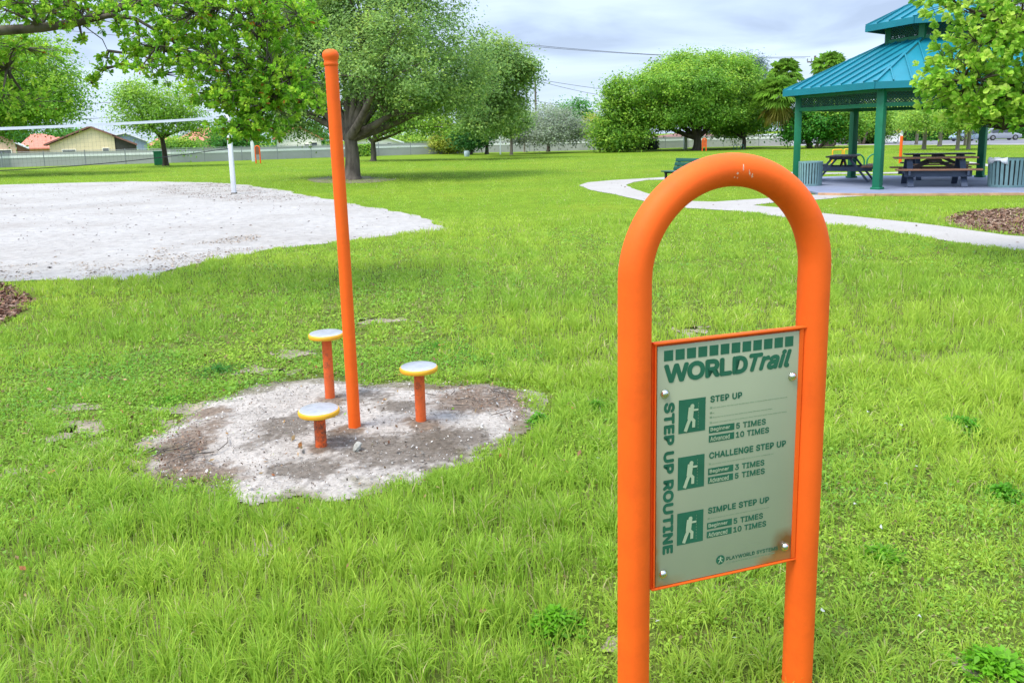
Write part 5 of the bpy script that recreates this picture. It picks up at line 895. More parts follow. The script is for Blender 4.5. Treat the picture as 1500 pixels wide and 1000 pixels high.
# screen of foliage behind the road on the right
for i, (px, py, rx, ry, cl, lab) in enumerate(((1300, 168, 36, 30, LIGHT, 'pale green tree behind the road sign'), (1352, 172, 34, 26, LIGHT, 'yellowish green tree behind the two far picnic tables'), (1395, 160, 40, 40, DARK, 'dark tree behind the long hedge by the road'), (1450, 170, 44, 40, RAIN, 'mid green tree above the silver estate car'), (1500, 165, 40, 46, DARK, 'dark tree beyond the striped bin at the photo edge'))):
    Y = 112+5*i
    tree('roadside_tree', lab, pt(px, 205, Y), .25, 2.6, [lobe(px, py, Y, rx, ry), lobe(px+12, py+14, Y-2, rx*.7, ry*.6), lobe(px-14, py+10, Y+2, rx*.7, ry*.7)], 150, 55, 1.0, .45, cl, group='trees behind the road')
for i, (px, py, tw_, cl, lab) in enumerate(((1342, 212, 4.5, LIGHT, 'slim pale trunk seen above the left end of the far picnic table'), (1353, 219, 6, LIGHT, 'pale grey trunk standing behind the middle of the far picnic table'), (1376, 214.5, 6, YELG, 'straight pale trunk with yellowish leaves behind the right half of the far picnic table'),
                                    (1402, 220, 5.5, LIGHT, 'bare grey trunk in front of the blue parked car'), (1413.5, 213, 4.5, YELG, 'slender trunk between the blue car and the pavilion post'), (1418, 219, 5.5, LIGHT, 'pale trunk just left of the right pavilion post'))):
    bs = at(px, py); Y = bs[1]
    tree('slim_tree', lab, bs, tw_*Y/F/2, hgt(bs, 178), [lobe(px, 165, Y, 22, 19), lobe(px-12, 178, Y-1, 15, 10), lobe(px+12, 176, Y+1, 15, 11)], 42, 46, .5, .24, cl, bark='bark_pale', group='slim trees before the road', flare=1.2)
# left side
Y = 46; bs = at(-30, 250)
tree('round_tree', 'dark rounded tree left of the court, its trunk out of view', bs, .3, 2.2, [lobe(25, 110, Y, 78, 62), lobe(60, 125, Y, 58, 55), lobe(-50, 120, Y, 90, 80), lobe(80, 145, Y-1, 36, 36), lobe(20, 170, Y+1, 66, 24)], 420, 66, .6, .22, [(.16, .33, .028), (.24, .44, .034), (.36, .53, .04)], shell=.55)
Y = 58; bs = at(243, 243)
tree('court_tree', 'thin airy tree with a leaning dark trunk beside the green bin', bs, .21, hgt(bs, 200),
     [lobe(228, 150, Y, 60, 32), lobe(190, 140, Y, 30, 22), lobe(265, 165, Y, 44, 26), lobe(215, 180, Y, 48, 16), lobe(290, 190, Y, 30, 16)], 185, 48, .52, .23, [(.18, .35, .035), (.27, .45, .045), (.36, .52, .05)], bark='bark_dark', lean=(-.12, 0), shell=.9)
for px, py, rx, ry, Y, lab, cl in ((95, 205, 30, 14, 108, 'dark trees behind the beige house on the left', DARK), (262, 215, 30, 14, 73, 'bush of big soft leaves beside the green bin', RAIN), (345, 200, 40, 22, 84, 'dark shrubby tree behind the white net pole', DARK), (440, 200, 40, 26, 108, 'blue green tree behind the white gabled house', DARK), (655, 205, 22, 14, 82, 'yellow leaved tree by the fence right of the oak', YELG), (690, 196, 26, 20, 76, 'soft blue green tree in front of the yellow tree', [(.05, .17, .03), (.08, .22, .05)]),
                               (575, 205, 50, 16, 112, 'green tree top behind the white house', LIGHT), (10, 195, 46, 22, 120, 'dark tree behind the red hipped roof', DARK)):
    tree('background_tree', lab, pt(px, 222, Y), .14, 1.2, [lobe(px, py, Y, rx, ry), lobe(px+rx*.4, py+4, Y-1, rx*.6, ry*.75), lobe(px-rx*.4, py+3, Y+1, rx*.6, ry*.75)], 80, 46, .6*Y/80, .34*Y/80, cl)

# ---- hedges: clipped blocks of small leaves
def hedge(label, a, b_, h_, depth, cols, n, leaf):
    a = np.array(a); b_ = np.array(b_); o = empty('hedge', (*((a+b_)/2)[:2], 0), 0, label, 'hedge'); base = Vector(o.location)
    L_ = np.linalg.norm(b_-a); d = (b_-a)/L_; nr = np.array([-d[1], d[0]])
    core = MB(); c = (a+b_)/2; core.box((c[0], c[1], h_*.45), (L_*.96, depth*.8, h_*.88), rz=math.atan2(d[1], d[0])); k_ = core.build('core', M['hedge_core'], None); k_.parent = o; k_.matrix_parent_inverse = Matrix.Translation(-base)
    u_ = rng.random(n)*L_; face = rng.integers(0, 3, n); w_ = np.where(face == 0, -depth/2, np.where(face == 1, depth/2, (rng.random(n)-.5)*depth)); z = np.where(face == 2, h_, rng.random(n)*h_)
    z = z*(.94+.14*vnoise(u_*1.3, w_, 3)); P = np.stack([a[0]+d[0]*u_+nr[0]*w_, a[1]+d[1]*u_+nr[1]*w_, z], 1)+rng.normal(0, .06, (n, 3))
    nm = unit(np.stack([nr[0]*np.sign(w_)*(face < 2), nr[1]*np.sign(w_)*(face < 2), (face == 2)*1.0+.4], 1)+rng.normal(0, .5, (n, 3)))
    V, I, C = leaf_cards(P, nm, rng.normal(0, 1, (n, 3)), leaf*(.6+.8*rng.random(n)), .6, pal(n, cols)); f = np_mesh('foliage', V, 3, I, M['leaf'], C); f.parent = o; f.matrix_parent_inverse = Matrix.Translation(-base)
    return o
M['hedge_core'] = mat('hedge_twigs', (.02, .035, .012), 1)
def H_(px, py, dz=0): return at(px, py)[:2]
hedge('clipped green hedge block left of the big oak trunk', H_(457, 231), H_(503, 230), .95, 1.1, LIGHT[:2]+[(.12, .3, .02)], 2600, .17)
hedge('rounded green shrub hedge right of the big oak trunk', H_(521, 229.5), H_(545, 229), 1.05, 1.1, RAIN, 1500, .2)
hedge('dark brownish hedge at the left foot of the giant tree', H_(914, 220), H_(961, 219.5), .95, 1.2, [(.03, .05, .02), (.055, .075, .025), (.04, .09, .02)], 2600, .18)
hedge('low dark hedge seen between the pavilion posts', H_(1262, 210.5), H_(1283, 210), 1.15, 1.2, [(.05, .09, .02), (.08, .13, .03)], 1600, .22)
a, b_ = pt(1322, 208, 96), pt(1640, 206, 100)
hedge('long bright green hedge beyond the road behind the parked cars', a[:2], b_[:2], 1.35, 1.6, [(.05, .2, .015), (.08, .28, .015)], 7000, .26)

# ---- palms
def palm(label, base, top, r_, fan, n_f, dead, group, sc=1.0):
    base = np.array([base[0], base[1], 0.]); top = np.array(top); o = empty('palm_tree', base, 0, label, 'palm', group); inv = Matrix.Translation(-Vector(base))
    t_ = MB(); m = (base+top)/2+np.array([(base[0]-top[0])*.35, 0, -.25*(top[2])*(abs(base[0]-top[0]) > 1)]); P = [(1-k_)**2*base+2*k_*(1-k_)*m+k_*k_*top for k_ in np.linspace(0, 1, 12)]
    t_.tube(P, [r_*(1.25-.45*k_+.06*(i % 2)) for i, k_ in enumerate(np.linspace(0, 1, 12))], 10); w = t_.build('trunk', M['bark_pale'], None, fix=False); w.parent = o; w.matrix_parent_inverse = inv
    V, I, C = [], [], []
    for i in range(n_f):
        a = rng.random()*6.283; el_ = rng.uniform(-.35, 1.3) if i >= dead else rng.uniform(-1.35, -.7)
        d = np.array([math.cos(a)*math.cos(el_), math.sin(a)*math.cos(el_), math.sin(el_)]); st = fan*(.55+.25*rng.random()); c = top+d*st; sd = unit(np.cross(d, [0, 0, 1.])); nm = np.cross(sd, d)
        colr = np.array((.20, .38, .045))*(.7+.7*rng.random()) if i >= dead else np.array((.40, .36, .07))*(.6+.6*rng.random())
        for j in range(16):
            th = (j/15-.5)*3.4; dd = unit(d*math.cos(th)+sd*math.sin(th)); ln = fan*(.55+.2*rng.random())*(.8+.2*math.cos(th)); e_ = c+dd*ln+np.array([0, 0, -.28*ln*(1+rng.random())]); wv = unit(np.cross(dd, nm))*fan*.035; md = c+dd*ln*.55
            b0 = len(V); V += [c, md+wv, e_, md-wv]; I += [(b0, b0+1, b0+2), (b0, b0+2, b0+3)]; C += [colr*(.8+.4*rng.random())]*4
        b0 = len(V); V += [top, c, c+nm*.04*fan]; I += [(b0, b0+1, b0+2)]; C += [colr]*3
    f = np_mesh('fronds', np.array(V), 3, np.array(I), M['leaf'], np.array(C)); f.parent = o; f.matrix_parent_inverse = inv
    return o
palm('palm with a bent curving trunk and hanging yellow fronds left of the pavilion', at(1186, 216.5), pt(1142, 142, 70), .2, 1.75, 110, 26, 'palms left of the pavilion')
palm('palm crown just above the roof edge, farther back than the bent palm', pt(1151, 214, 98), pt(1151, 108, 98), .22, 1.7, 80, 8, 'palms left of the pavilion')
palm('palm crown behind the slope of the pavilion roof', pt(1214, 212, 105), pt(1214, 97, 105), .22, 1.75, 80, 8, 'palms left of the pavilion')

# ---- near trees: whorls of whole leaves at the twig ends
def near_tree(name, label, base, tr, branches, sprays, leaf, cols, asp, per, wr, bark, dens=1.0, old_share=.012):
    """branches: lists of (x,y,z,radius); sprays: (centre, radii, whorls) masses of twig ends"""
    base = np.array([base[0], base[1], 0.]); o = empty(name, base, 0, label, 'tree'); inv = Matrix.Translation(-Vector(base))
    t_ = MB()
    for B in branches: t_.tube([p[:3] for p in B], [p[3] for p in B], 12, cap=True)
    nodes = np.array([p[:3] for B in branches for p in B[1:]])
    allc, alln, alla, alls, tn = [], [], [], [], []
    for (c, r_, nw, *opt) in sprays:
        nw = int(nw*dens)
        c = np.array(c); r_ = np.array(r_); hub = nodes[np.argmin(np.linalg.norm(nodes-c, axis=1))]
        jn = [hub]
        for q_ in range(max(1, nw//16)):
            e_ = c+r_*unit(rng.normal(0, 1, 3))*.55*rng.random(); P = limb(t_, hub, e_, .018, .006, sag=.04, n=5, seg=6); jn += P[2:]
        jn = np.array(jn)
        for w_ in range(nw):
            d = unit(rng.normal(0, 1, 3)); p = c+d*r_*(1-.75*rng.random()**1.5)*(.8+.4*vnoise(np.array([d[0]*4]), np.array([d[2]*4+c[0]]), 12)[0])
            j = jn[np.argmin(np.linalg.norm(jn-p, axis=1))]
            if rng.random() < .6: limb(t_, j, p, .0055, .0025, sag=.05, n=4, seg=4)
            ax = unit(unit(p-j)+np.array([0, 0, .35])+rng.normal(0, .35, 3)); k_ = rng.integers(per-3, per+3)
            s1 = unit(np.cross(ax, [.3, .5, .8])); s2 = np.cross(ax, s1); tone = rng.random()
            for i in range(k_):
                a = 2.4*i+rng.random(); op = .35+.75*(i/k_)+rng.normal(0, .15); dd = s1*math.cos(a)+s2*math.sin(a)
                la = unit(ax*math.cos(op)+dd*math.sin(op)+np.array([0, 0, -.12])); ln = unit(ax*math.sin(op)-dd*math.cos(op)+rng.normal(0, .2, 3))
                if ln[2] < 0: ln = -ln
                allc.append(p-ax*wr*.5*(i/k_)); alla.append(la); alln.append(ln); alls.append(leaf*(.55+.6*rng.random())); tn.append(tone)
    w = t_.build('branches', M[bark], None, fix=False); w.parent = o; w.matrix_parent_inverse = inv
    n = len(allc); C = pal(n, cols, np.array(tn), .16); old = rng.random(n) < old_share; C[old] = np.array((.42, .16, .02))*(.7+.6*rng.random((old.sum(), 1)))
    V, I, C = leaf_full(np.array(allc), np.array(alln), np.array(alla), np.array(alls), asp, C)
    f = np_mesh('crown', V, 3, I, M['leaf'], C); f.parent = o; f.matrix_parent_inverse = inv
    return o
def bp_(px, py, Y, r_): p = pt(px, py, Y); return (*p, r_)
def spray(px, py, Y, rx, ry, nw, dep=.9): return (pt(px, py, Y), (rx*Y/F, dep, ry*Y/F), nw)
Y = 8.6
near_tree('overhanging_tree', 'tree reaching in from the left, its leafy boughs hanging over the court and orange tipped', (-8.2, 9.2), .2,
    [[(-8.2, 9.2, -.1, .3), (-8.15, 9.2, 1.0, .23), (-8.0, 9.1, 2.2, .2), bp_(-300, 60, 8.9, .13), bp_(-60, 44, Y, .062), bp_(0, 45, Y, .052), bp_(60, 41, Y, .048), bp_(115, 33, Y, .043), bp_(160, 18, Y, .036), bp_(200, 3, Y, .03), bp_(260, -30, Y, .02)],
     [bp_(115, 33, Y, .03), bp_(165, 22, Y-.05, .026), bp_(200, 28, Y-.1, .018), bp_(240, 52, Y-.1, .014), bp_(300, 90, Y-.1, .011), bp_(345, 120, Y, .008)],
     [bp_(260, -30, Y, .02), bp_(330, -10, Y, .018), bp_(380, 60, Y, .014), bp_(420, 120, Y, .01), bp_(440, 150, Y, .007)],
     [bp_(-60, 44, Y, .04), bp_(20, -20, Y+.3, .03), bp_(140, -60, Y+.2, .02)],
     [bp_(120, 36, Y, .006), bp_(150, 58, Y, .005), bp_(158, 75, Y, .004), bp_(156, 100, Y, .0035), bp_(135, 122, Y, .003)],
     [bp_(-300, 60, 8.9, .09), bp_(-120, 80, 9.2, .05), bp_(-40, 90, 9.2, .03), bp_(10, 100, 9.1, .015)]],
    [spray(40, 12, Y, 70, 26, 60), spray(120, 18, Y, 50, 26, 34), spray(220, 8, Y, 60, 26, 46), spray(290, 25, Y, 70, 42, 90), spray(380, 25, Y, 66, 45, 90), spray(440, 20, Y, 34, 26, 26), spray(250, 62, Y, 46, 30, 40), spray(320, 90, Y, 62, 42, 84), spray(395, 100, Y, 56, 46, 80), spray(440, 120, Y, 34, 34, 34), spray(455, 150, Y, 20, 18, 14),
     spray(345, 136, Y, 52, 34, 56), spray(385, 152, Y, 44, 32, 50), spray(318, 142, Y-.2, 34, 20, 26), spray(360, 188, Y, 28, 18, 24), spray(378, 188, Y, 30, 18, 24), spray(240, 100, Y, 40, 24, 24), spray(205, 70, Y, 22, 14, 10, .3),
     spray(122, 60, Y, 9, 7, 3, .15), spray(158, 86, Y, 11, 7, 3, .15), spray(182, 95, Y, 9, 6, 3, .15), spray(148, 103, Y, 8, 6, 2, .12), spray(134, 117, Y, 11, 9, 4, .15), spray(178, 42, Y, 10, 14, 5, .2), spray(205, 80, Y, 8, 10, 4, .2),
     spray(20, 70, Y+.5, 54, 22, 34), spray(-10, 100, Y+.5, 40, 30, 34), spray(30, 145, Y+.4, 34, 26, 26), spray(-60, 40, Y, 60, 60, 60), spray(80, -20, Y, 90, 26, 50), spray(330, -25, Y, 120, 30, 70)],
    .062, [(.17, .38, .025), (.25, .50, .03), (.35, .58, .04), (.48, .65, .055)], .38, 13, .058, 'bark', 2.7)
Y = 9.2
near_tree('glossy_leaved_tree', 'tree with rounded glossy lime green leaves hiding the right of the pavilion', (8.9, 9.8), .2,
    [[(8.9, 9.8, -.1, .2), (8.85, 9.8, .8, .15), (8.7, 9.7, 1.8, .13), bp_(1640, 90, 9.5, .08), bp_(1560, 60, Y, .05), bp_(1490, 40, Y, .03), bp_(1430, 20, Y, .018)],
     [(8.7, 9.7, 1.8, .1), bp_(1620, 150, 9.3, .06), bp_(1540, 140, Y, .035), bp_(1470, 130, Y, .02), bp_(1410, 120, Y, .01)],
     [(8.7, 9.7, 1.6, .08), bp_(1600, 185, 9.2, .04), bp_(1520, 180, Y, .02), bp_(1470, 190, Y, .01)],
     [bp_(1640, 90, 9.5, .06), bp_(1600, 0, Y, .04), bp_(1540, -40, Y, .02)]],
    [spray(1450, 15, Y, 62, 36, 66), spray(1400, 8, Y, 26, 20, 16), spray(1450, 65, Y, 70, 40, 90), spray(1400, 75, Y, 26, 26, 20), spray(1500, 50, Y, 60, 60, 80), spray(1430, 115, Y, 62, 34, 80), spray(1365, 112, Y, 20, 13, 9, .35), spray(1385, 128, Y, 26, 16, 16, .5), spray(1500, 120, Y, 60, 46, 80), spray(1400, 148, Y, 28, 16, 18), spray(1450, 155, Y, 56, 26, 56), spray(1410, 160, Y, 24, 13, 15), spray(1460, 174, Y, 40, 12, 26), spray(1500, 172, Y, 50, 20, 40), spray(1480, 0, Y, 80, 40, 60), spray(1370, -6, Y, 30, 10, 10, .4), spray(1580, 100, Y, 70, 110, 110)],
    .086, [(.18, .40, .03), (.29, .52, .04), (.41, .62, .06), (.55, .70, .10)], .55, 10, .055, 'bark_dark', 1.35, .0)
# ------------------------------------------------------------------ wall and chain link fence along the far side
def keep_world(o, root):
    o.parent = root; o.matrix_parent_inverse = Matrix.Translation(-Vector(root.location)); return o
WP = [at(-260, 256)[:2], at(0, 246)[:2], at(240, 239.5)[:2], at(455, 232)[:2], at(690, 224.5)[:2], at(905, 219.6)[:2], at(1010, 216.5)[:2], at(1165, 213.2)[:2]]
WP = [np.array(p)+np.array((0, 1.5)) for p in WP]
wall = empty('boundary_wall', (*WP[0], 0), 0, 'long grey block wall with a pale stripe along the far edge of the lawn', 'wall')
wb, bb = MB(), MB()
for a, b_ in zip(WP[:-1], WP[1:]):
    d = unit(b_-a); b2 = b_+d*.04
    wb.bar((*a, .58), (*b2, .58), .2, 1.16); bb.bar((*(a-np.array((d[1], -d[0]))*-.0+np.array((d[1], -d[0]))*.105), .84), (*(b2+np.array((d[1], -d[0]))*.105), .84), .03, .19)
keep_world(wb.build('wall_blocks', M['wall']), wall); keep_world(bb.build('stripe', M['band']), wall)
FP = [p+np.array((0, -1.1)) for p in WP]
fence = empty('chain_link_fence', (*FP[0], 0), 0, 'thin grey chain link fence standing in front of the striped wall', 'fence')
rl, wm = MB(), MB(); npost = 0
for a, b_ in zip(FP[:-1], FP[1:]):
    L_ = np.linalg.norm(b_-a); d = (b_-a)/L_; n = max(1, int(round(L_/3.2)))
    rl.tube([(*a, 1.24), (*b_, 1.24)], .022, 6)
    for i in range(n):
        p = a+d*L_*i/n
        if npost < 60:
            q_ = MB(); q_.tube([(0, 0, -.1), (0, 0, 1.26)], .035, 8); q_.lathe([(.04, 1.26), (.03, 1.3), (0, 1.31)], n=8); o = q_.build('post', M['galv']); o.location = (*p, 0); keep_world(o, fence); npost += 1
    m_ = int(L_/.3)
    for i in range(m_):
        p = a+d*L_*i/m_; q_ = a+d*min(L_, L_*i/m_+1.2); wm.bar((*p, .04), (*q_, 1.22), .002, .002); wm.bar((*p, 1.22), (*q_, .04), .002, .002)
keep_world(rl.build('top_rail', M['galv']), fence); keep_world(wm.build('wire_mesh', M['galv'], fix=False), fence)

# ------------------------------------------------------------------ houses beyond the wall
def gable_house(name, label, L_, P_, R_, Y, depth, wall_m, roof_m, wins=(), hip=False, porch=None):
    """front gable outline: left eave, peak, right eave as photo positions on the plane at distance Y"""
    a, p, c = pt(*L_, Y), pt(*P_, Y), pt(*R_, Y); root = empty(name, ((a[0]+c[0])/2, Y, 0), 0, label, 'house'); dd = unit(np.array([(a[0]+c[0])/2, Y, 0.]))
    wv = MB(); wv.prism([(a[0], Y, 0), (c[0], Y, 0), (c[0], Y, c[2]), (p[0], Y, p[2]), (a[0], Y, a[2])], dd*depth); keep_world(wv.build('wall', wall_m), root)
    rf = MB(); ov = .35; th = .16
    for q_ in (a, c):
        s_ = np.sign(q_[0]-p[0]); sl_ = (q_[2]-p[2])/(q_[0]-p[0]); e_ = np.array((q_[0]+s_*ov, q_[2]+s_*ov*sl_))
        rf.prism([(p[0], Y-ov, p[2]+.02), (e_[0], Y-ov, e_[1]+.02), (e_[0], Y-ov, e_[1]+.02+th), (p[0], Y-ov, p[2]+.02+th)], dd*(depth+2*ov))
    keep_world(rf.build('roof', roof_m), root)
    for (x0, y0, x1, y1) in wins:
        A, B = pt(x0, y1, Y), pt(x1, y0, Y); f_ = MB(); cx_, cz = (A[0]+B[0])/2, (A[2]+B[2])/2; w_, h_ = B[0]-A[0], B[2]-A[2]; t2 = .07
        for (ox, oz, sx, sz) in ((0, h_/2, w_+t2, t2), (0, -h_/2, w_+t2, t2), (-w_/2, 0, t2, h_-t2), (w_/2, 0, t2, h_-t2)): f_.box((cx_+ox, Y-.02, cz+oz), (sx, .1, sz))
        fr = keep_world(f_.build('window', M['stucco_white']), root)
        g_ = MB(); g_.box((cx_, Y-.005, cz), (w_-t2, .03, h_-t2)); gl = g_.build('pane', M['glass']); gl.parent = fr; gl.matrix_parent_inverse = (root.matrix_world @ fr.matrix_parent_inverse).inverted() if False else Matrix.Translation((0, 0, 0))
    return root
def hip_house(name, label, x0, x1, ye, xp, yp, Y, depth, wall_m, roof_m):
    a, c, p = pt(x0, ye, Y), pt(x1, ye, Y), pt(xp, yp, Y+depth/2); root = empty(name, ((a[0]+c[0])/2, Y, 0), 0, label, 'house')
    w_ = MB(); w_.box(((a[0]+c[0])/2, Y+depth/2, a[2]/2), (c[0]-a[0]-.8, depth-.8, a[2])); keep_world(w_.build('wall', wall_m), root)
    r_ = MB(); z = a[2]; A = [(a[0], Y, z), (c[0], Y, z), (c[0], Y+depth, z), (a[0], Y+depth, z)]; pk = [(p[0]-.6, p[1], p[2]), (p[0]+.6, p[1], p[2])]
    r_.add(A+pk+[(q_[0], q_[1], q_[2]-.15) for q_ in A], [(0, 1, 5, 4), (1, 2, 5), (2, 3, 4, 5), (3, 0, 4), (0, 6, 7, 1), (1, 7, 8, 2), (2, 8, 9, 3), (3, 9, 6, 0), (6, 9, 8, 7)]); keep_world(r_.build('roof', roof_m), root)
    return root
h1 = gable_house('beige_house', 'beige gabled house with a dark open porch on its right side', (72, 212), (134, 187), (167, 199), 78, 9, M['stucco_beige'], M['tile_dark'], [(92, 219, 111, 224.5), (151, 217, 160, 222.5)])
a, c, q_ = pt(167.5, 200, 78.0), pt(199, 212, 78.0), pt(167.5, 212, 78.0)
pw = MB(); pw.prism([(a[0], 78.1, 0), (c[0], 78.1, 0), (c[0], 78.1, c[2]), (a[0], 78.1, a[2])], (-3.2, 5.4, 0)); keep_world(pw.build('porch', M['porch']), h1)  # solid block, the porch's inner shade is put into its colour
pr = MB(); pr.prism([(a[0], 77.65, a[2]+.02), (c[0]+.3, 77.65, c[2]-.08), (c[0]+.3, 77.65, c[2]+.08), (a[0], 77.65, a[2]+.18)], (-3.6, 6.1, 0)); keep_world(pr.build('porch_roof', M['tile_dark']), h1)
h2 = gable_house('tan_house', 'tan house cut by the left edge of the photo with a dark garage opening', (-75, 222), (-14, 196), (22, 208), 76, 9, M['stucco_pink'], M['tile_dark'], [(-8, 219.5, 17, 226)])
a, c = pt(22.5, 209, 76), pt(42, 217.5, 76); pw = MB(); pw.prism([(a[0], 76.1, 0), (c[0], 76.1, 0), (c[0], 76.1, c[2]), (a[0], 76.1, a[2])], (-2.6, 4.3, 0)); keep_world(pw.build('side_porch', M['brown_board']), h2)
pr = MB(); pr.prism([(a[0], 75.65, a[2]+.02), (c[0]+.2, 75.65, c[2]-.06), (c[0]+.2, 75.65, c[2]+.1), (a[0], 75.65, a[2]+.18)], (-3, 5.2, 0)); keep_world(pr.build('porch_roof', M['roof_white']), h2)
hip_house('red_roofed_house', 'low house with a red hipped tile roof behind the beige house', 24, 92, 217.5, 53, 196, 90, 10, M['stucco_pink'], M['tile'])
gable_house('pale_house', 'small blue grey house with a white roof right of the porch', (166, 200), (186, 196), (215, 207), 92, 10, M['siding_blue'], M['roof_white'])
hip_house('red_roofed_house', 'low house with red tile roof seen between the white roof and the airy tree', 212, 262, 213.5, 240, 201, 96, 10, M['stucco_white'], M['tile'])
hip_house('pink_house', 'pinkish house with salmon roof behind the hanging boughs and the net pole', 250, 340, 208, 300, 187, 88, 11, M['stucco_pink'], M['tile'])
gable_house('white_house', 'white gabled house with red tile trim left of the tall orange pole', (405, 203), (437, 186), (470, 203), 88, 9, M['stucco_white'], M['tile'], [(456, 208.5, 465, 214), (446, 211, 453, 214)])
gable_house('white_house', 'low white house half hidden behind the two oak trunks', (515, 208), (556, 199), (588, 209), 92, 9, M['stucco_white'], M['roof_white'], [(567, 209.5, 574, 212.5)])
gable_house('pale_house', 'pale house behind the slim trees and the white post', (690, 206), (735, 195), (775, 206), 100, 9, M['stucco_white'], M['roof_white'])
gable_house('pale_house', 'blue grey house behind the silvery tree', (776, 205), (815, 198), (858, 206), 102, 9, M['siding_blue'], M['roof_white'])
hip_house('pale_house', 'wide low house under the giant tree beyond the wall', 955, 1080, 202.5, 1010, 194, 104, 10, M['stucco_beige'], M['tile_dark'])
hip_house('pale_house', 'pale blue house beyond the wall right of the giant tree', 1085, 1170, 203, 1130, 196, 106, 10, M['siding_blue'], M['roof_white'])

# ------------------------------------------------------------------ light white fence by the road on the right
wf = empty('white_fence', (*pt(1150, 210, 92)[:2], 0), 0, 'long pale board fence beside the road behind the pavilion', 'fence')
q_ = MB(); a, b_ = pt(1140, 211, 96), pt(1322, 208, 93); q_.bar((a[0], a[1], .6), (b_[0], b_[1], .6), .08, 1.2); keep_world(q_.build('boards', M['band']), wf)
q_ = MB(); q_.bar((a[0], a[1]-.06, 1.22), (b_[0], b_[1]-.06, 1.22), .12, .06); keep_world(q_.build('top_rail', M['white']), wf)

# ------------------------------------------------------------------ volleyball net
nb = at(343, 284); H = hgt(nb, 163)
np1 = empty('net_pole', nb, 0, 'white net pole standing on the sand of the court', 'pole', 'white poles of the volleyball courts')
q_ = MB(); q_.box((0, 0, H/2-.1), (.13, .13, H+.2), bev=.012); q_.build('post', M['white'], np1)
q_ = MB(); q_.box((0, 0, .02), (.15, .15, .04)); q_.build('base', M['bark'], np1)
q_ = MB(); q_.lathe([(0, H+.12), (.02, H+.1), (.03, H+.04), (.02, H)], n=10); q_.build('finial', M['white'], np1)
n2 = at(371.5, 236.5); H2 = hgt(n2, 180); o = empty('net_pole', n2, 0, 'far white pole beside the brown board, beyond the sand', 'pole', 'white poles of the volleyball courts')
q_ = MB(); q_.box((0, 0, H2/2-.1), (.24, .24, H2+.2), bev=.02); q_.build('post', M['white'], o)
n3 = at(733, 226.5); o = empty('net_pole', n3, 0, 'white pole among the slim trees right of the big oak', 'pole', 'white poles of the volleyball courts')
q_ = MB(); q_.box((0, 0, hgt(n3, 199)/2), (.15, .15, hgt(n3, 199)), bev=.02); q_.build('post', M['white'], o)
A = np.array(nb)+np.array((0, 0, hgt(nb, 170)))
Bn = pt(0, 183.5, 21.0); d = Bn-A; B2 = A+d*1.5
net = empty('volleyball_net', (*((A+B2)/2)[:2], 0), 0, 'white topped volleyball net stretched over the sand court', 'net')
T = np.linspace(0, 1, 26); sag = -.06*4*T*(1-T)
top = [A+(B2-A)*t_+np.array((0, 0, s_)) for t_, s_ in zip(T, sag)]
q_ = MB()
for i in range(25):
    if i == 0: continue
    a, b_ = top[i], top[i+1]; q_.add([a, b_, b_-np.array((0, 0, .075)), a-np.array((0, 0, .075)), a+np.array((0, .008, 0)), b_+np.array((0, .008, 0)), b_+np.array((0, .008, -.075)), a+np.array((0, .008, -.075))], [(0, 1, 2, 3), (7, 6, 5, 4), (0, 4, 5, 1), (3, 2, 6, 7)])
keep_world(q_.build('top_tape', M['tape']), net)
q_ = MB(); q_.tube([tuple(p-np.array((0, 0, 1.0+.12*math.sin(math.pi*t_)))) for p, t_ in zip(top, T)], .012, 6); q_.tube([tuple(A), tuple(top[1])], .008, 5); keep_world(q_.build('bottom_cord', M['net']), net)
q_ = MB()
NT = 90
for i in range(2, NT):
    t_ = i/NT; s_ = -.06*4*t_*(1-t_); p = A+(B2-A)*t_+np.array((0, 0, s_)); q_.bar(p-np.array((0, 0, .07)), p-np.array((0, 0, 1.0+.12*math.sin(math.pi*t_))), .0018, .0018)
for k_ in range(1, 9):
    for i in range(1, 25):
        a, b_ = top[i]-np.array((0, 0, .07+k_*.11)), top[i+1]-np.array((0, 0, .07+k_*.11)); q_.bar(a, b_, .0018, .0018)
keep_world(q_.build('net_cords', M['net'], fix=False), net)

# ------------------------------------------------------------------ small things on the far lawn
def far_sign(px, py, ptop, wpx, label, board_m, full):
    b0 = at(px, py); H = hgt(b0, ptop); w_ = wpx*b0[1]/F; o = empty('trail_sign', b0, 0, label, 'sign', 'small far exercise signs'); q_ = MB(); r_ = w_/2
    q_.tube([(-r_, 0, -.1), (-r_, 0, H-r_)]+[(-r_*math.cos(a), 0, H-r_+r_*math.sin(a)) for a in np.linspace(.15, math.pi-.15, 12)]+[(r_, 0, H-r_), (r_, 0, -.1)], .05, 10); q_.build('arch_tube', M['orange'], o)
    q_ = MB(); q_.box((0, -.02, H*(.62 if full else .72)), (w_*.92, .03, H*(.6 if full else .42))); q_.build('board', board_m, o); return o
far_sign(378.5, 239.5, 214, 6.5, 'far orange legged sign with a brown board beside the far white pole', M['brown_board'], False)
far_sign(1031.5, 221.5, 203, 5.5, 'far orange sign at the foot of the giant tree', M['orange_worn'], True)
b0 = at(234, 242.5); o = empty('green_bin', b0, .15, 'green slatted utility bin beside the airy tree', 'bin'); H = hgt(b0, 222)
q_ = MB(); q_.box((0, 0, H/2), (.62, .62, H-.06), bev=.03); q_.build('body', M['bin_green'], o); q_ = MB(); q_.box((0, 0, H), (.7, .7, .07), bev=.02); q_.build('lid', M['bin_green'], o)
q_ = MB()
for i in range(7): q_.box((-.27+i*.09, -.32, H/2), (.05, .03, H-.1))
q_.build('slat', M['bin_green'], o)
b0 = at(684, 229.5); o = empty('barrel', b0, 0, 'pale blue grey barrel standing alone on the far lawn', 'barrel'); H = hgt(b0, 221)
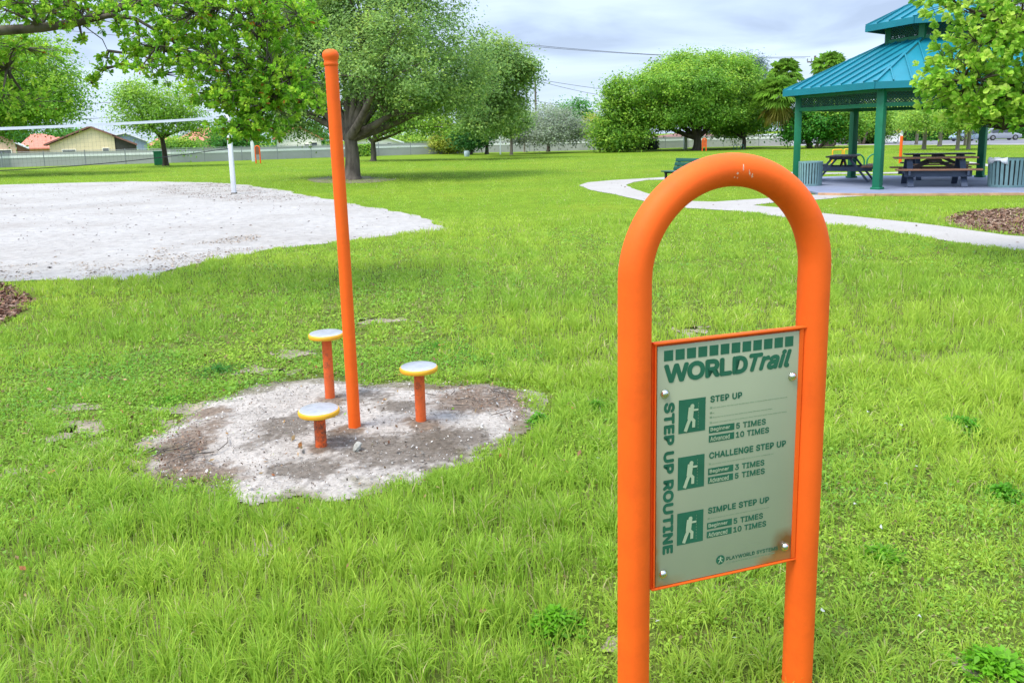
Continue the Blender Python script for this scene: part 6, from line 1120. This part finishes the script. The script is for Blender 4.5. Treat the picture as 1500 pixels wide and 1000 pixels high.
q_ = MB(); q_.lathe([(0, 0), (.2, 0), (.23, H*.3), (.24, H*.5), (.23, H*.75), (.2, H), (.16, H), (.16, H-.04), (0, H-.04)], n=20); q_.build('body', M['pale_blue'], o)
b0 = at(1004, 218.5); o = empty('white_pillar', b0, 0, 'squat white pillar at the far wall left of the giant trunk', 'pillar'); H = hgt(b0, 197)
q_ = MB(); q_.box((0, 0, H/2), (.34, .34, H), bev=.02); q_.build('shaft', M['white'], o); q_ = MB(); q_.box((0, 0, H+.04), (.44, .44, .09), bev=.02); q_.build('cap', M['white'], o)
def hoop(px, py, ptop, w_, m, label, name, cat, r_=.028, rz=0, group=None, square=False):
    b0 = at(px, py); H = hgt(b0, ptop); o = empty(name, b0, rz, label, cat, group); q_ = MB(); rr = .06 if square else w_/2
    P = [(-w_/2, 0, -.1), (-w_/2, 0, H-rr)]+[(-w_/2+rr-rr*math.cos(a), 0, H-rr+rr*math.sin(a)) for a in np.linspace(.1, math.pi/2, 7)]+[(w_/2-rr+rr*math.sin(a), 0, H-rr+rr*math.cos(a)) for a in np.linspace(0, math.pi/2-.1, 7)]+[(w_/2, 0, H-rr), (w_/2, 0, -.1)]
    q_.tube(P, r_, 10); q_.build('rail', m, o)
    for s_ in (-1, 1): f_ = MB(); f_.lathe([(r_*2.2, 0), (r_*2.2, .02), (r_*1.1, .03)], (s_*w_/2, 0, 0), 12); f_.build('foot_plate', m, o)
    return o
hoop(1077, 220, 212, .28, M['bench_green'], 'left of the two little green hoops by the grey trunk', 'green_hoop', 'hoop', .03, 0, 'little green hoops')
hoop(1087, 220, 212, .28, M['bench_green'], 'right of the two little green hoops by the grey trunk', 'green_hoop', 'hoop', .03, 0, 'little green hoops')
hoop(1226, 239, 219.5, .5, M['yellow_bar'], 'yellow square bar above the left picnic table, left of the pair', 'yellow_bar', 'exercise bar', .03, .15, 'yellow exercise bars', True)
hoop(1243, 239, 218.8, .5, M['yellow_bar'], 'yellow square bar next to the back post of the pavilion', 'yellow_bar', 'exercise bar', .03, .15, 'yellow exercise bars', True)
hoop(1255, 246.5, 226, .62, M['green'], 'green hoop half hidden by the back post of the pavilion', 'green_rail', 'rail', .032, .1, 'green hoop rails behind the tables')
hoop(1280, 246.5, 226, .62, M['green'], 'green hoop between the left picnic table and the front post', 'green_rail', 'rail', .032, .1, 'green hoop rails behind the tables')
b0 = at(1318.5, 239); o = empty('orange_post', b0, 0, 'stout orange post behind the left end of the picnic tables', 'post'); H = hgt(b0, 199.5)
q_ = MB(); q_.tube([(0, 0, -.1), (0, 0, H-.05)], .062, 16); q_.build('shaft', M['orange'], o); q_ = MB(); q_.lathe([(.066, H-.06), (.07, H-.03), (.055, H), (0, H+.012)], n=16); q_.build('cap', M['orange'], o)
# yellow diamond road sign and the tall green sign by the road
b0 = pt(1315.5, 210, 90); b0[2] = 0; o = empty('road_sign', b0, 0, 'yellow diamond road sign on a grey pole behind the pale fence', 'road sign'); c = pt(1315.5, 191.5, 90)[2]
q_ = MB(); q_.tube([(0, .04, 0), (0, .04, pt(1315.5, 170, 90)[2])], .05, 8); q_.build('pole', M['galv'], o); q_ = MB(); s_ = .31; q_.prism([(0, 0, c-s_), (s_, 0, c), (0, 0, c+s_), (-s_, 0, c)], (0, .02, 0)); q_.build('plate', M['sign_yellow'], o)
q_ = MB(); q_.prism([(-.11, -.012, c-.02), (.02, -.012, c-.02), (.02, -.012, c-.1), (.13, -.012, c+.02), (.02, -.012, c+.12), (.02, -.012, c+.05), (-.11, -.012, c+.05)], (0, .008, 0)); q_.build('arrow', M['black'], o)
b0 = pt(1394, 206, 100); b0[2] = 0; o = empty('street_board', b0, 0, 'tall dark green board on a pale post behind the slim trunks', 'board'); a, c = pt(1394, 165, 100)[2], pt(1394, 192, 100)[2]
q_ = MB(); q_.tube([(-.32, 0, 0), (-.32, 0, a)], .07, 8); q_.build('pole', M['white'], o); q_ = MB(); q_.box((.05, 0, (a+c)/2), (.62, .06, a-c)); q_.build('board', M['bench_green'], o)
b0 = pt(1411, 206, 98); b0[2] = 0; o = empty('street_name_sign', b0, .3, 'small blue street sign on a pole between the slim trunks', 'street sign'); a = pt(1411, 183.5, 98)[2]
q_ = MB(); q_.tube([(0, 0, 0), (0, 0, a+.1)], .035, 8); q_.build('pole', M['galv'], o); q_ = MB(); q_.box((0, -.05, a), (.55, .03, .3)); q_.build('plate', M['sign_teal'], o)

# ------------------------------------------------------------------ parked cars
def car(label, px, py, Y, len_, h_, m, rz, suv=False, group='cars parked along the road'):
    b0 = pt(px, py, Y); o = empty('parked_car', (b0[0], b0[1], .004), rz, label, 'car', group); hw = len_*.2
    sx = len_/4.5; sz = h_/1.5
    body = [(-2.25, .35, .82), (-2.2, .62, .9), (-2.0, .84, .95), (-1.2, .93, 1), (0, .95, 1), (1.1, .92, 1), (1.8, .8, .95), (2.15, .65, .9), (2.25, .4, .82)]
    q_ = MB(); S = []
    for (x, zt, w_) in body:
        w_ = hw*w_; zb = .22 if abs(x) < 2.1 else .3; S.append([(x*sx, -w_*.92, zb*sz), (x*sx, -w_, (zb+.18)*sz), (x*sx, -w_*.97, zt*sz*.94), (x*sx, -w_*.85, zt*sz), (x*sx, w_*.85, zt*sz), (x*sx, w_*.97, zt*sz*.94), (x*sx, w_, (zb+.18)*sz), (x*sx, w_*.92, zb*sz)])
    def loft(mb, S):
        k_ = len(S[0]); V = [p for s_ in S for p in s_]; mb.add(V, [(i*k_+j, i*k_+(j+1) % k_, (i+1)*k_+(j+1) % k_, (i+1)*k_+j) for i in range(len(S)-1) for j in range(k_)]+[tuple(range(k_)), tuple(range((len(S)-1)*k_, len(S)*k_))[::-1]], True)
    loft(q_, S)
    cab = [(-2.0 if suv else -1.75, .93, .95), (-1.7 if suv else -1.1, 1.42, .8), (-.4, 1.5, .78), (.3, 1.45, .78), (1.05, .92, .95)]
    bmesh_roof = MB(); loft(bmesh_roof, [[(x*sx, -hw*w_*.97, .9*sz), (x*sx, -hw*w_, zt*sz-.03), (x*sx, -hw*w_*.82, zt*sz), (x*sx, hw*w_*.82, zt*sz), (x*sx, hw*w_, zt*sz-.03), (x*sx, hw*w_*.97, .9*sz)] for (x, zt, w_) in cab])
    q_.build('body', m, o); bmesh_roof.build('cabin', m, o)
    for s_ in (-1, 1):
        g_ = MB(); y = s_*(hw*.93)
        x0 = -1.6 if suv else -1.05
        g_.prism([(x0*sx, y, .98*sz), (-.12*sx, y, .98*sz), (-.12*sx, y*.9, 1.38*sz), ((x0+.35)*sx, y*.9, 1.36*sz)], (0, s_*.05, 0)); g_.build('window', M['glass'], o)
        g_ = MB(); g_.prism([(-.02*sx, y, .98*sz), (.82*sx, y, .98*sz), (.32*sx, y*.9, 1.34*sz), (-.02*sx, y*.9, 1.38*sz)], (0, s_*.05, 0)); g_.build('window', M['glass'], o)
        for x in (-1.38, 1.38):
            w_ = MB(); w_.lathe([(.0, -.09), (.3*sz, -.09), (.33*sz, -.05), (.33*sz, .05), (.3*sz, .09), (0, .09)], n=20); wo_ = w_.build('wheel', M['tyre'], o); wo_.rotation_euler = (R(90), 0, 0); wo_.location = (x*sx, s_*hw*.93, .33*sz)
            r_ = MB(); r_.lathe([(0, .1), (.17*sz, .1), (.19*sz, .085)], n=14); r_.lathe([(0, -.1), (.17*sz, -.1), (.19*sz, -.085)], n=14); r_.build('rim', M['galv'], wo_)
        l_ = MB(); l_.box((2.17*sx, s_*hw*.65, .62*sz), (.1, .22, .11), bev=.02); l_.build('headlight', M['lamp'], o)
    return o
car('pale blue parked saloon half hidden by the slim trunks', 1416, 206, 88, 3.5, 1.18, M['blue_car'], R(8))
car('silver parked estate car to the right of the pavilion post', 1466, 206, 88, 3.7, 1.32, M['silver'], R(-8), True)
car('white car partly hidden behind the many stemmed trees', 1222, 208, 88, 3.6, 1.2, M['white_car'], R(178))
car('white car behind the left dark stems beside the curved palm', 1186, 208, 92, 3.2, 1.5, M['white_car'], R(185), True)

# ------------------------------------------------------------------ power lines
def upole(px, ptop, Y, label, r_, arm=None):
    b0 = pt(px, 205, Y); b0[2] = 0; H = pt(px, ptop, Y)[2]; o = empty('utility_pole', b0, 0, label, 'utility pole'); q_ = MB(); q_.tube([(0, 0, 0), (0, 0, H)], [r_*1.3, r_], 8); q_.build('pole', M['wood_pole'], o)
    if arm:
        q_ = MB(); q_.bar((-arm, 0, H-.9), (arm, 0, H-.9), .16, .2); q_.bar((-arm*.6, 0, H-.9), (0, 0, H-2.0), .08, .08); q_.bar((arm*.6, 0, H-.9), (0, 0, H-2.0), .08, .08); q_.build('crossarm', M['wood_pole'], o)
        q_ = MB()
        for s_ in (-1, -.45, .45, 1): q_.lathe([(.07, H-.8), (.1, H-.6), (.06, H-.35), (0, H-.3)], (arm*s_, 0, 0), 8)
        q_.build('insulator', M['galv'], o)
    return o
upole(785.5, 114, 98, 'slender dark utility pole rising behind the silvery tree', .11)
upole(1189, 82, 125, 'utility pole with a crossarm above the pavilion roof', .17, 1.15)
def wires(label, runs, r_=.022):
    q_ = MB()
    for (a, b_, s_) in runs:
        a, b_ = np.array(a), np.array(b_); q_.tube([tuple(a+(b_-a)*t_-np.array((0, 0, s_*4*t_*(1-t_)))) for t_ in np.linspace(0, 1, 17)], r_, 5)
    return tag(q_.build('power_line', M['wire']), label, 'power line')
tp = [pt(1189+dx, 82.5+.3*abs(dx), 125) for dx in (-9, -2, 9)]
wires('high power lines running from the crossarm pole leftwards across the clouds', [(pt(430, 20, 92), tp[0], 1.4), (pt(430, 24, 92), tp[1], 1.5), (tp[2], pt(1700, 70, 130), 1.0)], .03)
wires('low double power lines beside the slender pole above the far trees', [(pt(785.5, 148, 98), pt(1000, 167, 110), .5), (pt(785.5, 152, 98), pt(1000, 170, 110), .5), (pt(560, 146, 92), pt(785.5, 148, 98), .5), (pt(785.5, 118, 98), pt(950, 148, 120), .4), (pt(785.5, 116, 98), pt(1010, 140, 120), .4)], .026)
wires('thin power lines above the beige house behind the left trees', [(pt(-60, 160, 95), pt(330, 136, 95), .3), (pt(-60, 180, 95), pt(330, 160, 95), .3), (pt(60, 40, 95), pt(330, 60, 95), .3)], .026)

# ------------------------------------------------------------------ the pavilion: six green posts, two tiered teal metal roof
pA, pB, pC = at(1284.5, 281)[:2], np.array((8.4, 23.5)), np.array((10.88, 25.5)); cen = pA+pC-pB
posts = [pA, pB, pC, 2*cen-pA, 2*cen-pB, 2*cen-pC]
pav = empty('pavilion', (*cen, .06), 0, 'six posted picnic pavilion with a two tiered teal metal roof', 'pavilion')
SZ = .062
lp = [np.array(p)-cen for p in posts]
for p in lp:
    q_ = MB(); q_.box((*p, 1.28), (.19, .19, 2.56), bev=.012, rz=math.atan2(p[1], p[0])); pq = q_.build('post', M['green'], pav)
    q_ = MB(); q_.box((*p, .03), (.25, .25, .06), bev=.01, rz=math.atan2(p[1], p[0])); q_.build('base_plate', M['green'], pq)
def hexring(k_, z): return [Vector((p[0]*k_, p[1]*k_, z)) for p in lp]
ZE0, ZE1, ZT_, ZC0, ZC1, ZP = 2.50, 2.67, 3.84, 4.18, 4.35, 5.19
def roof(k0, z0, fascia, k1, z1, name):
    q_ = MB(); A, B = hexring(k0, z0), hexring(k1, z1)
    for i in range(6):
        j = (i+1) % 6; a, b_, c, d = A[i], A[j], B[j], B[i]; n = (b_-a).cross(d-a).normalized(); n = n if n.z > 0 else -n
        q_.add([a, b_, c, d], [(0, 1, 2, 3)]); q_.add([a-n*.04, b_-n*.04, c-n*.04, d-n*.04], [(3, 2, 1, 0)])
        for e_ in (0,):
            q_.bar(a, d, .09, .07); q_.bar(a+(b_-a)*.0-Vector((0, 0, fascia/2)), b_-Vector((0, 0, fascia/2)), .04, fascia)
        m_ = max(3, int((b_-a).length/.40))
        for s_ in range(1, m_):
            f_ = s_/m_; p0 = a+(b_-a)*f_; dirn = ((d+c)/2-(a+b_)/2)
            # seam runs straight up the slope until it meets a hip
            w0 = (b_-a).length; w1 = (c-d).length; edge = (w0-w1)/2; x = f_*w0; lim = min(1, min(x, w0-x)/edge) if edge > 1e-6 else 1
            if lim < .06: continue
            q_.bar(p0+n*.02, p0+dirn*lim*.985+n*.02, .028, .05, upv=n)
    return q_.build(name, M['teal'], pav)
roof(1.12, ZE1, ZE1-ZE0, .385, ZT_, 'lower_roof')
roof(.535, ZC1, ZC1-ZC0, .03, ZP, 'upper_roof')
q_ = MB(); q_.lathe([(.12, ZP-.05), (.08, ZP+.03), (.09, ZP+.1), (0, ZP+.2)], n=12); q_.build('finial', M['teal'], pav)
for p in lp:
    q_ = MB(); q_.box((p[0]*.375, p[1]*.375, (ZT_+ZC0)/2+.04), (.15, .15, ZC0-ZT_+.3), rz=math.atan2(p[1], p[0])); q_.build('cupola_post', M['green'], pav)
def lattice(mb, a, b_, z0, z1, st, w_=.022):
    L_ = (b_-a).length; d = (b_-a)/L_; h_ = z1-z0; n = int((L_+h_)/st)
    for i in range(n+1):
        x = i*st-h_
        for (x0, x1, y0, y1) in ((x, x+h_, z0, z1), (x, x+h_, z1, z0)):
            s0, s1 = max(0, (0-x0)/(x1-x0)), min(1, (L_-x0)/(x1-x0))
            if s1-s0 < .05: continue
            P = a+d*(x0+(x1-x0)*s0); Q = a+d*(x0+(x1-x0)*s1); mb.bar((P.x, P.y, y0+(y1-y0)*s0), (Q.x, Q.y, y0+(y1-y0)*s1), .012, w_)
fr, cu_ = MB(), MB()
for i in range(6):
    a, b_ = Vector((*lp[i], 0)), Vector((*lp[(i+1) % 6], 0)); lattice(fr, a, b_, 2.16, 2.44, .085)
    
    for z_ in (2.48, 2.115): bm2 = MB(); bm2.bar((a.x, a.y, z_), (b_.x, b_.y, z_), .1, .1); bm2.build('beam', M['green'], pav)
    lattice(cu_, a*.375, b_*.375, ZT_+.07, ZC0+.08, .09); bm2 = MB(); bm2.bar((a.x*.375, a.y*.375, ZT_+.04), (b_.x*.375, b_.y*.375, ZT_+.04), .08, .09); bm2.build('beam', M['green'], pav)
fr.build('lattice_frieze', M['lattice'], pav); cu_.build('cupola_lattice', M['lattice'], pav)
A, B = hexring(1.09, ZE0+.05), hexring(.38, ZT_-.06)
for i in range(6): q_ = MB(); q_.bar(A[i], B[i], .12, .16); q_.build('rafter', M['lattice'], pav)

# ------------------------------------------------------------------ picnic tables
def table(label, c, rz, sc=1.0, apron=False):
    o = empty('picnic_table', (*c, .062), rz, label, 'picnic table', 'picnic tables under the pavilion')
    q_ = MB(); L_ = 1.95*sc
    for i in range(5): q_.box((0, -.3+i*.15, .735), (L_, .14, .04), bev=.006)
    q_.build('table_top', M['plank_dark'] if not apron else M['plank'], o)
    for s_ in (-1, 1):
        q_ = MB(); q_.box((0, s_*.67, .45), (L_*1.02, .14, .04), bev=.006); q_.box((0, s_*.82, .45), (L_*1.02, .14, .04), bev=.006); q_.build('bench_seat', M['plank'] if s_ < 0 or apron else M['plank_dark'], o)
        if apron:
            q_ = MB(); q_.box((0, s_*.72, .345), (L_*.80, .05, .16)); q_.build('apron', M['slate'], o)
    for s_ in (-1, 1):
        x = s_*.62*sc
        for t_ in (-1, 1): q_ = MB(); q_.bar((x, t_*.78, 0), (x, t_*.22, .71), .05, .14, upv=(1, 0, 0)); q_.build('leg', M['slate'], o)
        q_ = MB(); q_.box((x+s_*.055, 0, .375), (.05, 1.75, .13)); q_.box((x+s_*.0, 0, .685), (.05, .62, .06)); q_.build('cross_beam', M['slate'], o)
    q_ = MB(); q_.bar((-.62*sc, 0, .4), (-.02, 0, .68), .05, .09); q_.bar((.62*sc, 0, .4), (.02, 0, .68), .05, .09); q_.box((0, 0, .665), (.3, .5, .07)); q_.build('brace', M['plank_dark'], o)
    return o
g = at(1234, 267.5)[:2]; table('dark picnic table turned end on, beside the left striped bin', g, R(60))
g = at(1366, 275)[:2]; table('front picnic table seen broadside with warm brown bench and slate apron', g, R(-20), 1.0, True)
g = at(1372, 264.5)[:2]; table('dark topped picnic table just behind the broadside front table', g, R(-20), .95)

# ------------------------------------------------------------------ striped litter bins
def litter_bin(label, px, py, ptop, r_, bag=False):
    b0 = at(px, py); H = hgt(b0, ptop)-.062; o = empty('litter_bin', (b0[0], b0[1]+r_*.9, .062), 0, label, 'litter bin', 'striped litter bins on the slab')
    n = 26
    q_ = MB(); q_.lathe([(r_*.86, .04), (r_*.90, H-.05), (r_*.86, H-.05), (r_*.82, .06), (0, .06)], n=32); q_.build('liner', M['black'], o)
    for i in range(n):
        a = 2*math.pi*i/n; q_ = MB(); rb, rt_ = r_*.93, r_*.98; w_ = 2*math.pi*r_/n*.62
        q_.bar((rb*math.cos(a), rb*math.sin(a), .02), (rt_*math.cos(a), rt_*math.sin(a), H-.02), .022, w_, upv=(-math.sin(a), math.cos(a), 0)); q_.build('slat', M['slat'], o)
    q_ = MB(); q_.lathe([(r_*.9, H-.05), (r_*1.0, H-.04), (r_*1.01, H), (r_*.88, H+.005), (r_*.86, H-.05)], n=36); q_.build('rim', M['slat'], o)
    q_ = MB(); q_.lathe([(r_*.88, .0), (r_*.95, .0), (r_*.95, .06), (r_*.88, .06)], n=36); q_.build('foot_ring', M['slat'], o)
    if bag:
        q_ = MB(); P = []
        for i in range(9):
            a = math.pi*1.0+(i-2)*.16; k_ = .97+.06*math.sin(i*2.1); P.append([(r_*1.03*k_*math.cos(a), r_*1.03*k_*math.sin(a), H+.03+.015*math.sin(i*1.7)), (r_*1.07*math.cos(a), r_*1.07*math.sin(a), H-.04), (r_*1.05*k_*math.cos(a), r_*1.05*math.sin(a), H-.10-.05*math.sin(i*.9+.3))])
        for i in range(8):
            for j in range(2): q_.add([P[i][j], P[i+1][j], P[i+1][j+1], P[i][j+1]], [(0, 1, 2, 3)], True)
        w_ = q_.build('bag_liner', M['plastic_bag'], o); sm2 = w_.modifiers.new('solid', 'SOLIDIFY'); sm2.thickness = .006
    return o
litter_bin('striped slatted bin at the left end of the slab', 1192, 276, 237, .32)
litter_bin('large striped slatted bin with a scrap of white bag over its rim', 1489, 278.5, 232.5, .45, True)
b0 = at(1510, 268); o = empty('litter_bin', (b0[0], b0[1], .062), 0, 'dark lidded bin behind the striped bin at the photo edge', 'litter bin'); q_ = MB(); H = hgt(b0, 231)-.062
q_.lathe([(0, 0), (.3, 0), (.33, H-.1), (0, H-.1)], n=24); q_.build('body', M['slat'], o); q_ = MB(); q_.lathe([(.36, H-.1), (.36, H-.03), (.3, H), (0, H)], n=24); q_.build('lid', M['black'], o)

# ------------------------------------------------------------------ green park bench by the path
b0 = at(1003, 273); o = empty('park_bench', b0, R(-62), 'dark green park bench partly behind the left of the arch', 'bench')
for s_ in (-1, 1):
    q_ = MB(); x = s_*.62; q_.bar((x, -.22, 0), (x, -.22, .42), .05, .06); q_.bar((x, .2, 0), (x, .2, .42), .05, .06); q_.bar((x, -.27, .40), (x, .24, .40), .05, .05); q_.bar((x, .2, .40), (x, .34, .82), .05, .06); q_.build('leg', M['black'], o)
q_ = MB()
for i in range(4): q_.box((0, -.24+i*.13, .44), (1.55, .115, .04), bev=.012)
q_.build('seat', M['bench_green'], o)
q_ = MB()
for i in range(3):
    p0 = Vector((0, .215+i*.042, .52+i*.125)); q_.box(p0, (1.55, .04, .115), rx=-.3, bev=.012)
q_.build('backrest', M['bench_green'], o)

# objects that lie under a moved root keep their place
bpy.context.view_layer.update()
